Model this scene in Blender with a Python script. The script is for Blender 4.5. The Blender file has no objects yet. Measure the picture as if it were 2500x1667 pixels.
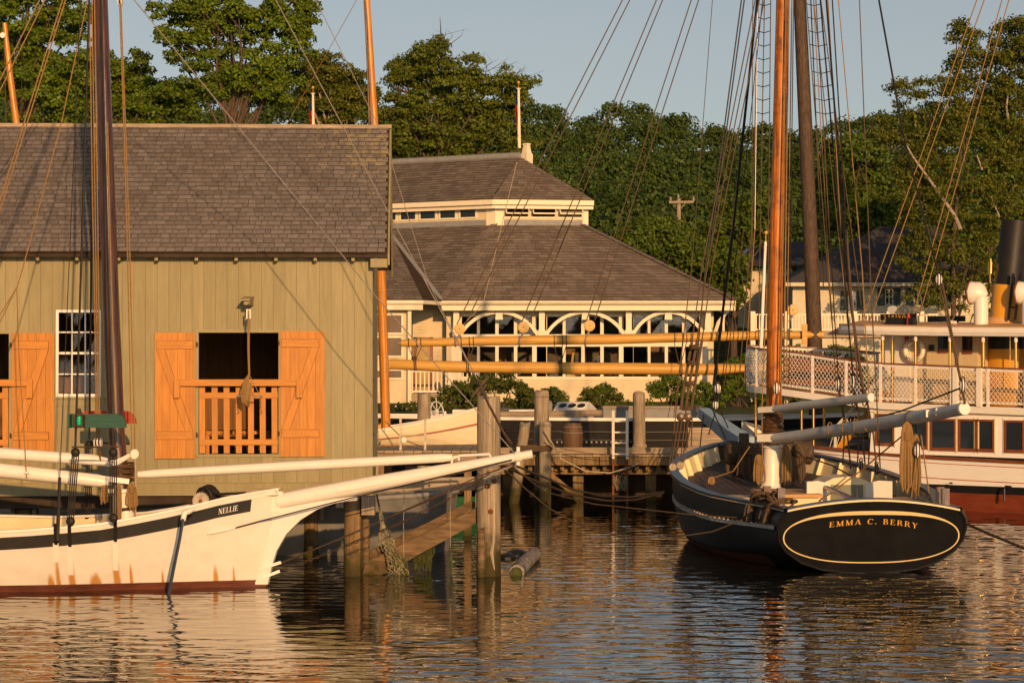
import bpy, bmesh, math, random
import numpy as np
from mathutils import Matrix, Vector

# ---------------------------------------------------------------- scene, camera, light
S = bpy.context.scene
COL = S.collection
random.seed(7)
RNG = np.random.default_rng(11)
F, HY, CH = 5500.0, 880.0, 3.5            # focal length and horizon row of a 2500 px wide frame, camera height above the water
cam = bpy.data.cameras.new('camera')
cam.sensor_width = 36.0
cam.lens = 36.0 * F / 2500.0
cam.shift_y = (HY - 833.5) / 2500.0
cam.clip_start = 0.5
cam.clip_end = 3000
camo = bpy.data.objects.new('camera', cam)
camo.location = (0, 0, CH)
camo.rotation_euler = (math.radians(90), 0, 0)
COL.objects.link(camo)
S.camera = camo
SUN_EL, SUN_AZ = math.radians(12.5), math.radians(13.0)     # low sun behind the camera, a little to its right
world = bpy.data.worlds.new('World')
S.world = world
world.use_nodes = True
wn = world.node_tree
wn.nodes.clear()
sky = wn.nodes.new('ShaderNodeTexSky')
sky.sky_type = 'NISHITA'
sky.sun_disc = False
sky.sun_elevation = SUN_EL
sky.sun_rotation = math.radians(180) - SUN_AZ
sky.air_density = 0.85
sky.dust_density = 1.0
sky.ozone_density = 0.5
bg = wn.nodes.new('ShaderNodeBackground')
bg.inputs['Strength'].default_value = 0.086
wo = wn.nodes.new('ShaderNodeOutputWorld')
hsv = wn.nodes.new('ShaderNodeHueSaturation')       # hazy evening air: a paler, greyer sky all round
hsv.inputs['Saturation'].default_value = 0.55
wn.links.new(sky.outputs[0], hsv.inputs['Color'])
wn.links.new(hsv.outputs[0], bg.inputs[0])
wn.links.new(bg.outputs[0], wo.inputs[0])
sun = bpy.data.lights.new('sun', 'SUN')
sun.energy = 5.0
sun.angle = math.radians(0.55)
sun.color = (1.0, 0.56, 0.235)
suno = bpy.data.objects.new('sun', sun)
sd = Vector((math.sin(SUN_AZ) * math.cos(SUN_EL), -math.cos(SUN_AZ) * math.cos(SUN_EL), math.sin(SUN_EL)))
suno.rotation_euler = sd.to_track_quat('Z', 'Y').to_euler()
suno.location = (10, -30, 30)
COL.objects.link(suno)
S.view_settings.view_transform = 'Standard'
S.view_settings.look = 'None'
S.view_settings.gamma = 1.0
S.view_settings.exposure = -0.1
S.render.engine = 'CYCLES'
S.cycles.max_bounces = 6
S.cycles.use_denoising = True

# ---------------------------------------------------------------- helpers
I4 = Matrix.Identity(4)
CAMP = Vector((0, 0, CH))
WM = {}


def P(px, py, d):
    """world point seen at photo pixel (px, py) at distance d along the view axis"""
    return Vector(((px - 1250) * d / F, d, CH - (py - HY) * d / F))


def hit(M, px, py, yl=0.0):
    """local point of frame M where the ray of a photo pixel meets the plane y = yl"""
    Mi = M.inverted()
    o = Mi @ CAMP
    dv = Mi.to_3x3() @ Vector(((px - 1250) / F, 1, -(py - HY) / F))
    t = (yl - o.y) / dv.y
    return o + dv * t


def frame(x, y, ang, z=0.0):
    return Matrix.Translation((x, y, z)) @ Matrix.Rotation(math.radians(ang), 4, 'Z')


class MB:
    def __init__(self, M=None):
        self.v, self.f, self.M = [], [], M or I4

    def add(self, vs, fs):
        n = len(self.v)
        self.v += [self.M @ Vector(p) for p in vs]
        self.f += [tuple(n + i for i in q) for q in fs]
        return self

    def box(self, a, b):
        x0, y0, z0 = a
        x1, y1, z1 = b
        if x1 < x0: x0, x1 = x1, x0
        if y1 < y0: y0, y1 = y1, y0
        if z1 < z0: z0, z1 = z1, z0
        return self.add([(x0, y0, z0), (x1, y0, z0), (x1, y1, z0), (x0, y1, z0), (x0, y0, z1), (x1, y0, z1), (x1, y1, z1), (x0, y1, z1)],
                        [(0, 3, 2, 1), (4, 5, 6, 7), (0, 1, 5, 4), (1, 2, 6, 5), (2, 3, 7, 6), (3, 0, 4, 7)])

    def cbox(self, c, s):
        return self.box([c[i] - s[i] / 2 for i in range(3)], [c[i] + s[i] / 2 for i in range(3)])

    def bar(self, p, q, w, h, up=(0, 0, 1), w2=None, h2=None):
        p, q = Vector(p), Vector(q)
        d = (q - p).normalized()
        up = Vector(up)
        s = d.cross(up)
        if s.length < 1e-4:
            s = d.cross(Vector((0, 1, 0)))
        s.normalize()
        u = s.cross(d)
        w2, h2 = w2 or w, h2 or h
        vs = []
        for (c, ww, hh) in ((p, w, h), (q, w2, h2)):
            for a, b in ((-1, -1), (1, -1), (1, 1), (-1, 1)):
                vs.append(c + s * (a * ww / 2) + u * (b * hh / 2))
        return self.add(vs, [(0, 3, 2, 1), (4, 5, 6, 7), (0, 1, 5, 4), (1, 2, 6, 5), (2, 3, 7, 6), (3, 0, 4, 7)])

    def tube(self, pts, r, n=6, cap=True):
        pts = [Vector(p) for p in pts]
        rs = list(r) if hasattr(r, '__len__') else [r] * len(pts)
        vs, fs = [], []
        ref = None
        for i, p in enumerate(pts):
            t = (pts[min(i + 1, len(pts) - 1)] - pts[max(i - 1, 0)])
            t = t.normalized() if t.length > 1e-9 else Vector((0, 0, 1))
            if ref is None:
                ref = t.cross(Vector((0, 0, 1)) if abs(t.z) < .9 else Vector((1, 0, 0)))
            s = (ref - t * ref.dot(t))
            s = s.normalized() if s.length > 1e-6 else t.orthogonal().normalized()
            ref = s
            u = t.cross(s)
            for k in range(n):
                a = 2 * math.pi * k / n
                vs.append(p + (s * math.cos(a) + u * math.sin(a)) * rs[i])
        for i in range(len(pts) - 1):
            for k in range(n):
                fs.append((i * n + k, i * n + (k + 1) % n, (i + 1) * n + (k + 1) % n, (i + 1) * n + k))
        if cap:
            fs.append(tuple(range(n))[::-1])
            fs.append(tuple(range((len(pts) - 1) * n, len(pts) * n)))
        return self.add(vs, fs)

    def lathe(self, prof, n=16, c=(0, 0, 0), axis='z'):
        vs, fs = [], []
        for (r, z) in prof:
            for k in range(n):
                a = 2 * math.pi * k / n
                x, y = r * math.cos(a), r * math.sin(a)
                q = (x, y, z) if axis == 'z' else ((x, z, y) if axis == 'y' else (z, x, y))
                vs.append((q[0] + c[0], q[1] + c[1], q[2] + c[2]))
        for i in range(len(prof) - 1):
            for k in range(n):
                fs.append((i * n + k, i * n + (k + 1) % n, (i + 1) * n + (k + 1) % n, (i + 1) * n + k))
        fs.append(tuple(range(n))[::-1])
        fs.append(tuple(range((len(prof) - 1) * n, len(prof) * n)))
        return self.add(vs, fs)

    def torus(self, c, R, r, ax=(0, 0, 1), n=16, m=6, sx=1.0):
        ax = Vector(ax).normalized()
        s = ax.orthogonal().normalized()
        u = ax.cross(s)
        vs, fs = [], []
        for i in range(n):
            a = 2 * math.pi * i / n
            d = s * math.cos(a) + u * math.sin(a)
            for j in range(m):
                b = 2 * math.pi * j / m
                vs.append(Vector(c) + d * (R + r * math.cos(b)) + ax * (r * math.sin(b)))
        for i in range(n):
            for j in range(m):
                fs.append((i * m + j, ((i + 1) % n) * m + j, ((i + 1) % n) * m + (j + 1) % m, i * m + (j + 1) % m))
        return self.add(vs, fs)

    def prism(self, poly, off):
        """poly: list of 3-D points, extruded by the vector off"""
        n = len(poly)
        off = Vector(off)
        vs = [Vector(p) for p in poly] + [Vector(p) + off for p in poly]
        fs = [tuple(range(n))[::-1], tuple(range(n, 2 * n))] + [(i, (i + 1) % n, n + (i + 1) % n, n + i) for i in range(n)]
        return self.add(vs, fs)

    def grid(self, rows, close=False):
        """rows: list of equal-length lists of points"""
        m = len(rows[0])
        vs = [p for r in rows for p in r]
        fs = []
        for i in range(len(rows) - 1):
            for j in range(m - 1 if not close else m):
                fs.append((i * m + j, i * m + (j + 1) % m, (i + 1) * m + (j + 1) % m, (i + 1) * m + j))
        return self.add(vs, fs)

    def ball(self, c, r, n=10, m=7):
        rx, ry, rz = r if hasattr(r, '__len__') else (r, r, r)
        rows = []
        for i in range(m + 1):
            a = math.pi * i / m
            rows.append([(c[0] + rx * math.sin(a) * math.cos(2 * math.pi * k / n), c[1] + ry * math.sin(a) * math.sin(2 * math.pi * k / n), c[2] + rz * math.cos(a)) for k in range(n)])
        return self.grid(rows, True)

    def mesh(self, name, smooth=False):
        me = bpy.data.meshes.new(name)
        me.from_pydata([tuple(v) for v in self.v], [], self.f)
        bm = bmesh.new()
        bm.from_mesh(me)
        bmesh.ops.recalc_face_normals(bm, faces=bm.faces)
        bm.to_mesh(me)
        bm.free()
        if smooth:
            me.polygons.foreach_set('use_smooth', [True] * len(me.polygons))
            try:
                me.set_sharp_from_angle(angle=math.radians(38))
            except Exception:
                pass
        return me


def props(o, label=None, cat=None, group=None, kind=None):
    if label: o['label'] = label
    if cat: o['category'] = cat
    if group: o['group'] = group
    if kind: o['kind'] = kind
    return o


def thing(name, label, cat, loc=(0, 0, 0), group=None):
    o = bpy.data.objects.new(name, None)
    COL.objects.link(o)
    o.location = loc
    o.empty_display_size = 0.2
    WM[o] = Matrix.Translation(loc)
    return props(o, label, cat, group)


def obj(name, mb, mt, parent=None, smooth=False, kind=None, label=None, cat=None, group=None):
    me = mb.mesh(name, smooth) if isinstance(mb, MB) else mb
    if mt is not None and not me.materials:
        me.materials.append(mt)
    o = bpy.data.objects.new(name, me)
    COL.objects.link(o)
    WM[o] = I4
    if parent is not None:
        o.parent = parent
        o.matrix_parent_inverse = WM[parent].inverted()
    return props(o, label, cat, group, kind)


def piece(name, me, Mw, parent):
    """a repeated piece that shares mesh data, placed by its world matrix"""
    o = bpy.data.objects.new(name, me)
    COL.objects.link(o)
    o.parent = parent
    o.matrix_parent_inverse = WM[parent].inverted()
    o.matrix_basis = Mw
    WM[o] = Mw
    return o


def copy_thing(root, offset, label, rot=0.0):
    """copy a thing with its parts and sub-parts and move it"""
    r = root.copy()
    COL.objects.link(r)
    r.location = root.location + Vector(offset)
    r.rotation_euler.z = rot
    r['label'] = label
    def rec(a, b):
        for ch in KIDS.get(a, list(a.children)):
            c = ch.copy()
            COL.objects.link(c)
            c.parent = b
            rec(ch, c)
    rec(root, r)
    return r


KIDS = {}


def sag(p, q, s, n=10):
    p, q = Vector(p), Vector(q)
    return [p.lerp(q, i / n) + Vector((0, 0, -4 * s * (i / n) * (1 - i / n))) for i in range(n + 1)]


def lerp_tab(tab, x):
    if x <= tab[0][0]: return tab[0][1]
    for (a, u), (b, v) in zip(tab, tab[1:]):
        if x <= b:
            return u + (v - u) * (x - a) / (b - a)
    return tab[-1][1]


# ---------------------------------------------------------------- materials
def mat(name, col, var=0.15, scale=5.0, rough=0.6, bump=0.15, stretch=(1, 1, 1), spec=0.3, metal=0.0, rnd=0.0, grime=0.0, grime_col=None,
        gscale=0.7, isl=0.0, coat=0.0, bdist=0.01, hue=0.0, trans=0.0):
    m = bpy.data.materials.new(name)
    m.use_nodes = True
    nt = m.node_tree
    N, L = nt.nodes, nt.links
    b = N['Principled BSDF']
    b.inputs['Roughness'].default_value = rough
    b.inputs['Metallic'].default_value = metal
    b.inputs['Specular IOR Level'].default_value = spec
    b.inputs['Coat Weight'].default_value = coat
    b.inputs['Coat Roughness'].default_value = 0.15
    tc = N.new('ShaderNodeTexCoord')
    mp = N.new('ShaderNodeMapping')
    mp.inputs['Scale'].default_value = stretch
    L.new(tc.outputs['Object'], mp.inputs[0])
    src = mp.outputs[0]
    if rnd:
        oi = N.new('ShaderNodeObjectInfo')
        ad = N.new('ShaderNodeVectorMath'); ad.operation = 'ADD'
        sc = N.new('ShaderNodeMath'); sc.operation = 'MULTIPLY'; sc.inputs[1].default_value = 37.0
        L.new(oi.outputs['Random'], sc.inputs[0])
        L.new(mp.outputs[0], ad.inputs[0]); L.new(sc.outputs[0], ad.inputs[1])
        src = ad.outputs[0]
    ns = N.new('ShaderNodeTexNoise')
    ns.inputs['Scale'].default_value = scale
    ns.inputs['Detail'].default_value = 7
    ns.inputs['Roughness'].default_value = 0.62
    L.new(src, ns.inputs['Vector'])
    cr = N.new('ShaderNodeValToRGB')
    cr.color_ramp.elements[0].position = 0.3
    cr.color_ramp.elements[1].position = 0.7
    c0 = [max(0, c * (1 - var)) for c in col]
    c1 = [min(1, c * (1 + var)) for c in col]
    cr.color_ramp.elements[0].color = (*c0, 1)
    cr.color_ramp.elements[1].color = (*c1, 1)
    L.new(ns.outputs['Fac'], cr.inputs[0])
    out = cr.outputs[0]
    if grime:
        n2 = N.new('ShaderNodeTexNoise'); n2.inputs['Scale'].default_value = gscale; n2.inputs['Detail'].default_value = 5
        L.new(tc.outputs['Object'], n2.inputs['Vector'])
        r2 = N.new('ShaderNodeMapRange')
        r2.inputs[1].default_value = 0.48; r2.inputs[2].default_value = 0.72
        r2.inputs[3].default_value = 0.0; r2.inputs[4].default_value = grime
        L.new(n2.outputs['Fac'], r2.inputs[0])
        mx = N.new('ShaderNodeMixRGB'); mx.inputs[2].default_value = (*(grime_col or [c * .45 for c in col]), 1)
        L.new(r2.outputs[0], mx.inputs[0]); L.new(out, mx.inputs[1])
        out = mx.outputs[0]
    if rnd or isl:
        val = None
        if rnd:
            a = N.new('ShaderNodeMapRange'); a.inputs[3].default_value = 1 - rnd; a.inputs[4].default_value = 1 + rnd
            L.new(oi.outputs['Random'], a.inputs[0]); val = a.outputs[0]
        if isl:
            g = N.new('ShaderNodeNewGeometry')
            a2 = N.new('ShaderNodeMapRange'); a2.inputs[3].default_value = 1 - isl; a2.inputs[4].default_value = 1 + isl
            L.new(g.outputs['Random Per Island'], a2.inputs[0])
            if val:
                mu = N.new('ShaderNodeMath'); mu.operation = 'MULTIPLY'
                L.new(val, mu.inputs[0]); L.new(a2.outputs[0], mu.inputs[1]); val = mu.outputs[0]
            else:
                val = a2.outputs[0]
            if hue:
                wn_ = N.new('ShaderNodeTexWhiteNoise'); wn_.noise_dimensions = '1D'
                L.new(g.outputs['Random Per Island'], wn_.inputs['W'])
                a3 = N.new('ShaderNodeMapRange'); a3.inputs[3].default_value = 0.5 - hue; a3.inputs[4].default_value = 0.5 + hue
                L.new(wn_.outputs['Value'], a3.inputs[0])
                hs2 = N.new('ShaderNodeHueSaturation'); L.new(a3.outputs[0], hs2.inputs['Hue']); L.new(out, hs2.inputs['Color'])
                out = hs2.outputs[0]
        hs = N.new('ShaderNodeHueSaturation')
        L.new(val, hs.inputs['Value']); L.new(out, hs.inputs['Color'])
        out = hs.outputs[0]
    L.new(out, b.inputs['Base Color'])
    if bump:
        bp = N.new('ShaderNodeBump'); bp.inputs['Strength'].default_value = bump; bp.inputs['Distance'].default_value = bdist
        L.new(ns.outputs['Fac'], bp.inputs['Height']); L.new(bp.outputs[0], b.inputs['Normal'])
    m['out'] = 1
    return m


def glassy(name, col, rough=0.05, spec=0.6):
    m = bpy.data.materials.new(name); m.use_nodes = True
    b = m.node_tree.nodes['Principled BSDF']
    b.inputs['Base Color'].default_value = (*col, 1); b.inputs['Roughness'].default_value = rough
    b.inputs['Specular IOR Level'].default_value = spec
    return m


def pane_mat(name, rough=0.02):
    m = bpy.data.materials.new(name); m.use_nodes = True
    nt = m.node_tree; N, L = nt.nodes, nt.links
    N.remove(N['Principled BSDF'])
    tr = N.new('ShaderNodeBsdfTransparent'); tr.inputs[0].default_value = (.86, .9, .88, 1)
    gl = N.new('ShaderNodeBsdfGlossy'); gl.inputs['Roughness'].default_value = rough
    fr = N.new('ShaderNodeFresnel'); fr.inputs[0].default_value = 1.5
    mx = N.new('ShaderNodeMixShader')
    L.new(fr.outputs[0], mx.inputs[0]); L.new(tr.outputs[0], mx.inputs[1]); L.new(gl.outputs[0], mx.inputs[2])
    L.new(mx.outputs[0], N['Material Output'].inputs[0])
    return m


VZ, HX = (9, 9, .6), (.6, 9, 9)
M = {}
M['olive'] = mat('olive_paint', (.272, .238, .130), .12, 3, .62, .12, (6, 6, .5), .25, rnd=.07, grime=.35, grime_col=(.19, .17, .10), gscale=.8)
M['orange_wood'] = mat('orange_stained_pine', (.46, .19, .028), .2, 2.2, .5, .12, (14, 14, .8), .3, rnd=.08, grime=.25, grime_col=(.33, .105, .022), gscale=3)
M['orange_wood_h'] = mat('orange_stained_pine_rail', (.46, .19, .028), .2, 2.2, .5, .12, (.8, 14, 14), .3, rnd=.06)
M['shingle'] = mat('weathered_slate_shingle', (.155, .125, .118), .28, 9, .75, .3, (1, 1, 1), .25, rnd=.22, isl=.3, grime=.35, grime_col=(.10, .075, .055), gscale=1.1)
M['wood_grey'] = mat('weathered_grey_wood', (.33, .265, .20), .35, 3, .8, .5, VZ, .15, rnd=.1, grime=.4, grime_col=(.16, .115, .08), gscale=2.5)
M['wood_grey_h'] = mat('weathered_grey_timber', (.30, .24, .17), .35, 3, .8, .5, HX, .15, rnd=.12, grime=.35, grime_col=(.15, .11, .07), gscale=2)
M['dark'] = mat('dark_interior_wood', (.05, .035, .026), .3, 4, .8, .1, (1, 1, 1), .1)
M['white'] = mat('white_marine_paint', (.74, .70, .63), .05, 4, .38, .06, (1, 1, 1), .4, grime=.12, grime_col=(.6, .52, .4), gscale=2)
M['white_trim'] = mat('white_trim_paint', (.74, .71, .64), .05, 4, .45, .06, (1, 1, 1), .35, rnd=.03)
M['cream'] = mat('cream_paint', (.72, .60, .36), .07, 3, .5, .08, (1, 1, 1), .3, grime=.15, gscale=2)
M['black_paint'] = mat('black_hull_paint', (.012, .012, .014), .3, 3, .32, .1, (1, 1, 1), .45, grime=.25, grime_col=(.03, .026, .024), gscale=2)
M['black_gloss'] = mat('glossy_black_paint', (.008, .008, .009), .3, 3, .3, .03, (1, 1, 1), .4)
M['navy_rail'] = mat('dark_blue_rail_paint', (.02, .032, .06), .25, 5, .35, .1, (1, 1, 1), .5)
M['red_bottom'] = mat('red_antifouling', (.12, .036, .022), .35, 5, .6, .2, (.5, 1, 2), .3, grime=.5, grime_col=(.06, .03, .02), gscale=3)
M['varnish'] = mat('varnished_spruce', (.50, .19, .012), .45, 2.5, .38, .08, (12, 12, .5), .35, coat=.15)
M['varnish_h'] = mat('varnished_boom', (.52, .29, .06), .32, 2.5, .45, .15, (.25, 14, 14), .3, coat=.1)
M['mast_dark'] = mat('dark_oiled_mast', (.065, .024, .013), .8, 2.2, .3, .3, (10, 10, .5), .5, coat=.5)
M['mast_orange'] = mat('orange_varnished_mast', (.42, .125, .006), .75, 2.4, .42, .15, (12, 12, .35), .3, coat=.12, grime=.8, grime_col=(.10, .022, .003), gscale=4)
M['mast_old'] = mat('weathered_dark_mast', (.075, .05, .034), .6, 4, .7, .4, (8, 8, 1.2), .2)
M['rope'] = mat('tan_manila_rope', (.25, .155, .065), .3, 30, .85, .4, (1, 1, 3), .1)
M['rope_pale'] = mat('pale_weathered_rope', (.36, .30, .22), .25, 30, .85, .4, (1, 1, 3), .1)
M['rope_dark'] = mat('dark_brown_rope', (.10, .068, .042), .3, 30, .85, .3, (1, 1, 3), .1)
M['tar'] = mat('tarred_black_rope', (.016, .014, .013), .3, 20, .6, .3, (1, 1, 1), .3)
M['wire'] = mat('galvanised_wire', (.22, .2, .18), .2, 20, .5, .1, (1, 1, 1), .4)
M['iron'] = mat('rusty_iron', (.055, .035, .026), .5, 15, .7, .3, (1, 1, 1), .3)
M['rust'] = mat('orange_rust', (.17, .06, .02), .4, 15, .8, .3, (1, 1, 1), .15)
M['block_wood'] = mat('pale_ash_block', (.55, .36, .13), .15, 6, .45, .1, (1, 1, 1), .35)
M['grey_paint'] = mat('pale_grey_spar_paint', (.52, .53, .51), .06, 4, .42, .06, (1, 1, 1), .35, grime=.15, gscale=3)
M['glass'] = glassy('dark_window_glass', (.012, .014, .016), .04, .6)
M['pane'] = pane_mat('clear_pane')
M['deck'] = mat('grey_brown_deck', (.10, .075, .058), .2, 4, .7, .1, (8, .6, 1), .2)
M['teal'] = mat('green_board_paint', (.025, .085, .062), .25, 5, .55, .15, (.6, 6, 6), .3)
M['red_paint'] = mat('red_board_paint', (.36, .035, .015), .2, 5, .5, .1, (1, 1, 1), .35)
M['green_glass'] = glassy('green_lens', (.0, .42, .2), .1)
M['yellow'] = mat('buff_funnel_paint', (.62, .30, .025), .06, 3, .28, .03, (1, 1, 1), .5)
M['brass'] = mat('polished_brass', (.75, .42, .1), .1, 6, .22, .02, (1, 1, 1), .5, metal=1)
M['mahogany'] = mat('varnished_mahogany', (.20, .06, .022), .3, 4, .3, .05, (1, 1, 4), .5, coat=.4)
M['tan_canvas'] = mat('tan_canvas_roof', (.52, .30, .13), .12, 4, .7, .1, (1, 1, 1), .2)
M['gold'] = mat('gold_leaf_paint', (.62, .33, .06), .1, 8, .4, .02, (1, 1, 1), .4)
M['siding'] = mat('cream_clapboard', (.58, .495, .325), .06, 3, .6, .05, (1, 1, 1), .25)
M['roof_far'] = mat('grey_brown_shingle', (.162, .135, .115), .35, 14, .8, .35, (1, 3, 3), .2, isl=.25, grime=.5, grime_col=(.225, .175, .135), gscale=.35)
M['roof_dark'] = mat('dark_asphalt_shingle', (.055, .052, .055), .3, 14, .8, .3, (1, 4, 4), .2, grime=.3, gscale=.5)
M['lead'] = mat('grey_lead_flashing', (.22, .22, .22), .15, 5, .6, .1, (1, 1, 1), .3)
M['weed'] = mat('green_slimy_weed', (.05, .06, .016), .5, 14, .7, .4, (1, 1, 1), .3)
M['net'] = mat('old_pale_net', (.24, .21, .14), .5, 9, .9, .4, (1, 1, 1), .1, grime=.8, grime_col=(.06, .075, .015), gscale=2)
M['hoop'] = mat('oiled_mast_hoop', (.085, .045, .02), .4, 8, .35, .1, (1, 1, 1), .5)

# ---------------------------------------------------------------- serif lettering, drawn as strokes
def _arc(cx, cy, rx, ry, a0, a1, thick, thin, n=14):
    """strip along an ellipse, thick where it runs upright"""
    out = []
    pts = []
    for i in range(n + 1):
        a = math.radians(a0 + (a1 - a0) * i / n)
        t = thin + (thick - thin) * abs(math.cos(a))
        pts.append(((cx + rx * math.cos(a), cy + ry * math.sin(a)), (cx + (rx - t) * math.cos(a), cy + (ry - min(t, thin * 1.3)) * math.sin(a))))
    for (o0, i0), (o1, i1) in zip(pts, pts[1:]):
        out.append([o0, o1, i1, i0])
    return out


def _st(x0, y0, x1, y1, w):
    return [[(x0 - w / 2, y0), (x0 + w / 2, y0), (x1 + w / 2, y1), (x1 - w / 2, y1)]]


def _r(x0, y0, x1, y1): return [[(x0, y0), (x1, y0), (x1, y1), (x0, y1)]]


TK_, TN_ = .17, .07


def _sf(x, w=.34):
    return _r(x - w / 2, 0, x + w / 2, .055) + _r(x - w / 2, .945, x + w / 2, 1)


GLY = {
    'I': (.40, _st(.2, 0, .2, 1, TK_) + _sf(.2)),
    'E': (.72, _st(.17, 0, .17, 1, TK_) + _r(0, 0, .64, .06) + _r(0, .94, .6, 1) + _r(.2, .47, .48, .53) + _r(.45, .38, .5, .62) + [[(.58, .0), (.66, 0), (.68, .26), (.63, .26)]] + [[(.55, 1), (.61, 1), (.62, .76), (.57, .76)]]),
    'L': (.66, _st(.17, 0, .17, 1, TK_) + _sf(.17) + _r(.1, 0, .6, .06) + [[(.54, 0), (.61, 0), (.63, .28), (.58, .28)]]),
    'N': (.86, _st(.13, 0, .13, 1, TN_) + _st(.70, 0, .70, 1, TN_) + _st(.66, 0, .16, 1, .19) + _r(.0, 0, .27, .055) + _r(.0, .945, .2, 1) + _r(.56, .945, .84, 1)),
    'M': (1.02, _st(.14, 0, .14, 1, TN_) + _st(.84, 0, .84, 1, TK_) + _st(.48, 0, .17, 1, .18) + _st(.48, 0, .8, 1, .08) + _r(.0, 0, .28, .055) + _r(.68, 0, 1.0, .055) + _r(.0, .945, .2, 1) + _r(.78, .945, 1.0, 1)),
    'A': (.86, _st(.12, 0, .42, 1, .075) + _st(.72, 0, .42, 1, .18) + _r(.2, .3, .62, .36) + _r(-.01, 0, .25, .055) + _r(.56, 0, .86, .055)),
    'B': (.76, _st(.17, 0, .17, 1, TK_) + _r(.02, 0, .4, .06) + _r(.02, .94, .38, 1) + _r(.2, .49, .4, .55) + _arc(.36, .765, .28, .235, -90, 90, .16, .06) + _arc(.38, .265, .32, .265, -90, 90, .17, .06)),
    'R': (.82, _st(.17, 0, .17, 1, TK_) + _r(.02, 0, .34, .055) + _r(.02, .94, .38, 1) + _r(.2, .46, .4, .52) + _arc(.36, .735, .30, .265, -90, 90, .16, .06) + _st(.72, 0, .42, .5, .18) + _r(.62, 0, .84, .055)),
    'C': (.82, _arc(.44, .5, .42, .52, 48, 312, .19, .06, 22) + [[(.72, .66), (.76, .66), (.76, 1.0), (.7, .9)]]),
    'Y': (.80, _st(.40, 0, .40, .48, TK_) + _st(.42, .44, .13, 1, .18) + _st(.42, .44, .68, 1, .07) + _r(.26, 0, .54, .055) + _r(-.02, .945, .28, 1) + _r(.56, .945, .82, 1)),
    'S': (.64, _arc(.31, .74, .25, .26, 20, 265, .13, .06) + _arc(.31, .26, .27, .27, 85, -165, .15, .06) + [[(.5, .72), (.54, .72), (.55, .98), (.5, .94)]]),
    'O': (.90, _arc(.44, .5, .42, .52, 0, 360, .19, .06, 28)),
    'T': (.74, _st(.36, 0, .36, 1, TK_) + _r(.2, 0, .52, .055) + _r(.0, .94, .72, 1) + _r(.0, .74, .05, 1) + _r(.67, .74, .72, 1)),
    '.': (.26, _r(.05, 0, .2, .15)), ' ': (.42, []),
}


def lettering(text, to3d, height, track=.06):
    """to3d(x, y) places a point of the flat text (x runs from 0 along the line) in space; returns a mesh builder and the length"""
    mb = MB()
    x = 0.0
    for ch in text:
        w, polys = GLY[ch]
        for q in polys:
            mb.add([to3d((x + a) * height, c * height) for a, c in q], [tuple(range(len(q)))])
        x += w + track
    return mb, x * height


def text_len(text, height, track=.06):
    return sum(GLY[c][0] + track for c in text) * height

def tide_mat(name, base, stretch=VZ, z0=.25, z1=.75):
    """pile wood with a band of tidal growth near the water"""
    m = mat(name, base, .5, 3, .8, .6, stretch, .15, rnd=.08, grime=.45, grime_col=[c * .45 for c in base], gscale=2.5)
    N, L = m.node_tree.nodes, m.node_tree.links
    b = N['Principled BSDF']
    old = b.inputs['Base Color'].links[0].from_socket
    g = N.new('ShaderNodeNewGeometry')
    sx = N.new('ShaderNodeSeparateXYZ'); L.new(g.outputs['Position'], sx.inputs[0])
    n = N.new('ShaderNodeTexNoise'); n.inputs['Scale'].default_value = 5; n.inputs['Detail'].default_value = 6
    L.new(g.outputs['Position'], n.inputs['Vector'])
    a = N.new('ShaderNodeMath'); a.operation = 'MULTIPLY_ADD'; a.inputs[1].default_value = -0.9
    L.new(n.outputs['Fac'], a.inputs[0]); L.new(sx.outputs['Z'], a.inputs[2])
    r = N.new('ShaderNodeMapRange'); r.inputs[1].default_value = z0 - .45; r.inputs[2].default_value = z1 - .45
    r.inputs[3].default_value = 1; r.inputs[4].default_value = 0
    L.new(a.outputs[0], r.inputs[0])
    c2 = N.new('ShaderNodeValToRGB'); c2.color_ramp.elements[0].color = (.022, .017, .008, 1); c2.color_ramp.elements[1].color = (.075, .065, .02, 1)
    L.new(n.outputs['Fac'], c2.inputs[0])
    mx = N.new('ShaderNodeMixRGB'); L.new(r.outputs[0], mx.inputs[0]); L.new(old, mx.inputs[1]); L.new(c2.outputs[0], mx.inputs[2])
    L.new(mx.outputs[0], b.inputs['Base Color'])
    return m


M['pile'] = tide_mat('weathered_pile_wood', (.29, .235, .165), (13, 13, .45), .3, .85)
M['pile_tan'] = tide_mat('treated_pile_wood', (.20, .135, .068), z0=.1, z1=.6)
M['brace'] = tide_mat('brown_brace_wood', (.15, .10, .055), (.8, 9, 5), 0, .3)

# ---------------------------------------------------------------- water
wm = bpy.data.materials.new('harbour_water'); wm.use_nodes = True
b_ = wm.node_tree.nodes['Principled BSDF']
b_.inputs['Base Color'].default_value = (.008, .0075, .005, 1)
b_.inputs['Roughness'].default_value = .015
b_.inputs['IOR'].default_value = 1.75
b_.inputs['Specular IOR Level'].default_value = .5
tcw = wm.node_tree.nodes.new('ShaderNodeTexCoord')
mpw = wm.node_tree.nodes.new('ShaderNodeMapping'); mpw.inputs['Scale'].default_value = (1.6, 5.0, 1)
nw = wm.node_tree.nodes.new('ShaderNodeTexNoise'); nw.inputs['Scale'].default_value = 1.5; nw.inputs['Detail'].default_value = 3
bw = wm.node_tree.nodes.new('ShaderNodeBump'); bw.inputs['Strength'].default_value = .08; bw.inputs['Distance'].default_value = .012
wm.node_tree.links.new(tcw.outputs['Object'], mpw.inputs[0]); wm.node_tree.links.new(mpw.outputs[0], nw.inputs['Vector'])
wm.node_tree.links.new(nw.outputs['Fac'], bw.inputs['Height']); wm.node_tree.links.new(bw.outputs[0], b_.inputs['Normal'])


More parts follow.
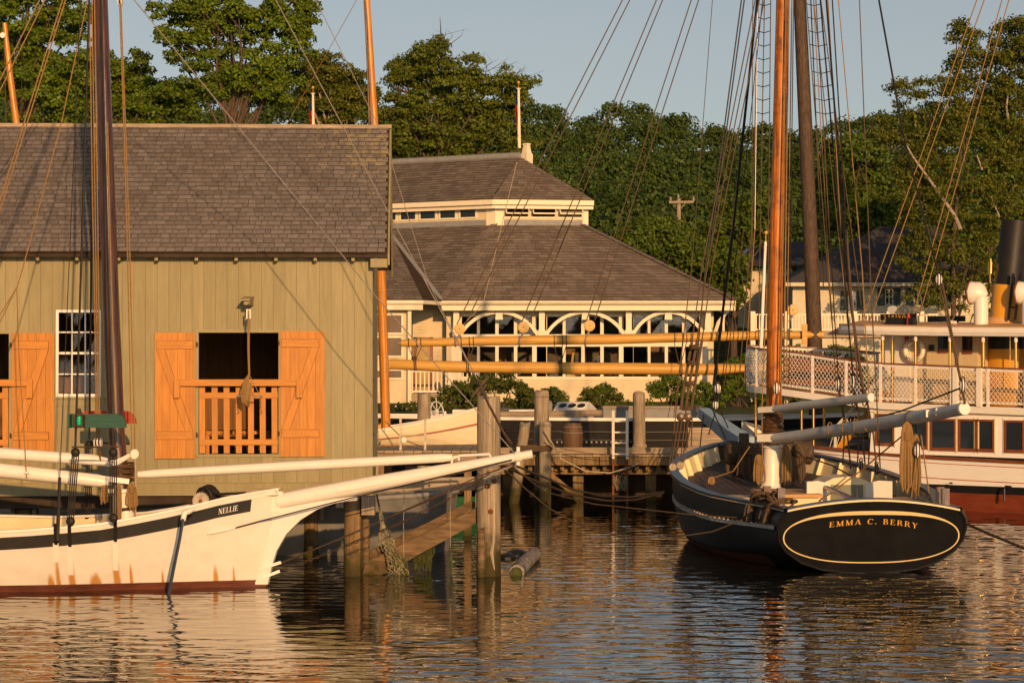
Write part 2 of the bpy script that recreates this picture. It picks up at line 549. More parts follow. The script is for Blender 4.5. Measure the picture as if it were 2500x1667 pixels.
def water():
    ys = [21.0]
    while ys[-1] < 64:
        ys.append(ys[-1] + .022 + (ys[-1] - 21) * .0016)
    ys = np.array(ys)
    ncol = 420
    t = np.linspace(-1, 1, ncol)
    Y = np.repeat(ys[:, None], ncol, 1)
    X = t[None, :] * (Y * .2273 * 1.08 + 4.5)
    rng = np.random.default_rng(3)
    Z = np.zeros_like(X)
    ncomp = 72
    env = .75 + .45 * np.sin(X * .31 + 1.3 * np.sin(Y * .17)) * np.sin(Y * .23 + .8) + .25 * np.sin(X * .83 - Y * .41)
    env = np.clip(env, .25, 1.5)
    for i in range(ncomp):
        lam = .085 * (.75 / .085) ** rng.random()
        th = rng.normal(0, .30) + (math.pi if rng.random() < .3 else 0)
        k = 2 * math.pi / lam
        slope = .0110 * (lam / .3) ** .12
        amp = slope / k
        ph = rng.random() * 6.283
        wob = .35 * np.sin(X * (.5 + rng.random()) / lam * .5 + rng.random() * 6) 
        Z += amp * np.sin(k * (np.sin(th) * X + np.cos(th) * Y) + ph + wob)
    calm = np.clip(1.0 - (Y - 33) * .012, .5, 1.0)
    Z *= env * calm
    # keep the sheet level at its rim
    n, m_ = Y.shape
    co = np.stack([X, Y, Z], -1).reshape(-1, 3)
    idx = np.arange(n * m_).reshape(n, m_)
    q = np.stack([idx[:-1, :-1], idx[:-1, 1:], idx[1:, 1:], idx[1:, :-1]], -1).reshape(-1, 4)
    # still outer water, as four sheets butted against the rippled one
    base = len(co)
    xa, xb = X[0, 0], X[-1, 0]
    extra = np.array([[-160, -60, 0], [160, -60, 0], [X[0, 0], 21, 0], [X[0, -1], 21, 0], [X[-1, 0], ys[-1], 0], [X[-1, -1], ys[-1], 0],
                      [-160, 90, 0], [160, 90, 0]], float)
    ex = [(0, 1, 3, 2), (0, 2, 4, 6), (1, 7, 5, 3), (6, 4, 5, 7)]
    co = np.concatenate([co, extra])
    q = np.concatenate([q, np.array(ex) + base])
    me = bpy.data.meshes.new('water')
    me.vertices.add(len(co)); me.vertices.foreach_set('co', co.astype(np.float32).ravel())
    me.loops.add(q.size); me.loops.foreach_set('vertex_index', q.ravel().astype(np.int32))
    me.polygons.add(len(q)); me.polygons.foreach_set('loop_start', np.arange(0, q.size, 4, dtype=np.int32))
    me.polygons.foreach_set('loop_total', np.full(len(q), 4, np.int32))
    me.update(calc_edges=True)
    me.polygons.foreach_set('use_smooth', np.ones(len(q), bool))
    me.update()
    return obj('water', me, wm, kind='structure')


water()

# ---------------------------------------------------------------- land behind the wharf, and the wooded hill
M['grass'] = mat('lawn_and_earth', (.07, .075, .025), .4, 2, .9, .3, (1, 1, 1), .1)
land = MB()
rows = []
for y in (68, 80, 100, 131, 138, 152, 166, 186, 210, 235, 260, 400, 900):
    z = lerp_tab([(68, 1.0), (80, 1.5), (131, 1.8), (138, 5), (166, 11), (186, 15), (210, 19.5), (235, 24.5), (260, 25.5), (400, 24), (900, 12)], y)
    rows.append([(x * (1 + y / 300), y, z * (1 + .04 * math.sin(x * .21 + y * .05)) if y > 131 else z) for x in range(-90, 91, 10)])
land.grid(rows)
land.add([(-117, 68, 1.0), (117, 68, 1.0), (117, 68, -2), (-117, 68, -2)], [(0, 1, 2, 3)])
obj('ground', land, M['grass'], kind='structure', smooth=True)

# ---------------------------------------------------------------- the shed on piles
_c = P(908, 1209, 38.6)
MS = frame(_c.x, _c.y, 2.4)


def sx(px, off=0.0): return hit(MS, px, 880, -off).x
def sz(py, off=0.0): return hit(MS, 600, py, -off).z


SHED = thing('boat_shed', 'olive green wooden shed on piles with orange shutters and a slate grey shingle roof', 'shed', (_c.x, _c.y, 0))
SL, SD = -9.6, 5.0
z_bot, z_tab, z_eave = sz(1209), sz(1178), sz(612)
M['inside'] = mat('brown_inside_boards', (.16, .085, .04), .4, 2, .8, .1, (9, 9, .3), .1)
op_door = (sx(485), sx(680), sz(1108), sz(812))
op_left = (sx(-175), sx(22), sz(1110), sz(815))
op_win = (sx(142), sx(243), sz(962), sz(762))
OPS = [op_door, op_left, op_win]


def cut_boxes(x0, x1, z0, z1, y0, y1, mb):
    xs = sorted({x0, x1, *[e for o in OPS for e in o[:2] if x0 < e < x1]})
    for a, c in zip(xs, xs[1:]):
        segs = [(z0, z1)]
        m_ = (a + c) / 2
        for o in OPS:
            if o[0] < m_ < o[1]:
                ns = []
                for (p, q) in segs:
                    if o[2] > p: ns.append((p, min(q, o[2])))
                    if o[3] < q: ns.append((max(p, o[3]), q))
                segs = ns
        for (p, q) in segs:
            mb.box((a, y0, p), (c, y1, q))


bw_ = .1975
x = -.105
obj('corner_board', MB(MS).box((-.1, -.012, z_tab), (.012, .06, z_eave + .05)), M['olive'], SHED)
while x > SL:
    mb = MB(MS)
    jit = random.uniform(0, .003)
    cut_boxes(x - bw_ + .0035, x, z_tab + .004, z_eave + .05, -.004 + jit, .022, mb)
    for i in range(0, len(mb.v), 8):
        q = MB(); q.v = mb.v[i:i + 8]; q.f = mb.f[:6]
        obj('wall_board', q, M['olive'], SHED)
    x -= bw_
# backing behind the boards, base board, floor and the other walls
mb = MB(MS); cut_boxes(SL, 0, z_tab, z_eave + .05, .024, .07, mb); obj('wall_backing', mb, mat('groove_olive', (.15, .13, .075), .1), SHED)
obj('base_board', MB(MS).box((SL, -.02, z_bot), (.014, .07, z_tab - .004)), M['olive'], SHED)
obj('base_ledge', MB(MS).box((SL, -.035, z_tab - .003), (.02, -.002, z_tab + .006)), M['olive'], SHED)
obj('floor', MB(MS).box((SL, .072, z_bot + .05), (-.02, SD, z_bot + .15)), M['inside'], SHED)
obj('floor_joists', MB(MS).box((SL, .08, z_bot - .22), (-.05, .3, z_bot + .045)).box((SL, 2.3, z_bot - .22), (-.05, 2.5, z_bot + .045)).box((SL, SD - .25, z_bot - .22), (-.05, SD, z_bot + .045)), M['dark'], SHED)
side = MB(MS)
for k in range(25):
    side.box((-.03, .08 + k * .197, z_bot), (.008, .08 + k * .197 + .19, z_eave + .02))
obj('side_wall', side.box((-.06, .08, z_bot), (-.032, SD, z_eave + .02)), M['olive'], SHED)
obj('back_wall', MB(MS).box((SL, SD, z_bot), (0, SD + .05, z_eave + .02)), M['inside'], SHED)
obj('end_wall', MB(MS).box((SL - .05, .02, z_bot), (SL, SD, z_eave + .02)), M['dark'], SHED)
for (yy, zz) in ((.9, 2.4), (2.4, 3.2), (3.2, 2.7)):
    pass
# roof
OV = .3
ze_top = hit(MS, 600, 616, -OV).z           # drip edge
zr_top = hit(MS, 600, 308, SD / 2).z        # ridge
XR = hit(MS, 956, 300, SD / 2).x
dy, dz = SD / 2 + OV, zr_top - ze_top
rl = math.hypot(dy, dz)
ang = math.atan2(dz, dy)
for sgn in (0, 1):
    mb = MB(MS)
    th = .05
    if sgn == 0:
        q = [(-OV + .02, ze_top - .035), (SD / 2, zr_top - .035)]
    else:
        q = [(SD + OV, ze_top - .035), (SD / 2, zr_top - .035)]
    (ya, za), (yb, zb) = q
    mb.add([(SL - .3, ya, za), (XR - .03, ya, za), (XR - .03, yb, zb), (SL - .3, yb, zb), (SL - .3, ya, za - th), (XR - .03, ya, za - th), (XR - .03, yb, zb - th), (SL - .3, yb, zb - th)],
           [(0, 1, 2, 3), (4, 5, 6, 7), (0, 1, 5, 4), (1, 2, 6, 5), (3, 2, 6, 7), (0, 3, 7, 4)])
    obj('roof_deck', mb, M['dark'], SHED)
gab = MB(MS); gab.prism([(-.02, .02, z_eave), (-.02, SD, z_eave), (-.02, SD / 2, zr_top - .12)], (.03, 0, 0)); gab.prism([(SL, .02, z_eave), (SL, SD, z_eave), (SL, SD / 2, zr_top - .12)], (.03, 0, 0))
obj('gable_wall', gab, M['olive'], SHED)
SHM = mat('lichen_shingle', (.172, .155, .152), .22, 9, .75, .3, (1, 1, 1), .25, rnd=.16, isl=.2, grime=.3, grime_col=(.10, .075, .055), gscale=1.0)
# pale lichen growing near the ridge at the gable end
nt = SHM.node_tree; N_, L_ = nt.nodes, nt.links
bs = N_['Principled BSDF']; old = bs.inputs['Base Color'].links[0].from_socket
g_ = N_.new('ShaderNodeNewGeometry'); no = N_.new('ShaderNodeTexNoise'); no.inputs['Scale'].default_value = 5.5; no.inputs['Detail'].default_value = 8; no.inputs['Roughness'].default_value = .7
L_.new(g_.outputs['Position'], no.inputs['Vector'])
cpos = P(915, 345, 40.6)
di = N_.new('ShaderNodeVectorMath'); di.operation = 'DISTANCE'; di.inputs[1].default_value = cpos
L_.new(g_.outputs['Position'], di.inputs[0])
rr = N_.new('ShaderNodeMapRange'); rr.inputs[1].default_value = 0; rr.inputs[2].default_value = 2.6; rr.inputs[3].default_value = .43; rr.inputs[4].default_value = .70
L_.new(di.outputs['Value'], rr.inputs[0])
gt = N_.new('ShaderNodeMath'); gt.operation = 'SUBTRACT'; L_.new(no.outputs['Fac'], gt.inputs[0]); L_.new(rr.outputs[0], gt.inputs[1])
r3 = N_.new('ShaderNodeMapRange'); r3.inputs[1].default_value = .0; r3.inputs[2].default_value = .12; r3.inputs[3].default_value = 0; r3.inputs[4].default_value = .75
L_.new(gt.outputs[0], r3.inputs[0])
mx = N_.new('ShaderNodeMixRGB'); mx.inputs[2].default_value = (.34, .28, .15, 1); L_.new(r3.outputs[0], mx.inputs[0]); L_.new(old, mx.inputs[1]); L_.new(mx.outputs[0], bs.inputs['Base Color'])

NR = 30
ex = rl / NR
MR = MS @ Matrix.Translation((0, -OV, ze_top)) @ Matrix.Rotation(ang, 4, 'X')      # roof plane: x along eave, y up the slope, z out
var = []
for k in range(5):
    w = .5
    a = random.uniform(-.03, .03)
    m_ = MB().add([(-w, -.006 + a * .12, .0), (w, -.006 - a * .12, .0), (w, ex * 1.35, -.014), (-w, ex * 1.35, -.014),
                   (-w, -.006 + a * .12, .022), (w, -.006 - a * .12, .022), (w, ex * 1.35, -.004), (-w, ex * 1.35, -.004)],
                  [(0, 3, 2, 1), (4, 5, 6, 7), (0, 1, 5, 4), (1, 2, 6, 5), (2, 3, 7, 6), (3, 0, 4, 7)])
    var.append(m_)
vme = [v.mesh('shingle') for v in var]
SHB = mat('moss_and_gap_shade', (.09, .065, .035), .3, 8, .9, .2)  # butt faces painted dark: moss plus the shade of the course gap
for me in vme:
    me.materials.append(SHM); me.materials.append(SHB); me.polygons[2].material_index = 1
rest = MB(MR)
cnt = 0
for r in range(NR):
    x = XR - .05 - (0 if r % 2 else .03)
    while x > SL - .25:
        w = random.choice((.10, .12, .14, .16, .19, .22)) * random.uniform(.94, 1.06)
        k = random.randrange(5)
        cx, g = x - w / 2, random.uniform(-.006, .006)
        lift = random.uniform(0, .006)
        pxx = 0
        if r < 7 and cnt < 300 and cx > -6.6:
            piece('shingle', vme[k], MR @ Matrix.Translation((cx, r * ex + g, lift)) @ Matrix.Diagonal((w - .009, 1, 1, 1)), SHED)
            cnt += 1
        else:
            rest.add([(cx + v[0] * (w - .009), r * ex + g + v[1], v[2] + lift) for v in var[k].v], var[k].f)
        x -= w
o = obj('shingle_field', rest, SHM, SHED, kind='stuff')
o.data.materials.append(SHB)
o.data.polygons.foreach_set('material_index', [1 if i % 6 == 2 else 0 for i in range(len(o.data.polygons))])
back = MB(MS).add([(SL - .3, SD + OV, ze_top), (XR - .05, SD + OV, ze_top), (XR - .05, SD / 2, zr_top), (SL - .3, SD / 2, zr_top)], [(0, 1, 2, 3)])
obj('back_roof', back, SHM, SHED)
obj('ridge_board', MB(MS).box((SL - .3, SD / 2 - .09, zr_top - .04), (XR, SD / 2 - .02, zr_top + .025)).box((SL - .3, SD / 2 - .02, zr_top + .005), (XR - .004, SD / 2 + .09, zr_top + .03)), M['wood_grey_h'], SHED)
rk = MB(MS)
for (ya, za, yb, zb) in ((-OV, ze_top, SD / 2, zr_top), (SD + OV, ze_top, SD / 2, zr_top)):
    rk.add([(XR - .035, ya, za - .21), (XR - .035, ya, za - .012), (XR - .035, yb, zb - .012), (XR - .035, yb, zb - .21), (XR, ya, za - .21), (XR, ya, za - .012), (XR, yb, zb - .012), (XR, yb, zb - .21)],
           [(0, 1, 2, 3), (4, 5, 6, 7), (0, 1, 5, 4), (1, 2, 6, 5), (2, 3, 7, 6), (3, 0, 4, 7)])
obj('rake_board', rk, M['olive'], SHED)
obj('eave_return', MB(MS).box((-.02, -OV + .05, ze_top - .25), (XR - .04, -.02, ze_top - .1)), M['olive'], SHED)
for px in (-5, 92, 188, 290, 382, 480, 577, 674, 770, 862):
    x = hit(MS, px, 628, -OV + .1).x
    obj('rafter_tail', MB(MS).box((x - .028, -OV + .06, ze_top - .14), (x + .028, .02, ze_top - .07)), M['olive'], SHED)

# window
wx0, wx1, wz0, wz1 = sx(137), sx(247), sz(968), sz(757)
WIN = obj('window', MB(MS).box((wx0, -.03, wz0), (wx0 + .045, .02, wz1)).box((wx1 - .045, -.03, wz0), (wx1, .02, wz1)).box((wx0 + .045, -.03, wz1 - .045), (wx1 - .045, .02, wz1)).box((wx0 + .045, -.03, wz0), (wx1 - .045, .02, wz0 + .05)), M['white_trim'], SHED)
obj('sill', MB(MS).box((wx0 - .06, -.055, wz0 - .035), (wx1 + .07, .0, wz0 - .003)), M['olive'], WIN)
obj('apron', MB(MS).box((wx0 - .02, -.02, wz0 - .16), (wx1 + .05, -.006, wz0 - .04)), M['olive'], WIN)
gx0, gx1, gz0, gz1 = wx0 + .045, wx1 - .045, wz0 + .05, wz1 - .045
zm = sz(862)
sash = MB(MS)
sash.box((gx0, -.02, zm - .02), (gx1, .012, zm + .02))
for k in (1, 2):
    x = gx0 + (gx1 - gx0) * k / 3
    sash.box((x - .011, -.012, gz0), (x + .011, .008, gz1))
for (a, c) in ((gz0, zm - .02), (zm + .02, gz1)):
    z = (a + c) / 2
    sash.box((gx0, -.011, z - .011), (gx1, .007, z + .011))
obj('sash_bars', sash, M['white_trim'], WIN)
for i in range(3):
    for j in range(4):
        zs = [gz0, (gz0 + zm) / 2, zm, (gz1 + zm) / 2, gz1]
        a, c = gx0 + (gx1 - gx0) * i / 3 + .012, gx0 + (gx1 - gx0) * (i + 1) / 3 - .012
        t1, t2 = random.uniform(-.002, .002), random.uniform(-.002, .002)
        obj('pane', MB(MS).add([(a, -.003 + t1, zs[j] + .012), (c, -.003 - t1 + t2, zs[j] + .012), (c, -.003 - t1, zs[j + 1] - .012), (a, -.003 + t1 + t2, zs[j + 1] - .012)], [(0, 1, 2, 3)]), M['pane'], WIN)
# opening trims
for o in (op_door, op_left):
    t = .045
    obj('opening_trim', MB(MS).box((o[0] - t, -.012, o[2] - .02), (o[0], .09, o[3] + t)).box((o[1], -.012, o[2] - .02), (o[1] + t, .09, o[3] + t)).box((o[0], -.012, o[3]), (o[1], .09, o[3] + t)).box((o[0] - t, -.03, o[2] - .05), (o[1] + t, .12, o[2] - .005)), M['olive'], SHED)


M['edge_shade'] = mat('dark_red_edge_shade', (.19, .055, .016), .2, 6, .7, .05)  # dark red plates painted as the shadow gap round battens and braces


def shutter(px0, px1, py0, py1, flip):
    x0, x1, z0, z1 = sx(px0, .05), sx(px1, .05), sz(py1, .05), sz(py0, .05)
    n = 5
    back = MB(MS).box((x0 + .004, -.03, z0 + .004), (x1 - .004, -.014, z1 - .004))
    sh = obj('shutter', back, M['orange_wood'], SHED)
    ws = [random.uniform(.85, 1.15) for _ in range(n)]
    tot = sum(ws); x = x0
    for w in ws:
        w = w / tot * (x1 - x0)
        obj('plank', MB(MS).box((x + .002, -.05 - random.uniform(0, .002), z0), (x + w - .002, -.031, z1)), M['orange_wood'], sh)
        x += w
    h = z1 - z0; wd = x1 - x0
    ba, bc = (x0 + .03, x1 - .035) if not flip else (x0 + .03, x1 - .1)
    bh = .13
    zt, zl = z1 - h * .066, z0 + h * .215
    zt_b = z1 - h * .066 - bh
    for zz in (zt - bh / 2, zl - bh / 2):
        bt_ = obj('batten', MB(MS).box((ba, -.074, zz - bh / 2), (bc, -.0525, zz + bh / 2)), M['orange_wood_h'], sh)
        obj('batten_shadow_line', MB(MS).box((ba - .007, -.0545, zz - bh / 2 - .007), (bc + .007, -.0528, zz + bh / 2 + .007)), M['edge_shade'], bt_)
        nl_ = MB(MS)
        for q in range(12):
            nl_.lathe([(.006, -.0765), (.006, -.073)], 6, (ba + (bc - ba) * (q + .5) / 12, 0, zz + random.uniform(-.04, .04)), 'y')
        obj('nail_heads', nl_, M['iron'], bt_, kind='stuff')
    a, c = ((ba, bc) if not flip else (bc, ba))
    sg = 1 if not flip else -1
    w2 = .13 * sg
    br = MB(MS)
    za_, zb_ = zt_b - .004, zl + .004 - .0
    br.prism([(a, -.0525, za_), (a + w2, -.0525, za_), (c, -.0525, zb_), (c - w2, -.0525, zb_)], (0, -.02, 0))
    bo_ = obj('brace', br, M['orange_wood'], sh)
    obj('brace_shadow_line', MB(MS).prism([(a - .007 * sg, -.0526, za_), (a + w2 + .007 * sg, -.0526, za_), (c + .007 * sg, -.0526, zb_), (c - w2 - .007 * sg, -.0526, zb_)], (0, -.0015, 0)), M['edge_shade'], bo_)
    # hinge hooks on the side of the opening
    xh = x1 + .03 if not flip else x0 - .03
    if flip and px0 > 600 or not flip: pass
    for zz in (zt - .06, zl - .06):
        obj('hinge', MB(MS).box((xh - .012, -.035, zz - .04), (xh + .018, -.006, zz + .03)).tube([(xh, -.05, zz - .04), (xh, -.05, zz + .05)], .008), M['iron'], sh)
    return sh


shutter(378, 476, 812, 1119, False)
shutter(684, 793, 808, 1115, True)
shutter(29, 133, 813, 1120, True)


def gate(x0, x1, zt, zb_, zu, zl, n):
    g = obj('picket_gate', MB(MS).box((x0, -.012, zu - .05), (x1, .012, zu + .05)), M['orange_wood_h'], SHED)
    obj('rail', MB(MS).box((x0, -.014, zl - .05), (x1, .01, zl + .05)), M['orange_wood_h'], g)
    for k in range(n):
        x = x0 + .05 + (x1 - x0 - .1) * k / (n - 1)
        x += random.uniform(-.008, .008)
        obj('picket', MB(MS).add([(x - .05, .014, zb_), (x + .05, .014, zb_), (x + .05, .034, zb_), (x - .05, .034, zb_), (x - .055, .014, zt), (x + .045, .014, zt), (x + .045, .034, zt), (x - .055, .034, zt)],
                                 [(0, 3, 2, 1), (4, 5, 6, 7), (0, 1, 5, 4), (1, 2, 6, 5), (2, 3, 7, 6), (3, 0, 4, 7)]), M['orange_wood'], g)


gate(op_door[0] + .01, op_door[1] - .01, sz(943), sz(1106), sz(965), sz(1079), 7)
gate(op_left[0] + .01, op_left[1] - .01, sz(943), sz(1106), sz(965), sz(1079), 7)
for (a, c, p, q) in ((425, 738, 432, 731), (-260, 80, -250, 73)):
    br = obj('cross_bar', MB(MS).box((sx(a, .1), -.13, sz(942, .1)), (sx(c, .1), -.08, sz(926, .1))), M['orange_wood_h'], SHED)
    for xx in (p, q):
        x = sx(xx, .1)
        obj('bar_bracket', MB(MS).box((x - .05, -.16, sz(971, .1)), (x + .05, -.133, sz(925, .1))).box((x - .05, -.132, sz(971, .1)), (x + .05, -.076, sz(945, .1))), M['orange_wood'], br)
# hoisting beam over the door
bm_ = MB(MS)
xb0, xb1 = sx(573, .3), sx(606, .3)
bm_.prism([(xb1 - .02, -.02, sz(722)), (xb1 + .02, -.02, sz(722)), (xb1 + .02, -.02, sz(760)), (xb1 - .02, -.02, sz(760))], (-.13, -.42, 0))
obj('hoist_beam', MB(MS).bar((sx(612), 0, sz(738)), (sx(612) - .03, -.5, sz(738)), .1, .11), M['olive'], SHED)
obj('beam_hood', MB(MS).prism([(sx(612) + .06, .0, sz(727)), (sx(612) - .09, 0, sz(727)), (sx(612) - .14, -.56, sz(736)), (sx(612) + .03, -.56, sz(736))], (0, 0, .025)), M['olive'], SHED)
# little iron hooks on the side wall
for zz in (sz(683), sz(835), sz(930), sz(1063)):
    obj('wall_hook', MB(MS).box((.008, .25, zz - .03), (.04, .3, zz + .03)), M['iron'], SHED)

# hanging tackle in the doorway
hx, hy = sx(607, .5), -.5
TK = thing('hoisting_tackle', 'hoisting tackle of a white block, tan rope and iron hooks hanging in the shed doorway', 'tackle', MS @ Vector((hx, hy, sz(768, .5))))
obj('block', MB(MS).box((hx - .038, hy - .03, sz(778, .5)), (hx - .018, hy + .03, sz(757, .5))).box((hx + .018, hy - .03, sz(778, .5)), (hx + .038, hy + .03, sz(757, .5))).box((hx - .04, hy - .03, sz(757, .5)), (hx + .04, hy + .03, sz(755, .5))), M['white'], TK)
obj('hook_eye', MB(MS).tube([(hx, hy, sz(755, .5)), (hx, hy, sz(741, .5))], .012), M['iron'], TK)
z5 = lambda p: sz(p, .5)
obj('rope', MB(MS).tube([(hx - .008, hy, z5(765)), (hx - .012, hy, z5(850)), (hx + .005, hy, z5(915))], .012).tube([(hx + .012, hy, z5(765)), (hx + .006, hy, z5(850)), (hx + .016, hy, z5(915))], .012), M['rope'], TK)
co = MB(MS)
for k in range(7):
    o = (k - 3) * .012
    co.tube([(hx + .01, hy, z5(912)), (hx - .04 + o, hy - .02 + abs(o), z5(928)), (hx - .07 + o * 1.6, hy - .03, z5(960 + 3 * k)), (hx - .05 + o * 1.6, hy - .03, z5(982 + 2 * k)), (hx - .02 + o, hy - .04, z5(975 + k)), (hx + .02 + o, hy - .03, z5(935))], .011, 5)
obj('rope_coil', co, M['rope'], TK, smooth=True)
obj('spreader', MB(MS).tube([(sx(576, .5), hy, z5(967)), (sx(642, .5), hy, z5(967))], .013).tube([(hx + .01, hy, z5(915)), (sx(581, .5), hy, z5(967))], .006).tube([(hx + .01, hy, z5(915)), (sx(636, .5), hy, z5(967))], .006), M['wire'], TK)
ch = MB(MS)
for k in range(5):
    for xx in (580, 636):
        ch.torus((sx(xx, .5), hy, z5(971 + k * 6)), .016, .005, (1, .2, 0) if k % 2 else (.2, 1, 0), 8, 4)
obj('hook_chain', ch, M['iron'], TK)
hk = MB(MS)
for xx in (580, 636):
    c = sx(xx, .5); z = z5(1003)
    hk.tube([(c, hy, z + .02), (c + .01, hy, z), (c + .022, hy, z - .03), (c + .006, hy, z - .05), (c - .018, hy, z - .035)], .008)
obj('hook', hk, M['iron'], TK)

# goods stored inside, seen through the pickets
def barrel(mb, c, r, h, lay=False, n=16):
    pr = [(r * .8, 0), (r * .93, h * .2), (r, h * .5), (r * .93, h * .8), (r * .8, h)]
    if lay: mb.lathe([(a, z - h / 2) for a, z in pr], n, (c[0], c[1], c[2] + r), 'x')
    else: mb.lathe(pr, n, c, 'z')
    return mb


zf = z_bot + .152
cask = thing('stored_cask', 'dark old cask lying behind the picket gate inside the shed', 'cask', MS @ Vector((sx(610), 1.2, zf)))
obj('staves', barrel(MB(MS), (sx(612), 1.3, zf), .32, .8, True), M['mast_old'], cask, smooth=True)
obj('hoops', MB(MS).torus((sx(612) - .2, 1.3, zf + .32), .318, .012, (1, 0, 0), 20, 4).torus((sx(612) + .2, 1.3, zf + .32), .318, .012, (1, 0, 0), 20, 4), M['iron'], cask)
ch_ = thing('work_bench', 'wooden work bench with shelf inside the shed behind the pickets', 'bench', MS @ Vector((sx(540), 2.6, zf)))
obj('bench_top', MB(MS).box((sx(470), 2.2, zf + .82), (sx(640), 2.9, zf + .88)), M['orange_wood_h'], ch_)
obj('shelf', MB(MS).box((sx(470), 2.25, zf + .35), (sx(640), 2.85, zf + .39)), M['orange_wood_h'], ch_)
for xx in (476, 634):
    obj('leg', MB(MS).box((sx(xx) - .04, 2.22, zf), (sx(xx) + .04, 2.3, zf + .817)), M['orange_wood'], ch_)
bx_ = thing('stored_crate', 'rough slatted crate on the shed floor beside the cask', 'crate', MS @ Vector((sx(520), 1.0, zf)))
for k in range(4):
    obj('slat', MB(MS).box((sx(492), .9, zf + .02 + k * .11), (sx(548), .92, zf + .1 + k * .11)), M['wood_grey_h'], bx_)
obj('crate_body', MB(MS).box((sx(493), .922, zf), (sx(547), 1.4, zf + .44)), M['mast_old'], bx_)
# piles carrying the shed
k = 0
for (px, d, lab) in ((60, 39.2, 'stout timber pile under the shed beside the sloop boom'), (452, 39.0, 'stout timber pile under the shed behind the sloop windlass'), (760, 40.5, 'shaded timber pile under the shed behind the bowsprit knee')):
    p = P(px, 880, d)
    t = thing('shed_pile', lab, 'pile', (p.x, p.y, -1), 'piles under the shed')
    obj('shaft', MB().lathe([(.15, -2.0), (.15, 0), (.145, 1.0), (.14, z_bot - .225)], 12, (p.x, p.y, 0)), M['pile_tan'], t, smooth=True)
    obj('sheathing', MB().bar((p.x - .19, p.y, z_bot - .45), (p.x - .19, p.y, z_bot - .23), .07, .2).bar((p.x + .19, p.y, z_bot - .55), (p.x + .19, p.y, z_bot - .23), .07, .2), M['wood_grey'], t)

# ---------------------------------------------------------------- white sloop in front of the shed
_s = P(650, 1431, 34.93)
MN = frame(_s.x, _s.y, -6.0)
NEL = thing('white_sloop', 'white oyster sloop with a black sheer band and long bowsprit in front of the shed', 'sailboat', (_s.x, _s.y, 0))
NLEN = 9.8


def nb(u): return max(.045, 1.78 * math.sin(min(1, u / .52) * math.pi / 2) ** .78 * (1 - .18 * max(0, (u - .6) / .4) ** 2))
def nbw(u): return max(.03, 1.52 * math.sin(min(1, u / .62) * math.pi / 2) ** 1.15 * (1 - .2 * max(0, (u - .65) / .35) ** 2))


_pts = []
for (px, py) in ((680, 1196), (600, 1209), (530, 1223), (450, 1244), (360, 1262), (270, 1280), (150, 1291), (0, 1302)):
    yl = 0.0
    for _ in range(8):
        h = hit(MN, px, py, yl)
        u_ = max(0, (.2 - h.x) / (NLEN + .2))
        yl = -nb(u_)
    _pts.append((u_, h.z))
_pts += [(.7, _pts[-1][1] + .03), (1.0, _pts[-1][1] + .22)]


def nzr(u): return lerp_tab(_pts, u)


def nstem(z): return .0 + .20 * max(0, z) / 1.45 - .15 * max(0, -z)


def nhull(u, z, side=-1, out=0.0):
    zr = nzr(u)
    b, w = nb(u), nbw(u)
    if z >= 0:
        y = w + (b - w) * (z / zr) ** .75
    else:
        y = w * max(0.02, 1 - (z / -.7) ** 2) ** .6
    xs = nstem(z)
    x = xs - u * (NLEN + xs)
    return Vector((x, side * (y + out), z))


def onhull(px, py, out=0.0):
    """hull parameter (u, z) under a photo pixel, near side"""
    yl = -1.0
    for _ in range(12):
        h = hit(MN, px, py, yl)
        xs = nstem(h.z)
        u = max(0, (xs - h.x) / (NLEN + xs))
        yl = nhull(u, min(h.z, nzr(u)), -1, out).y
    return u, h.z


US = [0, .008, .02, .035, .055, .08, .11, .15, .19, .24, .29, .34, .4, .46, .52, .6, .7, .85, 1.0]


def nstrip(z0f, z1f, out, us=US, n=3, sides=(-1, 1)):
    mb = MB(MN)
    for s in sides:
        rows = []
        for u in us:
            a, b = z0f(u), z1f(u)
            rows.append([nhull(u, a + (b - a) * k / n, s, out) for k in range(n + 1)])
        mb.grid(rows)
    return mb


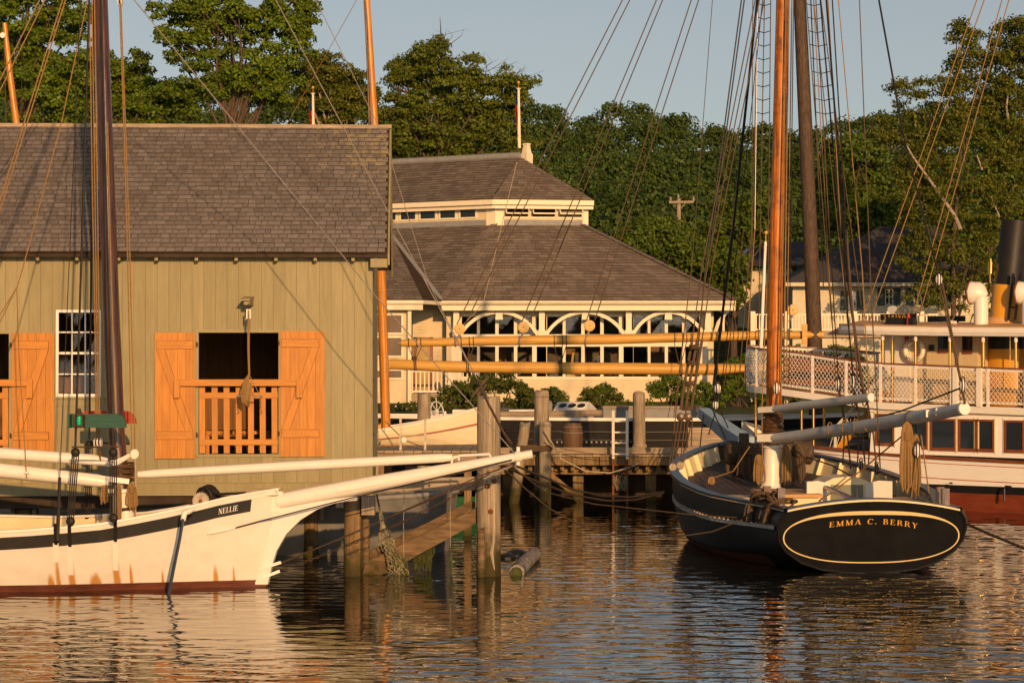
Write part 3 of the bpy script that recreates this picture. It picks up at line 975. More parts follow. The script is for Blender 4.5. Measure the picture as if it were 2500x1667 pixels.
# hull paint with rust runs below the chainplates
HM = mat('white_hull_paint', (.70, .655, .585), .06, 3, .34, .12, (1, 1, 1.5), .45, grime=.3, grime_col=(.60, .50, .36), gscale=1.2)
N_, L_ = HM.node_tree.nodes, HM.node_tree.links
bs = HM.node_tree.nodes['Principled BSDF']
g_ = N_.new('ShaderNodeNewGeometry')
sp = N_.new('ShaderNodeSeparateXYZ'); L_.new(g_.outputs['Position'], sp.inputs[0])
cur = bs.inputs['Base Color'].links[0].from_socket
mpn = N_.new('ShaderNodeMapping'); mpn.inputs['Scale'].default_value = (16, 1, 2.2); L_.new(g_.outputs['Position'], mpn.inputs[0])
nn = N_.new('ShaderNodeTexNoise'); nn.inputs['Scale'].default_value = 1.3; nn.inputs['Detail'].default_value = 6; L_.new(mpn.outputs[0], nn.inputs['Vector'])
for (px, wd, zt) in ((138, .05, .8), (172, .075, .9), (283, .075, .95), (318, .035, .5), (395, .03, .4), (525, .06, .45), (570, .035, .4), (120, .07, .35), (230, .12, .35)):
    X_ = (MN @ nhull(*onhull(px, 1380))).x
    ab = N_.new('ShaderNodeMath'); ab.operation = 'SUBTRACT'; ab.inputs[1].default_value = X_; L_.new(sp.outputs['X'], ab.inputs[0])
    ab2 = N_.new('ShaderNodeMath'); ab2.operation = 'ABSOLUTE'; L_.new(ab.outputs[0], ab2.inputs[0])
    r = N_.new('ShaderNodeMapRange'); r.inputs[1].default_value = 0; r.inputs[2].default_value = wd; r.inputs[3].default_value = 1; r.inputs[4].default_value = 0; L_.new(ab2.outputs[0], r.inputs[0])
    rz = N_.new('ShaderNodeMapRange'); rz.inputs[1].default_value = zt; rz.inputs[2].default_value = .12; L_.new(sp.outputs['Z'], rz.inputs[0])
    m1 = N_.new('ShaderNodeMath'); m1.operation = 'MULTIPLY'; L_.new(r.outputs[0], m1.inputs[0]); L_.new(rz.outputs[0], m1.inputs[1])
    m2 = N_.new('ShaderNodeMath'); m2.operation = 'MULTIPLY'; L_.new(m1.outputs[0], m2.inputs[0]); L_.new(nn.outputs['Fac'], m2.inputs[1])
    r4 = N_.new('ShaderNodeMapRange'); r4.inputs[1].default_value = .08; r4.inputs[2].default_value = .26; r4.inputs[4].default_value = .9; L_.new(m2.outputs[0], r4.inputs[0])
    mxx = N_.new('ShaderNodeMixRGB'); mxx.inputs[2].default_value = (.46, .19, .008, 1); L_.new(r4.outputs[0], mxx.inputs[0]); L_.new(cur, mxx.inputs[1]); cur = mxx.outputs[0]
L_.new(cur, bs.inputs['Base Color'])

zs_ = lambda k: (lambda u: nzr(u) * (1 - k))
hm_ = MB(MN)
for s in (-1, 1):
    hm_.grid([[nhull(u, .105 + (nzr(u) - .105) * (1 - k / 10), s) for k in range(11)] for u in US])
# stern closure
hm_.add([nhull(1.0, nzr(1) - (nzr(1) + .5) * k / 8, s) for s in (-1, 1) for k in range(9)], [(k, k + 1, 9 + k + 1, 9 + k) for k in range(8)])
obj('hull', hm_, HM, NEL, smooth=True)
obj('boot_top', nstrip(lambda u: -.6, lambda u: .108, .0, n=9), M['red_bottom'], NEL, smooth=True)
BAND = mat('charcoal_band_paint', (.028, .027, .026), .25, 4, .42, .06, (1, 1, 1), .4, grime=.4, grime_col=(.055, .05, .045), gscale=3)
us_b = [u for u in US if u >= .035]
bt, bb = .055, .27
band = nstrip(lambda u: nzr(u) - bt - .21, lambda u: nzr(u) - bt - .02, .007, us_b)
obj('sheer_band', band, BAND, NEL, smooth=True)
obj('guard_moulding', nstrip(lambda u: nzr(u) - bt - .016, lambda u: nzr(u) - .005, .016, US, 1), M['white'], NEL, smooth=True)
cap = MB(MN)
for s in (-1, 1):
    rows = []
    for u in US:
        o_ = nhull(u, nzr(u), s, .03); i_ = nhull(u, nzr(u), s, -.11)
        if abs(i_.y) * 1 < .01 or i_.y * s < 0: i_.y = 0.002 * s
        zt = Vector((0, 0, .035))
        rows.append([o_, o_ + zt, i_ + zt, i_])
    cap.grid(rows, True)
obj('rail_cap', cap, M['white'], NEL, smooth=False)
dk = MB(MN)
dk.grid([[nhull(u, nzr(u) - .28, -1, -.02), nhull(u, nzr(u) - .28, 1, -.02)] for u in US])
obj('deck', dk, M['deck'], NEL)
bul = MB(MN)
for s in (-1, 1):
    bul.grid([[nhull(u, nzr(u) - .28, s, -.06), nhull(u, nzr(u), s, -.06)] for u in US[5:]])
obj('inner_bulwark', bul, M['cream'], NEL)
# name
def on_band(px0):
    def f(x, y):
        u = U0 - x * .70 / NLEN
        z = nzr(u) - bt - .158 + y
        return MN @ nhull(u, z, -1, .012)
    return f


U0 = onhull(533, 1262)[0]
nm, ln = lettering('NELLIE', on_band(0), .086)
obj('name_lettering', nm, M['white_trim'], NEL)

# stem, cutwater knee
def npl(px, py, yl=0.0): return hit(MN, px, py, yl)


kn = [npl(*p) for p in ((655, 1425), (664, 1385), (676, 1345), (700, 1303), (735, 1268), (775, 1243), (820, 1227), (873, 1220), (872, 1210), (820, 1217), (770, 1225), (700, 1238), (679, 1240), (676, 1205), (640, 1205), (625, 1425))]
obj('cutwater', MB(MN).prism([(p.x, -.06, p.z) for p in kn], (0, .12, 0)), M['white'], NEL)
st = [npl(*p) for p in ((624, 1430), (655, 1430), (690, 1196), (668, 1196))]
obj('stem_head', MB(MN).prism([(p.x, -.085, p.z) for p in [npl(*q) for q in ((662, 1250), (684, 1250), (692, 1198), (655, 1203))]], (0, .17, 0)), M['white'], NEL)
# bowsprit: square heel tapering to a round end
b0, b1 = npl(678, 1224), npl(1300, 1108)
bs_ = MB(MN)
prof = [(0, .125), (.12, .13), (.35, .125), (.6, .105), (.85, .078), (1, .068)]
bs_.tube([b0.lerp(b1, t) for t, r in prof], [r for t, r in prof], 12)
BSP = obj('bowsprit', bs_, M['white'], NEL, smooth=True)
bdir = (b1 - b0).normalized()
bpt = lambda t, dz=0.0, y=0.0: b0.lerp(b1, t) + Vector((0, y, dz))
obj('cleat', MB(MN).bar(bpt(.24, .0, -.14), bpt(.41, 0, -.125), .03, .055), M['white'], BSP)
obj('end_band', MB(MN).tube([bpt(.935), bpt(.955)], [.085, .085], 12).bar(bpt(.945, -.13), bpt(.945, .15), .05, .02), M['white'], BSP)
obj('heel_chock', MB(MN).prism([(p.x, -.2, p.z) for p in [npl(*q) for q in ((655, 1207), (685, 1206), (676, 1194), (664, 1194))]], (0, .1, 0)), M['white'], NEL)
for (dx, y_) in ((.0, -.1), (.0, .02)):
    pass
# bobstay irons and chains
ir = MB(MN)
ir.bar(npl(628, 1390, -.1), npl(686, 1372, -.05), .02, .045).bar(npl(640, 1410, -.08), npl(683, 1393, -.03), .02, .045)
obj('bobstay_iron', ir, M['white'], NEL)
obj('bobstay', MB(MN).tube([npl(684, 1374), npl(860, 1303), npl(1175, 1160), npl(1255, 1133)], .012).tube([npl(684, 1376, .05), npl(1255, 1133, .05)], .012), M['iron'], NEL)


def chain(mb, p, q, s, step=.05, R=.024, r=.008):
    p, q = Vector(p), Vector(q)
    n = max(4, int((q - p).length / step))
    pts = sag(p, q, s, n)
    for i in range(n):
        c = (pts[i] + pts[i + 1]) / 2
        d = (pts[i + 1] - pts[i]).normalized()
        side = d.cross(Vector((0, 1, 0))) if i % 2 else Vector((0, 1, 0))
        # elongated link as a small closed tube
        h = R * 1.25
        ring = [c + d * (h * math.cos(a)) + side.normalized() * (R * .75 * math.sin(a)) for a in [k * math.pi / 4 for k in range(9)]]
        mb.tube(ring, r, 4, False)
    return mb


obj('bobstay_chain', chain(MB(MN), npl(684, 1390), npl(1185, 1168), .10, .055), M['iron'], NEL)
obj('bobstay_turnbuckle', MB(MN).tube([npl(1180, 1170), npl(1205, 1156), npl(1252, 1136)], [.02, .024, .012], 6), M['wire'], NEL)
# bowsprit shroud with bottlescrew on the bow
obj('bowsprit_shroud', MB(MN).tube([nhull(*onhull(575, 1288), -1, .03), nhull(*onhull(640, 1270), -1, .1), npl(850, 1217, -.28), npl(1250, 1122, -.11)], .011), M['tar'], NEL)
obj('bottlescrew', MB(MN).tube([nhull(*onhull(px_, py_), -1, .03) for px_, py_ in ((508, 1302), (528, 1298), (552, 1293), (576, 1287))], [.016, .024, .022, .01], 8), M['white'], NEL)
# jib club
j0, j1 = npl(338, 1158), npl(1105, 1116)
CLUB = obj('jib_club', MB(MN).tube([j0, j0.lerp(j1, .05), j0.lerp(j1, .5), j0.lerp(j1, .97), j1], [.055, .068, .08, .07, .05], 12), M['white'], NEL, smooth=True)
obj('club_iron', MB(MN).tube([npl(1105, 1118), npl(1122, 1112), npl(1195, 1108), npl(1198, 1116)], .02).tube([npl(1103, 1130), npl(1104, 1120), npl(1110, 1114), npl(1120, 1116), npl(1120, 1124)], .018), M['white'], CLUB)
# mast
m_at = lambda px, py: npl(px, py, .0)
mp_ = [(306, 1275), (297, 1200), (284, 1060), (272, 780), (264, 560), (255, 280), (246, 0), (238, -260)]
mr_ = [.135, .135, .133, .132, .128, .118, .108, .1]
MST = obj('mast', MB(MN).tube([m_at(*p) for p in mp_], mr_, 14), M['mast_dark'], NEL, smooth=True)
obj('mast_boot', MB(MN).tube([m_at(308, 1285), m_at(307, 1262), m_at(305, 1218), m_at(304, 1200)], [.16, .148, .147, .15], 14), M['white'], MST, smooth=True)
obj('boot_band', MB(MN).tube([m_at(307, 1246), m_at(306, 1238)], [.155, .155], 14), M['tar'], MST)
hp = MB(MN)
for k in range(7):
    q = m_at(299 + .3 * k, 1172 - 6.4 * k)
    hp.torus(q, .165 + random.uniform(0, .02), .02, (random.uniform(-.1, .1), random.uniform(-.1, .1), 1), 18, 6)
obj('mast_hoops', hp, M['hoop'], MST, smooth=True)
# boom and gaff (white), jaws at the mast
def spar(name, pts, rs, mt, par, M_=None):
    return obj(name, MB(M_ or MN).tube(pts, rs, 12), mt, par, smooth=True)


bo = spar('boom', [npl(265, 1178, -.25), npl(240, 1173, -.3), npl(0, 1148, -.35), npl(-300, 1118, -.4)], [.075, .1, .115, .12], M['white'], NEL)
obj('boom_jaw', MB(MN).bar(npl(240, 1166, -.32), npl(315, 1175, -.16), .04, .08).bar(npl(240, 1176, -.2), npl(318, 1180, .18), .04, .08), M['white'], bo)
ga = spar('gaff', [npl(262, 1128, -.25), npl(230, 1122, -.3), npl(0, 1106, -.35), npl(-300, 1090, -.4)], [.065, .085, .09, .09], M['white'], NEL)
obj('gaff_jaw', MB(MN).tube([npl(250, 1129, -.24), npl(262, 1132, -.22), npl(285, 1128, -.17), npl(305, 1118, -.15), npl(317, 1110, -.13)], [.05, .05, .05, .04, .03], 6).bar(npl(160, 1122, -.36), npl(265, 1130, -.36), .02, .05), M['white'], ga, smooth=True)
RIG = NEL
# near and far shrouds with deadeyes and lanyards
def shroud(px_l, py_l, px_u, py_u, top, yl, mt=M['tar'], k=1.0):
    lo, up = npl(px_l, py_l, yl), npl(px_u, py_u, yl * .93)
    t_ = npl(*top, yl * .05)
    o = obj('shroud', MB(MN).tube([up + Vector((0, 0, .09)), up.lerp(t_, .3), t_], .017 * k, 6), mt, NEL)
    for c in (lo, up):
        de = MB(MN)
        de.lathe([(.02, -.04), (.05, -.028), (.058, 0), (.05, .028), (.02, .04)], 14, c, 'y')
        de.torus(c, .06, .011, (0, 1, 0), 14, 4)
        obj('deadeye', de, M['tar'], o, smooth=True)
    ly = MB(MN)
    for d in (-.045, -.015, .015, .045):
        ly.tube([lo + Vector((d, 0, .03)), up + Vector((d * 1.1, 0, -.03))], .010, 5)
    obj('lanyard', ly, M['tar'], o)
    return o


def chainplate(px, py0, py1, yl):
    # flat strap that follows the hull side
    (u, zt), (_, z2) = onhull(px, py0), onhull(px, py1)
    mb = MB(MN)
    rows = []
    for k in range(9):
        z = zt + (z2 - zt) * k / 8
        a, c = nhull(u - .0035, z, -1, .022), nhull(u + .0045, z, -1, .022)
        rows.append([a, c])
    mb.grid(rows)
    z = zt
    return mb, u, zt


for (px, p0, p1) in ((172, 1330, 1403), (283, 1318, 1392), (138, 1325, 1372)):
    mb, u, zt = chainplate(px, p0, p1, -1.6)
    obj('chainplate', mb, M['white'], NEL)
    obj('chainplate_strop', MB(MN).bar(nhull(u, zt - .02, -1, .03), nhull(u, zt + .30, -1, .04), .05, .02, (0, 1, 0)), M['tar'], NEL)
shroud(172, 1272, 184, 1104, (226, -260), -1.55)
shroud(277, 1264, 276, 1104, (240, -260), -1.55)
shroud(215, 1262, 218, 1085, (232, -260), 1.55)
shroud(292, 1240, 283, 1085, (240, -260), 1.55)
obj('sheer_pole', MB(MN).tube([npl(175, 1091, -1.45), npl(290, 1090, -1.45)], .013), M['iron'], NEL)
obj('sheer_pole', MB(MN).tube([npl(210, 1080, 1.45), npl(316, 1083, 1.45)], .013), M['iron'], NEL)
obj('runner', MB(MN).tube([npl(140, 1320, -1.62), npl(141, 1290, -1.6), npl(146, 1165, -1.4)], [.03, .03, .022]).tube([npl(146, 1165, -1.4), npl(197, 0, -.4), npl(205, -200, 0)], .007), M['tar'], NEL)
# side light boards
yb = -1.42
bd = [npl(*p, yb) for p in ((176, 1010), (285, 1010), (300, 1016), (306, 1025), (307, 1044), (175, 1044))]
SB = obj('green_light_board', MB(MN).prism([(p.x, yb, p.z) for p in bd], (0, .05, 0)), M['teal'], NEL)
obj('board_end', MB(MN).box((bd[0].x - .03, yb - .13, bd[5].z), (bd[0].x, yb + .05, bd[0].z)), M['teal'], SB)
lx = npl(197, 1030, yb).x
LA = obj('lantern', MB(MN).lathe([(.05, -.13), (.055, -.12), (.055, -.1), (.03, -.1)], 10, (lx, yb - .07, npl(0, 1020, yb).z)).lathe([(.045, .03), (.055, .04), (.05, .09), (.03, .1), (.03, .14), (.012, .15)], 10, (lx, yb - .07, npl(0, 1020, yb).z)).box((lx - .07, yb - .12, npl(0, 1042, yb).z), (lx - .045, yb - .01, npl(0, 1012, yb).z)).box((lx + .045, yb - .12, npl(0, 1042, yb).z), (lx + .07, yb - .01, npl(0, 1012, yb).z)), M['iron'], NEL)
obj('green_lens', MB(MN).lathe([(.038, -.098), (.044, -.035), (.038, .03)], 12, (lx, yb - .07, npl(0, 1020, yb).z)), M['green_glass'], LA, smooth=True)
yb = 1.42
bd = [npl(*p, yb) for p in ((205, 1003), (310, 1003), (322, 1010), (330, 1022), (332, 1034), (205, 1034))]
obj('red_light_board', MB(MN).prism([(p.x, yb, p.z) for p in bd], (0, .05, 0)), M['red_paint'], NEL)
# running rigging
def rope(name, px_pts, r, mt, M_=None, par=NEL, n=5):
    M_ = M_ or MN
    return obj(name, MB(M_).tube([hit(M_, *p) for p in px_pts], r, n), mt, par)


for dx in (0, 6, 12):
    rope('halyard', [(217 + dx, -100, -.3), (226 + dx, 500, -.45), (232 + dx * .8, 800, -.5), (236 + dx * .6, 1080, -.5)], .011, M['rope'])
for dx in (0, 8):
    rope('jib_halyard', [(292 + dx * .4, 0, -.1), (302 + dx * .5, 300, -.1), (312 + dx * .7, 640, -.1), (316 + dx * .8, 830, -.1), (322 + dx, 1105, -.1)], .011, M['rope'])
rope('throat_halyard', [(262, 300, -.22), (270, 640, -.26), (279, 930, -.3), (286, 1100, -.3)], .012, M['rope'])
rope('forestay', [(240, -106, -.05), (327, 0, -.05), (600, 333, -.05), (920, 727, -.05), (1258, 1108, -.05)], .009, M['wire'])
rope('jibstay', [(560, -213, -.02), (673, 0, -.02), (908, 443, -.02), (1165, 925, -.02)], .0085, M['wire'])
rope('jibstay_end', [(1165, 925, -.02), (1192, 985, -.02), (1232, 1060, -.02), (1250, 1085, -.02)], .02, M['iron'])
rope('jibstay', [(690, -160, .05), (935, 330, .05), (1046, 690, .05), (1170, 935, .05)], .006, M['wire'])
for (a, b) in (((97, 0), (-20, 236)), ((110, 0), (-20, 262)), ((153, 0), (-20, 552)), ((160, 0), (-20, 578))):
    dx, dyy = (a[0] - b[0]) / (b[1] - a[1]), 0
    rope('topping_lift', [(a[0] + 40 * dx, -40, -.3), (b[0], b[1], -.4)], .012, M['rope'])
rope('lazy_jack', [(216, -10, -.3), (150, 300, -.35), (57, 650, -.4), (42, 702, -.4)], .010, M['rope'])
for q in ((-20, 800), (-20, 826)):
    rope('lazy_jack_leg', [(40, 703, -.4), (*q, -.45)], .009, M['rope'])
rope('lazy_jack_leg', [(41, 700, -.4), (46, 850, -.48), (56, 1010, -.5), (65, 1165, -.5)], .009, M['rope'])
obj('boom_toggle', MB(MN).tube([npl(60, 1154, -.5), npl(70, 1154, -.5)], .02), M['white'], NEL)


def block(M_, c, w=.055, h=.1, t=.07, mt=None, par=None, ax='x', n=14):
    """shell block: two cheeks with a sheave gap; c in local coordinates, faces along y"""
    mt = mt or M['white']
    mb = MB(M_)
    for s in (-1, 0, 1) if t > .09 else (-1, 1):
        cy = c[1] + s * t * .36
        cx = c[0]
        poly = []
        for k in range(n):
            a = 2 * math.pi * k / n
            if ax == 'x': poly.append((c[0] + w * math.cos(a), cy - t * .1, c[2] + h * math.sin(a)))
            else: poly.append((c[0] + s * t * .36 - t * .1, c[1] + w * math.cos(a), c[2] + h * math.sin(a)))
        mb.prism(poly, (0, t * .2, 0) if ax == 'x' else (t * .2, 0, 0))
    o = obj('block', mb, mt, par)
    mb2 = MB(M_)
    if ax == 'x': mb2.lathe([(w * .75, -t * .2), (w * .75, t * .2)], 12, c, 'y')
    else: mb2.lathe([(w * .75, -t * .2), (w * .75, t * .2)], 12, c, 'x')
    obj('sheave', mb2, M['iron'], o)
    return o


for (px, py, yl, a) in ((329, 1108, -.13, 'x'), (236, 1080, -.5, 'y'), (243, 1079, -.5, 'y'), (294, 3, -.1, 'y')):
    block(MN, npl(px, py, yl), .06, .075, .07, M['white'], NEL, a)
rope('tackle_chain', [(243, 1095, -.4), (244, 1112, -.36), (246, 1128, -.34)], .014, M['rust'])
rope('jib_downhaul', [(329, 1118, -.13), (331, 1150, -.13), (331, 1268, -.13)], .014, M['rope_pale'])


def coil(M_, c, w, h, par, mt, nl=5, r=.014, dy=.03, tilt=0.0):
    """hank of rope hung from a pin: nested hanging loops"""
    mb = MB(M_)
    n = max(nl, int(w / (r * 2.6)) + 2)
    for k in range(n):
        x = -w / 2 + w * (k + .5) / n
        f = random.uniform(.9, 1.0) * (1 - .16 * (2 * abs(x) / w) ** 2)
        dx, o = random.choice((-1, 1)) * random.uniform(.012, .05), random.uniform(-1, 1) * dy
        sw = random.uniform(-.02, .02)
        prof = [(0, 0), (.45, .05), (.62, .15), (.8, .4), (.95, .72), (.88, .93)]
        dn = [(c[0] + x * a + sw * b, c[1] + o * a, c[2] - h * f * b) for a, b in prof]
        up_ = [(c[0] + (x + dx) * a - sw * b, c[1] + (o - .02) * a, c[2] - h * f * b) for a, b in prof][::-1]
        mid = [(c[0] + x + dx * .5, c[1] + o - .01, c[2] - h * f)]
        mb.tube(dn + mid + up_, r, 5)
    for q in range(4):
        mb.torus((c[0], c[1], c[2] - h * .15 - q * r * 1.7), max(.03, w * .26), r * 1.05, (random.uniform(-.2, .2), .1, 1), 10, 5)
    return obj('rope_coil', mb, mt, par, smooth=True)


random.seed(21)
coil(MN, npl(255, 1178, -.3), .13, .34, NEL, M['rope'], 5)
coil(MN, npl(290, 1180, -.22), .12, .60, NEL, M['rope'], 5)
coil(MN, npl(322, 1180, -.2), .16, .42, NEL, M['rope'], 6)
obj('pin_rail', MB(MN).box((npl(252, 1200, -.2).x, -.2, npl(0, 1201, -.2).z), (npl(318, 1200, -.2).x, -.12, npl(0, 1192, -.2).z)), M['white'], NEL)
# windlass on the foredeck with black warp
wx_ = npl(492, 1222, -.35)
WL = obj('windlass', MB(MN).lathe([(.10, -.28), (.13, -.26), (.10, -.2), (.085, 0), (.10, .2), (.13, .26), (.10, .28)], 16, (wx_.x, 0, wx_.z), 'y').box((wx_.x - .06, -.34, nzr(.15) - .25), (wx_.x + .08, -.3, wx_.z + .1)).box((wx_.x - .06, .3, nzr(.15) - .25), (wx_.x + .08, .34, wx_.z + .1)), M['iron'], NEL, smooth=True)
gear = MB(MN)
gear.lathe([(.12, -.405), (.125, -.36)], 22, (wx_.x, 0, wx_.z), 'y')
for k in range(22):
    a = 2 * math.pi * k / 22
    gear.cbox((wx_.x + .125 * math.cos(a), -.382, wx_.z + .125 * math.sin(a)), (.018, .04, .018))
obj('gear_wheel', gear, mat('pale_gear_paint', (.42, .36, .29), .3, 12, .6, .2, grime=.4, grime_col=(.25, .1, .04), gscale=9), WL)
obj('gear_hub', MB(MN).lathe([(.03, -.43), (.028, -.4)], 8, (wx_.x, 0, wx_.z), 'y'), M['rust'], WL)
wp = MB(MN)
for k in range(16):
    c = Vector((wx_.x + random.uniform(.0, .10), random.uniform(-.3, .1), wx_.z + random.uniform(.04, .08)))
    wp.torus(c, random.uniform(.09, .15), .02, (random.uniform(-.5, .5), 1, random.uniform(-.3, .3)), 14, 5)
wp.tube([(wx_.x + .1, -.2, wx_.z + .12), npl(535, 1206, -.3), npl(575, 1204, -.25), npl(600, 1203, -.2)], .024)
obj('anchor_warp', wp, M['tar'], WL, smooth=True)
obj('anchor_stock', MB(MN).tube([npl(595, 1204, -.1), npl(640, 1199, -.05), npl(690, 1199, .0)], [.04, .05, .035], 8), M['wood_grey_h'], NEL)
# hawse fender and hanging line
obj('rail_fairlead', MB(MN).tube([npl(474, 1241, -1.25), npl(462, 1247, -1.33), npl(450, 1252, -1.37), npl(447, 1270, -1.38)], [.03, .045, .05, .04], 10), M['white'], NEL, smooth=True)
obj('hanging_fender_line', MB(MN).tube([npl(447, 1266, -1.4), npl(440, 1310, -1.42), npl(415, 1432, -1.45), npl(411, 1455, -1.45)], [.026, .024, .026, .026], 6), M['navy_rail'], NEL)

# ---------------------------------------------------------------- near pier: piles, braces, walkway
def pile(px, py_top, py_w, w_px, label, mt='pile', lean=0.0, name='pier_pile', dia2=None, group=None, split=True):
    d = CH * F / (py_w - HY)
    s = F / d
    r = w_px / s / 2
    b = P(px, py_w, d)
    zt = CH - (py_top - HY) / s
    t = thing(name, label, 'pile', (b.x, b.y, -1.5), group)
    n = 18
    rows = []
    rng = random.Random(int(px * 7 + py_top))
    ph = [rng.uniform(0, 6.28) for _ in range(3)]
    for (f, rr) in ((-.5, 1.03), (0, 1.02), (.25, 1.01), (.5, 1.0), (.75, .985), (.93, .975), (.985, .965), (1, .93)):
        z = f * zt if f > 0 else -1.5 * (1 if f < 0 else 0)
        row = []
        for k in range(n):
            a = 2 * math.pi * k / n
            q = r * rr * (1 + .035 * math.sin(3 * a + ph[0]) + .025 * math.sin(7 * a + ph[1]) + .012 * math.sin(2 * a + ph[2] + z * 2))
            row.append((b.x + lean * z / zt + q * math.cos(a), b.y + q * math.sin(a), z + (.03 * math.sin(2 * a + ph[1]) if f > .97 else 0)))
        rows.append(row)
    mb = MB().grid(rows, True)
    mb.add([(b.x + lean, b.y, zt + .005)] + rows[-1], [(0, 1 + k, 1 + (k + 1) % n) for k in range(n)])
    sh = obj('shaft', mb, M[mt], t, smooth=True)
    return t, b, d, s, r, zt


t, PB, PD, PS_, PR, PZ = pile(1194, 970, 1403, 58, 'tall thick weathered pile at the end of the near pier, crossed by the bowsprit')
for (px, py) in ((1190, 1186), (1207, 1173), (1198, 1248)):
    p = P(px, py, PD - PR - .01)
    obj('bolt', MB().lathe([(.03, -.03), (.032, 0), (.02, .02)], 8, p, 'y').torus((p.x, p.y - .01, p.z), .035, .008, (0, 1, 0), 10, 4), M['rust'], t)
obj('pile_crack', MB().tube([P(1203, 1250, PD - PR - .0), P(1205, 1320, PD - PR), P(1200, 1350, PD - PR), P(1207, 1390, PD - PR)], [.012, .02, .03, .01], 5), M['rope_pale'], t)
pile(1175, 1290, 1408, 20, 'slim black pile close behind the tall pier pile', 'brace', name='fender_pile')
t2, QB, QD, QS, QR, QZ = pile(862, 1213, 1404, 43, 'square-cut brown pile under the shed corner behind the bobstay chains', 'pile_tan')
pile(893, 1235, 1400, 20, 'narrow dark pile beside the brown corner pile', 'brace', name='fender_pile')
obj('cap_block', MB().box((QB.x - .27, QB.y - .16, QZ - .16), (QB.x - .15, QB.y + .16, QZ + .0)), M['wood_grey'], t2)
obj('cap_block', MB().box((QB.x + .15, QB.y - .2, QZ - .28), (QB.x + .36, QB.y + .1, QZ + .02)), M['wood_grey'], t2)
DP = PD + .06
BR = thing('braced_trestle', 'weathered timber frame with a long diagonal brace between the corner pile and the tall pile', 'timber frame', P(1000, 1400, DP))
def timber(pts, dep, thick, mt, name):
    return obj(name, MB().prism([P(x_, y_, dep) for x_, y_ in pts], (0, thick, 0)), mt, BR)


timber([(948, 1170), (1172, 1163), (1172, 1196), (948, 1199)], DP + .1, .14, M['wood_grey_h'], 'cross_beam')
timber([(884, 1402), (892, 1372), (1170, 1237), (1172, 1271), (930, 1404)], DP, .12, M['brace'], 'diagonal_brace')
timber([(884, 1394), (890, 1352), (1150, 1222), (1170, 1232)], DP + .25, .1, M['brace'], 'diagonal_brace')
timber([(1161, 1200), (1172, 1200), (1172, 1238), (1161, 1238)], DP - .02, .12, M['wood_grey'], 'brace_block')
timber([(918, 1120), (924, 1120), (924, 1175), (918, 1175)], DP + 3, .1, M['wood_grey'], 'post')
# walkway of planks beside the shed
WD = 44.0
WK = thing('plank_walkway', 'grey plank walkway at the corner of the shed behind the bowsprit', 'walkway', P(1030, 1110, WD))
zw = P(0, 1106, WD).z
x0_, x1_ = P(915, 0, WD).x, P(1165, 0, WD).x
k, x = 0, x0_ - .6
while x < x1_ + .2:
    w = random.uniform(.17, .21)
    obj('plank', MB().box((x + .005, WD - random.uniform(0, .03), zw + random.uniform(0, .012)), (x + w - .006, WD + 6.0, zw + .05)), M['wood_grey_h'], WK)
    x += w
obj('edge_beam', MB().box((x0_ - .6, WD + .04, zw - .17), (x1_ + .3, WD + .16, zw - .003)), M['wood_grey_h'], WK)
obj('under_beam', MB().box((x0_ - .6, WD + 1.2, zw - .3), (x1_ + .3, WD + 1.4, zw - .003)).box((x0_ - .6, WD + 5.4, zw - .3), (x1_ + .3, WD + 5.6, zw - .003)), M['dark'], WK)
for px in (928, 1142):
    p = P(px, 1120, WD + .1)
    obj('post', MB().bar((p.x, WD + .22, -1.5), (p.x, WD + .22, zw - .01), .14, .14, (0, 1, 0)), M['pile_tan'], WK)
# dark landing float with uprights seen through the brace
fl = thing('iron_float_frame', 'dark rusty frame with two uprights standing in the water behind the diagonal brace', 'frame', P(1010, 1330, 43))
obj('upright', MB().bar(P(980, 1400, 43), P(980, 1205, 43), .1, .1, (0, 1, 0)), M['iron'], fl)
obj('upright', MB().bar(P(1033, 1400, 43), P(1033, 1205, 43), .1, .1, (0, 1, 0)), M['iron'], fl)
obj('cross_tie', MB().bar(P(980, 1250, 43.1), P(1033, 1250, 43.1), .06, .08).bar(P(982, 1240, 43.1), P(1005, 1212, 43.1), .025, .025).bar(P(1031, 1240, 43.1), P(1010, 1212, 43.1), .025, .025), M['iron'], fl)
# float mooring: torn net hanging from the beam
NT = thing('hanging_net', 'torn old fishing net with weed hanging from the pier beam into the water', 'net', P(945, 1400, DP - .1))
nb_ = MB()
dn = DP - .12
def nline(a, b, r=.008, s=.0): nb_.tube([p + Vector((random.uniform(-.01, .01), random.uniform(-.03, .03), 0)) for p in sag(P(*a, dn), P(*b, dn), s, 6)], r, 4)


for k in range(3):
    nline((919 + k, 1205), (932 + k * 4, 1290), .010)
top = [(928 + 5 * k, 1283 + abs(k - 1) * 4) for k in range(5)]
bot = [(953 + 11 * k, 1402) for k in range(5)]
for r in range(9):
    f0, f1 = r / 9, (r + 1) / 9
    for k in range(5):
        a = (top[k][0] * (1 - f0) + bot[k][0] * f0 + random.uniform(-3, 3), top[k][1] * (1 - f0) + bot[k][1] * f0)
        for dk in (-1, 0, 1):
            if 0 <= k + dk < 5:
                b = (top[k + dk][0] * (1 - f1) + bot[k + dk][0] * f1 + random.uniform(-3, 3), top[k + dk][1] * (1 - f1) + bot[k + dk][1] * f1)
                nline(a, b, random.uniform(.006, .016))
for k in range(4):
    nline((925 + 3 * k, 1300), (935 + 8 * k, 1345), .009, .04)
obj('mesh', nb_, M['net'], NT)
wd = MB()
for k in range(22):
    a = (960 + random.uniform(0, 34), 1360 + random.uniform(0, 22))
    wd.tube([P(*a, dn), P(a[0] + random.uniform(-6, 6), 1408, dn)], [.02, .008], 5)
obj('weed', wd, M['weed'], NT)
obj('knot', MB().ball(P(935, 1288, dn), (.05, .05, .07)), M['net'], NT)
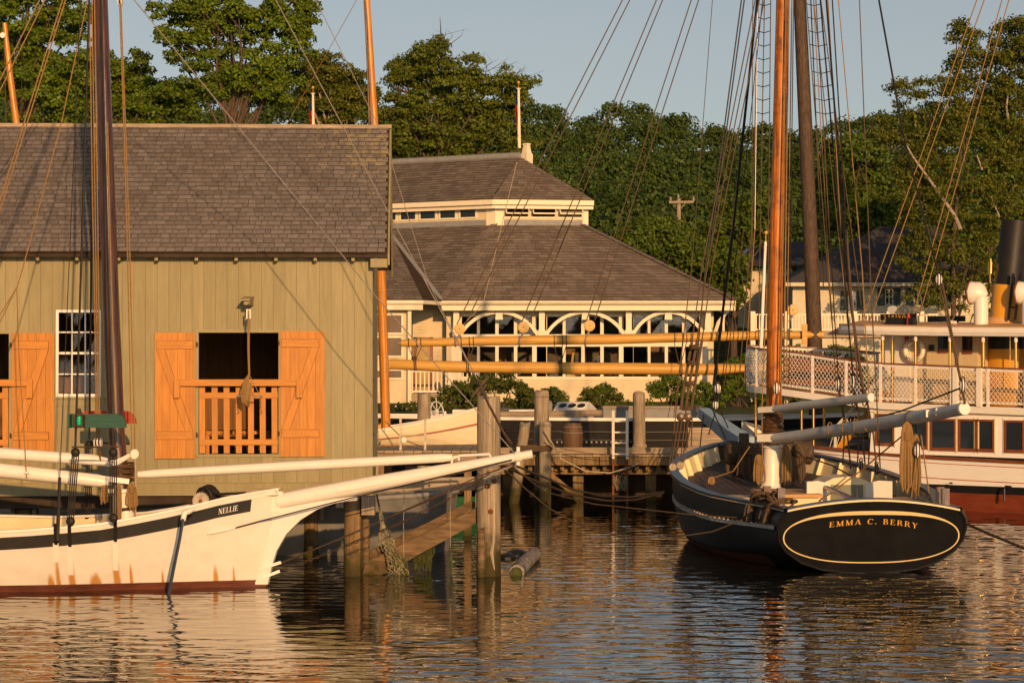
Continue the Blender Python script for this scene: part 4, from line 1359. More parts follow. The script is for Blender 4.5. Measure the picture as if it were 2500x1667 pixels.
for (px, a, b, lab, w) in ((988, 1180, 1368, 'thin pale line hanging to a loop beside the net', 0), (1102, 1165, 1345, 'thin line with a weedy end hanging near the tall pile', 1)):
    t = thing('hanging_line', lab, 'line', P(px, b, DP))
    obj('cord', MB().tube([P(px, a, DP), P(px - 3, (a + b) / 2, DP), P(px - 2, b, DP)], .005, 4), M['rope_pale'], t)
    if w: obj('weed', MB().tube([P(1101, 1335, DP), P(1101, 1365, DP), P(1102, 1412, DP)], [.01, .03, .018], 6), M['weed'], t)
    else: obj('weed', MB().tube([P(px - 3, 1362, DP), P(px - 6, 1370, DP), P(px + 4, 1372, DP)], .008, 4), M['weed'], t)
wc = thing('weed_clump', 'dark stringy weed hanging under the diagonal brace', 'seaweed', P(1035, 1400, DP))
wb = MB()
for k in range(40):
    x = random.uniform(1012, 1058)
    y = 1330 + random.uniform(0, 22)
    wb.tube([P(x, y, DP + .3), P(x + random.uniform(-4, 4), y + 20, DP + .3), P(x + random.uniform(-6, 6), min(1400, y + random.uniform(25, 60)), DP + .3)], [.02, .016, .006], 4)
obj('strands', wb, M['weed'], wc)
# floating log
LG = thing('floating_log', 'pale peeling birch log floating beside the tall pile', 'log', P(1285, 1385, 37.5))
lg = MB()
a, c = P(1262, 1403, CH * F / (1403 - HY)), P(1305, 1352, 39.5)
lg.tube([Vector((a.x, a.y, .04)), Vector(a).lerp(c, .4) + Vector((0, 0, .05)), c], [.125, .13, .12], 14)
obj('stem', lg, mat('peeling_birch_bark', (.26, .24, .22), .6, 6, .8, .5, (3, 1, 1), .15, grime=.6, grime_col=(.08, .065, .05), gscale=6), LG, smooth=True)
obj('weedy_end', MB().tube([Vector((a.x - .02, a.y - .05, .02)), Vector((a.x, a.y, .04)) + (c - a) * .08], [.1, .132], 14), M['weed'], LG, smooth=True)
tf = thing('dark_float', 'rounded dark float half under water beside the floating log', 'float', P(1258, 1362, 40))
obj('shell', MB().ball((P(1262, 880, 40.2).x, 40.2, .02), (.2, .25, .13)).ball((P(1240, 880, 40.0).x, 40.0, .0), (.16, .2, .1)), M['black_paint'], tf, smooth=True)

# ---------------------------------------------------------------- small boats behind the shed
def lap_hull(mb, L, B, D, Mx, nst=14, nk=6, sheer=.25, lap=.012):
    """lapstrake hull: bow at +x; strakes stepped"""
    rows_all = []
    for s in (-1, 1):
        for k in range(nk):
            rows = []
            for i in range(nst + 1):
                u = i / nst
                x = L * (u - .5)
                b = B / 2 * (math.sin(min(1, (1 - u) / .62) * math.pi / 2) ** .8) * (1 - .12 * (1 - u) ** 3)
                zt = D + sheer * (max(0, u - .35) / .65) ** 2
                row = []
                for e, o in ((k / nk, lap), ((k + 1) / nk, 0)):
                    z = zt * (1 - e) - .12 * e
                    y = max(.015, b * (1 - e ** 2.6 * .8))
                    row.append((x + .12 * (1 - e) * u, s * (y + (o if e > 0 or k else lap)), z))
                rows.append(row)
            mb.grid(rows)
    return mb


def small_sloop(px, dist, ang, zoff, label, mast_px, top_py, hull_mt, stripe=True, L=6.0):
    p = P(px, 880, dist)
    Mb = frame(p.x, p.y, ang, zoff)
    T = thing('small_sloop', label, 'sailboat', (p.x, p.y, 0), 'small sailboats behind the shed')
    obj('hull', lap_hull(MB(Mb), L, 2.0, DH, Mb, sheer=SHR), hull_mt, T)
    return T, Mb


SHR = .62
DH = .38
CRM = mat('cream_lapstrake_paint', (.70, .62, .44), .06, 3, .45, .06, grime=.15)
T1, MB1 = small_sloop(872, 47.5, 3, 1.60, 'cream lapstrake sailboat with a red stripe and varnished mast hauled out on the walkway', 0, 0, CRM, L=5.6)
zz = P(0, 1075, 46.5).z
Lq = 5.6
st = MB(MB1); st2 = MB(MB1)
for (mbx, e0, e1, o) in ((st, .30, .325, .02), (st2, .335, .345, .02)):
    rows = []
    for i in range(15):
        u = i / 14
        x = Lq * (u - .5)
        b = 1.0 * (math.sin(min(1, (1 - u) / .62) * math.pi / 2) ** .8) * (1 - .12 * (1 - u) ** 3)
        zt = DH + SHR * (max(0, u - .35) / .65) ** 2
        rows.append([(x + .12 * (1 - e) * u, -(b * (1 - e ** 2.6 * .8) + o), zt * (1 - e) - .12 * e) for e in (e0, e1)])
    mbx.grid(rows)
obj('red_stripe', st, M['red_paint'], T1)
obj('black_stripe', st2, M['black_paint'], T1)
gw = MB(MB1)
for s in (-1, 1):
    rows = []
    for i in range(15):
        u = i / 14
        b = 1.0 * (math.sin(min(1, (1 - u) / .62) * math.pi / 2) ** .8) * (1 - .12 * (1 - u) ** 3)
        zt = DH + SHR * (max(0, u - .35) / .65) ** 2
        x = Lq * (u - .5) + .12 * u
        rows.append([(x, s * (b + .035), zt), (x, s * (b + .035), zt + .035), (x, s * max(0, b - .06), zt + .035), (x, s * max(0, b - .06), zt)])
    gw.grid(rows, True)
obj('gunwale', gw, M['white'], T1)
obj('deck', MB(MB1).box((-2.4, -.7, .24), (.9, .7, .27)), M['varnish_h'], T1)
obj('coaming', MB(MB1).box((-2.3, -.62, .27), (.6, -.58, .56)).box((-2.3, .58, .27), (.6, .62, .56)), M['varnish_h'], T1)


def mast_of(T, pts, rs, mt='varnish'):
    return obj('mast', MB().tube(pts, rs, 12), M[mt], T, smooth=True)


DM = 46.9
mast_of(T1, [P(947, 1135, DM), P(943, 1080, DM), P(932, 700, DM), P(914, 300, DM), P(896, 0, DM), P(886, -180, DM)], [.1, .1, .095, .08, .062, .05])
obj('boom', MB().tube([P(905, 1092, DM - .6), P(1048, 1096, DM - .6)], [.045, .04], 10), M['varnish_h'], T1, smooth=True)
obj('shroud', MB().tube([P(924, 1085, DM - .5), P(918, 880, DM - .5), P(892, 0, DM - .1)], .007, 4).tube([P(952, 1040, DM - .9), P(890, -60, DM)], .006, 4), M['wire'], T1)
obj('forestay', MB().tube([P(700, 305, DM + 2), P(871, 0, DM), P(900, -52, DM)], .008, 4), M['rope'], T1)
obj('halyard', MB().tube([P(903, 300, DM - .1), P(888, 0, DM - .1)], .007, 4), M['rope'], T1)
obj('tackle_block', MB().lathe([(.06, -.02), (.06, .02)], 12, P(986, 1073, DM - 1), 'y'), M['white'], T1)
obj('tackle_rope', MB().tube([P(940, 1028, DM - .9), P(986, 1073, DM - 1)], .010).tube([P(986, 1073, DM - 1), P(1035, 1092, DM - .8)], .010), M['rope_dark'], T1)
for px in (978, 1037):
    pass
# pale railing on the walkway
RL = thing('walkway_railing', 'weathered pale wooden railing at the end of the walkway in front of the cream boat', 'railing', P(1005, 1100, WD + .3))
for px, a in ((978, 1020), (1038, 1022)):
    obj('post', MB().bar(P(px, 1103, WD + .3), P(px, a, WD + .3), .045, .045, (0, 1, 0)), mat('peeling_white_paint', (.45, .4, .32), .5, 12, .8, .3), RL)
obj('rail', MB().bar(P(978, 1064, WD + .32), P(1038, 1062, WD + .32), .03, .025), M['wood_grey_h'], RL)
# the other varnished mast, its boat hidden by the shed
T2, MB2 = small_sloop(60, 48.5, 4, 0, 'varnished mast of a small boat rising behind the shed roof at its far end', 0, 0, CRM)
D2 = 48.5
mast_of(T2, [P(75, 1090, D2), P(66, 620, D2), P(40, 300, D2), P(24, 180, D2), P(11, 57, D2)], [.1, .1, .075, .065, .05])
obj('masthead_block', MB().lathe([(.06, -.03), (.06, .03)], 12, P(7, 87, D2 - .12), 'y'), M['white'], T2)
obj('stay', MB().tube([P(15, 300, D2 - .1), P(9, 85, D2 - .1)], .01, 4), M['rope_dark'], T2)
# working skiff in the shade under the shed
SK = P(800, 880, 41.5)
MK = frame(SK.x, SK.y, 0)
T3 = thing('workboat', 'grey-white workboat with a red bottom in the shade under the shed corner', 'boat', (SK.x, SK.y, 0))
hb = MB(MK)
zr3, prof3 = .95, [(-2.6, 1.0), (-1.0, 1.1), (0.6, 1.05), (1.5, .8), (2.0, .45), (2.25, .03)]
for s in (-1, 1):
    hb.grid([[(x + .25 * (k / 5 - .4) * (x > 1), s * b * (1 if k > 1 else .9), -.4 + (zr3 + .4) * k / 5 + (.12 * max(0, x) / 2 if k == 5 else 0)) for k in range(6)] for x, b in prof3])
obj('hull', hb, mat('dingy_white_shade_tone', (.12, .12, .115), .25, 3, .5, .1, grime=.7, grime_col=(.06, .04, .025), gscale=1.6), T3, smooth=True)  # hull white darkened in colour to stand for the shade under the shed
rb = MB(MK)
for s in (-1, 1):
    rb.grid([[(x - .1 * (x > 1), s * (b * .93 + .012), z) for z in (-.3, -.1, .14)] for x, b in prof3])
obj('red_bottom', rb, M['red_bottom'], T3, smooth=True)
rl3 = MB(MK)
for s in (-1, 1):
    rl3.tube([(x + .15 * (x > 1), s * b, zr3 + .12 * max(0, x) / 2 + .02) for x, b in prof3], .045, 8)
obj('rub_rail', rl3, M['lead'], T3, smooth=True)
obj('deck', MB(MK).grid([[(x, -b * .97, zr3 - .05), (x, b * .97, zr3 - .05)] for x, b in prof3]), M['wood_grey_h'], T3)
# green-hulled boat further in
GP = P(985, 880, 50.2)
T4 = thing('green_boat', 'green hulled rowing boat behind the diagonal brace', 'boat', (GP.x, GP.y, 0))
MG = frame(GP.x, GP.y, 2)
obj('hull', lap_hull(MB(MG), 3.2, 1.4, .42, MG, sheer=.05), mat('bright_green_paint', (.02, .10, .04), .15, 4, .5, .1), T4)
obj('thwart', MB(MG).box((-.6, -.6, .36), (-.4, .6, .4)).box((.5, -.5, .36), (.7, .5, .4)), M['wood_grey_h'], T4)

# ---------------------------------------------------------------- far wharf
DW = 55.6
SW = F / DW
zd = P(0, 1109, DW).z
WH = thing('timber_wharf', 'weathered timber wharf with a heavy edge beam across the middle of the harbour', 'wharf', P(1450, 1100, DW))
xa, xb = P(1165, 0, DW).x, P(1990, 0, DW).x
x = xa
while x < xb:
    w = random.uniform(.19, .24)
    obj('plank', MB().box((x + .004, DW - .12 - random.uniform(0, .02), zd - .05), (x + w - .004, DW + 3.2, zd + random.uniform(-.008, 0))), M['wood_grey_h'], WH)
    x += w
for (p, q) in ((1165, 1462), (1464, 1760), (1762, 1990)):
    obj('edge_beam', MB().box((P(p, 0, DW).x, DW - .06, P(0, 1135, DW).z), (P(q, 0, DW).x, DW + .18, zd - .052)), M['pile_tan'], WH)
for (p, q) in ((1170, 1500), (1503, 1850)):
    obj('string_piece', MB().box((P(p, 0, DW).x, DW + .1, zd + .012), (P(q, 0, DW).x, DW + .32, P(0, 1093, DW).z)), M['wood_grey_h'], WH)
obj('lower_beam', MB().box((xa, DW + .5, P(0, 1160, DW).z), (xb, DW + .75, P(0, 1136, DW).z)), M['pile_tan'], WH)
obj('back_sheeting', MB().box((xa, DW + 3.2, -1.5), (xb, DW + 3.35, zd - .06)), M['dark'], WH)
for px in range(1190, 1900, 26):
    x = P(px, 0, DW + .4).x
    obj('joist_end', MB().box((x - .05, DW + .2, P(0, 1150, DW).z), (x + .05, DW + 3, P(0, 1137, DW).z)), M['pile_tan'], WH)
for px in (1240, 1412, 1590, 1700, 1830):
    x = P(px, 0, DW + .6).x
    obj('bearing_post', MB().box((x - .13, DW + .78, -1.5), (x + .13, DW + 1.04, P(0, 1137, DW).z)), M['pile_tan'], WH)
obj('wharf_brace', MB().bar(P(1335, 1150, DW + .4), P(1412, 1215, DW + .4), .12, .2, (0, 1, 0)), M['pile_tan'], WH)
M['rope_wet'] = mat('wet_dark_rope', (.045, .032, .022), .4, 30, .7, .3, (1, 1, 3), .25)
ps = {}
pile(1035, 960, 1215, 33, 'grey pile standing behind the cream sailboat below the porch railing', 'pile', 0, 'wharf_pile', group='piles along the wharf')
for (px, yt, yw, w, lean, lab) in ((1322, 955, 1226, 37, 0, 'tall grey pile with an iron band standing behind the lashed pile pair'), (1273, 1032, 1229, 26, .28, 'leaning shorter pile of the lashed pair on the wharf'),
                                   (1331, 1030, 1229, 30, 0, 'upright shorter pile of the lashed pair on the wharf'), (1562, 957, 1202, 31, -.02, 'tall pale pile with rope turns beside the wharf ladder')):
    ps[px] = pile(px - (18 if lean > .1 else 0), yt, yw, w, lab, 'pile', lean, 'wharf_pile', group='piles along the wharf')
obj('iron_band', MB().torus(P(1318, 968, 0) * 0 + Vector((ps[1322][1].x, ps[1322][1].y, P(0, 968, ps[1322][2]).z)), ps[1322][4] * .99, .012, (0, 0, 1), 20, 4), M['wire'], ps[1322][0])
lash = MB()
t, b_, d_, s_, r_, zt_ = ps[1331]
for k in range(4):
    z = P(0, 1088 + 3.4 * k, d_).z
    xl, xr = P(1262, 0, d_).x, P(1347, 0, d_).x
    lash.tube([(xl, b_.y - r_ * 1.1, z), ((xl + xr) / 2, b_.y - r_ * 1.3, z - .01), (xr, b_.y - r_ * 1.1, z), (xr + .02, b_.y + r_, z), (xl - .02, b_.y + r_, z), (xl, b_.y - r_ * 1.1, z)], .02, 5)
obj('wire_lashing', lash, M['rope_dark'], ps[1331][0])
for key, px0, px1 in ((1331, 1316, 1347), (1273, 1268, 1294)):
    t, b_, d_, s_, r_, zt_ = ps[key]
    for py in (1036, 1040):
        c = Vector((P((px0 + px1) / 2, 0, d_).x, b_.y, P(0, py, d_).z))
        obj('iron_band', MB().torus(c, r_ * 1.0, .012, (0, 0, 1), 20, 4), M['wire'], t)
rt = MB()
t, b_, d_, s_, r_, zt_ = ps[1562]
for k in range(9):
    rt.torus((b_.x, b_.y, P(0, 1086 + 1.6 * k, d_).z), r_ * 1.07, .012, (random.uniform(-.05, .05), random.uniform(-.05, .05), 1), 20, 5)
rt.tube([P(1546, 1090, d_ - .2), P(1540, 1100, d_ - .25), P(1541, 1121, d_ - .25)], .014, 5)
obj('rope_turns', rt, M['rope_pale'], t, smooth=True)
# loose ropes
for (pts, mt, lab, r) in (([(1330, 1050), (1370, 1120), (1430, 1150), (1490, 1154), (1540, 1140), (1575, 1122)], 'rope_pale', 'pale slack rope hung between the lashed piles and the roped pile', .018),
                          ([(1331, 1075), (1350, 1092), (1370, 1110)], 'rope_pale', 'short pale rope end hanging by the lashed piles', .014),
                          ([(1335, 1086), (1400, 1100), (1480, 1112), (1560, 1113)], 'rope_dark', 'thin dark rope along the wharf edge below the barrel', .008)):
    dd = DW - .75
    t = thing('slack_rope', lab, 'rope', P(*pts[0], dd))
    obj('line', MB().tube([P(*p, dd) for p in pts], r, 6), M[mt], t, smooth=True)
# mooring lines from the bowsprit pile to the dark boat
for i, (pts, r, mt, lab) in enumerate((([(1262, 1138, 36.6), (1330, 1165, 37.5), (1400, 1195, 38.5), (1470, 1210, 39.5), (1540, 1213, 41), (1620, 1200, 43)], .018, 'rope_wet', 'upper thick mooring line sagging from the bowsprit end to the dark sloop'),
                                       ([(1240, 1142, 36.6), (1310, 1175, 37.5), (1400, 1208, 38.5), (1480, 1222, 39.5), (1550, 1220, 41), (1620, 1203, 43)], .018, 'rope_wet', 'middle thick mooring line sagging just above the water'),
                                       ([(1238, 1150, 36.6), (1280, 1190, 36.8), (1340, 1240, 37), (1420, 1284, 37.2), (1520, 1310, 37.5), (1640, 1312, 38), (1740, 1297, 38.2), (1812, 1268, 38.4)], .013, 'rope_wet', 'long thin mooring line dipping from the tall pile to the dark stern'),
                                       ([(1245, 1135, 36.6), (1330, 1200, 37.2), (1450, 1230, 38), (1590, 1245, 38.6), (1700, 1257, 38.4), (1800, 1263, 38.3)], .012, 'rope_wet', 'thin dark mooring line running along the dark hull side'),
                                       ([(2352, 1275, 37.8), (2420, 1305, 37), (2560, 1362, 36)], .024, 'rope_wet', 'dark mooring rope leading off from the stern corner to the frame edge'))):
    t = thing('mooring_line', lab, 'mooring line', P(*pts[0]))
    obj('line', MB().tube([P(*p) for p in pts], r, 6), M[mt], t, smooth=True)
# ladder
LD = thing('wharf_ladder', 'white wooden ladder with rusty lower end leaning on the wharf edge', 'ladder', P(1512, 1220, DW - .3))
dl = DW - .3
PWM = mat('flaking_white_ladder_paint', (.74, .68, .58), .2, 12, .7, .3)
for px in (1497, 1531):
    obj('side_rail', MB().bar(P(px, 1120, dl), P(px, 1002, dl), .065, .06, (0, 1, 0)), PWM, LD)
    obj('lower_rail', MB().bar(P(px, 1240, dl), P(px, 1121, dl), .05, .06, (0, 1, 0)), M['rust'], LD)
for py in (1028, 1055, 1081, 1108):
    obj('rung', MB().bar(P(1497, py, dl - .01), P(1531, py, dl - .01), .035, .035), PWM, LD)
for py in (1135, 1162, 1190):
    obj('rung', MB().bar(P(1497, py, dl - .01), P(1531, py, dl - .01), .025, .025), M['rust'], LD)
nb_ = MB()
for k in range(40):
    a = (random.uniform(1498, 1530), random.uniform(1158, 1176)); b = (1500 + random.uniform(2, 28), random.uniform(1185, 1200))
    nb_.tube([P(*a, dl - .04), P(a[0] + random.uniform(-5, 5), 1180, dl - .06 - random.uniform(0, .05)), P(*b, dl - .04)], .008, 4)
obj('tangled_net', nb_, M['net'], LD)
# barrel
BD = DW + .75
BL = thing('barrel', 'brown oak barrel with iron hoops standing on the wharf', 'barrel', P(1398, 1085, BD))
bc = P(1398, 880, BD)
hB = P(0, 1033, BD).z - zd
obj('staves', barrel(MB(), (bc.x, bc.y, zd), .265, hB, n=22), mat('oak_staves', (.10, .055, .028), .35, 3, .6, .3, (14, 14, .6), .3), BL, smooth=True)
for f in (.1, .2, .68, .88):
    rr_ = .265 * (1 - .2 * abs(f - .5) * 2 * abs(f - .5) * 2)
    obj('hoop', MB().torus((bc.x, bc.y, zd + hB * f), rr_ * .985, .014, (0, 0, 1), 24, 4), M['wire'], BL)
obj('lid', MB().lathe([(.2, zd + hB - .03), (.2, zd + hB + .004)], 20, (bc.x, bc.y, 0)), M['navy_rail'], BL)
# planks stacked at the foot of the wharf, crate beside the dark bow
CR = thing('slatted_crate', 'weathered board crate on the wharf behind the dark bowsprit', 'crate', P(1700, 1095, DW + .6))
for k in range(4):
    obj('board', MB().box((P(1680, 0, DW + .6).x, DW + .6, zd + .02 + k * .16), (P(1790, 0, DW + .6).x, DW + .64, zd + .165 + k * .16)), M['wood_grey_h'], CR)
obj('crate_core', MB().box((P(1681, 0, DW + .6).x, DW + .642, zd), (P(1789, 0, DW + .6).x, DW + 1.1, zd + .62)), M['wood_grey'], CR)

# ---------------------------------------------------------------- black schooner behind the wharf
DSC = 62.0
SCH = thing('black_schooner', 'black hulled schooner with white rail and long yellow boom lying behind the wharf', 'schooner', P(1400, 1060, DSC))
c0 = P(900, 0, DSC).x
c1 = P(2120, 0, DSC).x


def scb(u): return 1.75 * math.sin(min(1, .25 + u * 2) * math.pi / 2) * (1 - max(0, (u - .6) / .4) ** 2 * .97)
def sczr(u): return P(0, 1028, DSC - 1.6).z + .0 + .5 * max(0, u - .5) ** 2 + .08 * (1 - u) ** 2


hs = MB()
us = [k / 16 for k in range(17)]
for s in (-1, 1):
    hs.grid([[(c0 + (c1 - c0) * u, DSC + s * scb(u) * (1 if k > 1 else .8), -.5 + (sczr(u) + .5) * k / 5) for k in range(6)] for u in us])
obj('hull', hs, mat('tarred_black_planking', (.010, .009, .009), .3, 3, .7, .15, (.5, 3, 6), .2, grime=.3, grime_col=(.02, .016, .014), gscale=1.5), SCH, smooth=True)
for e in (.30, .52, .72):
    st_ = MB()
    st_.grid([[(c0 + (c1 - c0) * u, DSC - scb(u) - .008 - o, sczr(u) - e + dz) for (o, dz) in ((0, -.02), (.015, -.012), (.015, .012), (0, .02))] for u in us])
    obj('wale', st_, M['black_paint'], SCH)
rl_ = MB()
for s in (-1, 1):
    rl_.grid([[(c0 + (c1 - c0) * u, DSC + s * (scb(u) + o), sczr(u) + dz) for (o, dz) in ((.03, -.01), (.03, .07), (-.12, .07), (-.12, -.01))] for u in us], True)
obj('rail', rl_, M['white'], SCH)
obj('deck', MB().grid([[(c0 + (c1 - c0) * u, DSC - scb(u) * .96, sczr(u) - .3), (c0 + (c1 - c0) * u, DSC + scb(u) * .96, sczr(u) - .3)] for u in us]), M['deck'], SCH)
zdk = sczr(.3) - .3
def sbox(px0, px1, py0, py1, dd, dep, mt, name, par=SCH):
    return obj(name, MB().box((P(px0, 0, dd).x, dd, P(0, py1, dd).z), (P(px1, 0, dd).x, dd + dep, P(0, py0, dd).z)), mt, par)


for px in range(1360, 1560, 12):
    p = P(px + 4, 1080, DSC - 1.8)
    obj('port_lug', MB().lathe([(.03, -.02), (.03, .03)], 8, P(px * 1.0, 1079, DSC - 1.80), 'y'), M['wire'], SCH)
# skylight with three portholes
dS = DSC - .4
sk = [P(1350, 1003, dS), P(1428, 1003, dS), P(1441, 981, dS), P(1363, 981, dS)]
SKY_ = obj('skylight', MB().add([P(1350, 1030, dS), P(1428, 1030, dS), P(1428, 1003, dS), P(1350, 1003, dS), P(1363, 981, dS) + Vector((0, .5, 0)), P(1441, 981, dS) + Vector((0, .5, 0)), P(1460, 1000, dS) + Vector((0, 1.0, 0)), P(1460, 1030, dS) + Vector((0, 1, 0)), P(1380, 1000, dS) + Vector((0, 1, 0)), P(1380, 1030, dS) + Vector((0, 1, 0))],
                               [(0, 1, 2, 3), (3, 2, 5, 4), (1, 7, 6, 5, 2), (4, 5, 6, 8), (0, 3, 4, 8, 9)]), M['white'], SCH)
e1, e2 = (P(1428, 1003, dS) - P(1350, 1003, dS)), (P(1363, 981, dS) + Vector((0, .5, 0)) - P(1350, 1003, dS))
nrm = e1.cross(e2).normalized()
for f in (.23, .52, .81):
    c = P(1350, 1003, dS) + e1 * f + e2 * .5 + nrm * .01
    ring = [c + e1.normalized() * (.11 * math.cos(a)) + e2.normalized() * (.14 * math.sin(a)) for a in [k * math.pi / 8 for k in range(16)]]
    obj('porthole', MB().prism(ring, nrm * .012), M['glass'], SKY_)
    obj('porthole_rim', MB().tube(ring + ring[:1], .014, 5, False), M['white'], SKY_)
sbox(1473, 1710, 995, 1030, dS - .2, 1.0, M['lead'], 'deck_house')
obj('house_top', MB().box((P(1471, 0, dS).x, dS - .25, P(0, 996, dS).z), (P(1713, 0, dS).x, dS + .9, P(0, 991, dS).z)), M['wood_grey_h'], SCH)
sbox(1105, 1335, 1000, 1012, dS - .3, .5, M['white'], 'cabin_side')
sbox(1105, 1400, 1012, 1017, dS - .4, .6, M['deck'], 'cabin_ledge')
obj('stowed_spar', MB().tube([P(1110, 1014, dS - .7), P(1470, 1008, dS - .7)], [.09, .09], 10).tube([P(1240, 1022, dS - .75), P(1420, 1016, dS - .75)], [.06, .06], 10), M['wood_grey_h'], SCH)
obj('water_tank', MB().lathe([(.2, 0), (.24, .03), (.24, .85), (.2, .9)], 18, (P(1308, 0, dS).x, 0, P(0, 997, dS).z), 'x').M and MB().tube([P(1318, 998, dS), P(1322, 998, dS), P(1343, 998, dS), P(1348, 998, dS)], [.19, .24, .24, .19], 18), M['lead'], SCH, smooth=True)
obj('black_vent', MB().prism([P(1224, 996, dS - .5), P(1245, 996, dS - .5), P(1236, 1025, dS - .5), P(1224, 1025, dS - .5)], (0, .3, 0)), M['black_paint'], SCH)
for k, px in enumerate((1376, 1406)):
    sbox(px, px + 12, 1017, 1023, dS - .8, .1, M['white'], 'rail_chock')
# steering wheel
wc_ = P(1067, 1004, DSC - .2)
ax_ = Vector((.75, -.6, .15)).normalized()
WHL = obj('steering_wheel', MB().torus(wc_, .27, .022, ax_, 24, 6), M['grey_paint'], SCH, smooth=True)
s1 = ax_.orthogonal().normalized(); s2 = ax_.cross(s1)
sp_ = MB()
for k in range(8):
    a = k * math.pi / 4
    dr = s1 * math.cos(a) + s2 * math.sin(a)
    sp_.tube([wc_ + dr * .03, wc_ + dr * .38], .014, 5)
obj('spokes', sp_, M['grey_paint'], WHL)
obj('wheel_post', MB().bar(P(1078, 1036, DSC - .1), P(1088, 1004, DSC - .1), .08, .05).bar(wc_ + ax_ * .02, wc_ - ax_ * .3, .08, .08), M['white'], WHL)
obj('wheel_box', MB().prism([P(1005, 1030, DSC - .5), P(1060, 1030, DSC - .5), P(1060, 1018, DSC - .5), P(1020, 1010, DSC - .5)], (0, .6, 0)), M['white'], SCH)
obj('tilted_plank', MB().bar(P(1152, 968, DSC), P(1193, 918, DSC), .07, .35, (0, 1, 0)).bar(P(1168, 962, DSC + .1), P(1188, 938, DSC + .1), .07, .2, (0, 1, 0)), M['mast_old'], SCH)
# boom and gaff with lashings
db, dgf = DSC - .1, DSC - .1
BOOM = obj('boom', MB().tube([P(938, 895, db), P(955, 889, db), P(1100, 895, db), P(1400, 899, db), P(1700, 901, db), P(1960, 903, db)], [.12, .14, .155, .165, .16, .14], 16), M['varnish_h'], SCH, smooth=True)
GAFF = obj('gaff', MB().tube([P(980, 838, dgf), P(1000, 837, dgf), P(1200, 832, dgf), P(1500, 828, dgf), P(1800, 820, dgf), P(2010, 817, dgf)], [.09, .11, .125, .135, .13, .1], 16), M['varnish_h'], SCH, smooth=True)
obj('gaff_end', MB().tube([P(972, 838, dgf), P(982, 838, dgf)], [.06, .09], 10), M['wood_grey_h'], GAFF)
lsh = MB()
for (px, pyb, pyg) in ((1012, 889, 837), (1140, 896, 834), (1367, 899, 830), (1660, 901, 824)):
    for dx in (-14, 6, 16):
        lsh.torus(P(px + dx, pyg, dgf), .135, .012, (1, 0, .05), 16, 4)
        lsh.tube([P(px + dx, pyg + 12, dgf - .13), P(px + dx * .2, pyb - 14, dgf - .15)], .011, 4)
    for dx in (0, 4):
        lsh.torus(P(px + dx, pyb, db), .172, .014, (1, 0, .04), 16, 4)
    lsh.ball(P(px, pyb - 14, db - .05), .07, 8, 5)
obj('lashing', lsh, M['rope_dark'], GAFF)
for (px, py) in ((1122, 803), (1278, 799), (1439, 795), (1935, 757)):
    c = P(px, py, DSC - .2)
    o = obj('wooden_block', MB().add([], []).M and MB().lathe([(.10, -.07), (.155, -.055), (.155, -.02), (.10, -.015), (.10, .015), (.155, .02), (.155, .055), (.10, .07)], 18, c, 'y'), M['block_wood'], SCH, smooth=False)
    o.scale = (1, 1, 1)
    obj('strop', MB().tube([c + Vector((0, 0, -.15)), c + Vector((-.1, 0, -.32))], .03, 6).torus(P(px - 10, 833 if px < 1800 else 817, dgf), .14, .025, (1, 0, 0), 16, 5), M['wire'], o)
    obj('sheave_pin', MB().lathe([(.02, -.075), (.02, .075)], 4, c, 'y'), M['iron'], o)
# halyards leading up from the blocks
for (a, b) in (((1115, 792), (1520, 0)), ((1135, 792), (1538, 0)), ((1272, 790), (1603, 0)), ((1292, 788), (1618, 0)), ((1432, 782), (1688, 0)), ((1452, 782), (1706, 0))):
    q = (b[0] + (b[0] - a[0]) * .12, b[1] - (a[1] - b[1]) * .12)
    obj('peak_halyard', MB().tube([P(*a, DSC - .2), P(*q, DSC)], .016, 5), M['rope_dark'], SCH)
obj('pale_halyard', MB().tube([P(1125, 800, DSC - .2), P(1180, 740, DSC - .2), P(1262, 395, DSC)], .010, 4), M['rope_pale'], SCH)
# mast of the schooner
ms = [(1995, 1080), (1988, 810), (1981, 640), (1966, 300), (1952, 0), (1944, -150)]
SM = obj('mast', MB().tube([P(*p, DSC) for p in ms], [.21, .21, .205, .19, .17, .16], 14), M['mast_old'], SCH, smooth=True)
obj('gaff_saddle', MB().box((P(1958, 0, DSC - .3).x, DSC - .35, P(0, 842, DSC).z), (P(1967, 0, DSC).x, DSC - .25, P(0, 792, DSC).z)), M['varnish_h'], GAFF)
for (a, b, r, mt) in (((1723, 650), (1813, -20), .02, 'tar'), ((1728, 650), (1820, -20), .02, 'tar'), ((1690, 1000), (1723, 650), .018, 'tar'), ((1777, 650), (1852, -20), .03, 'tar'), ((1742, 960), (1777, 650), .034, 'tar'),
                      ((1690, 640), (1741, -20), .010, 'rope_dark'), ((1636, 1090), (1690, 640), .010, 'rope_dark'),
                      ((1835, 560), (1838, -20), .012, 'rope_dark'), ((1800, 980), (1835, 560), .016, 'rope_dark'), ((1812, 1000), (1843, 560), .014, 'rope'), ((1843, 560), (1850, -20), .009, 'white')):
    obj('stay', MB().tube([P(*a, DSC - 1.2), P(*b, DSC - .8)], r, 5), M[mt], SCH)
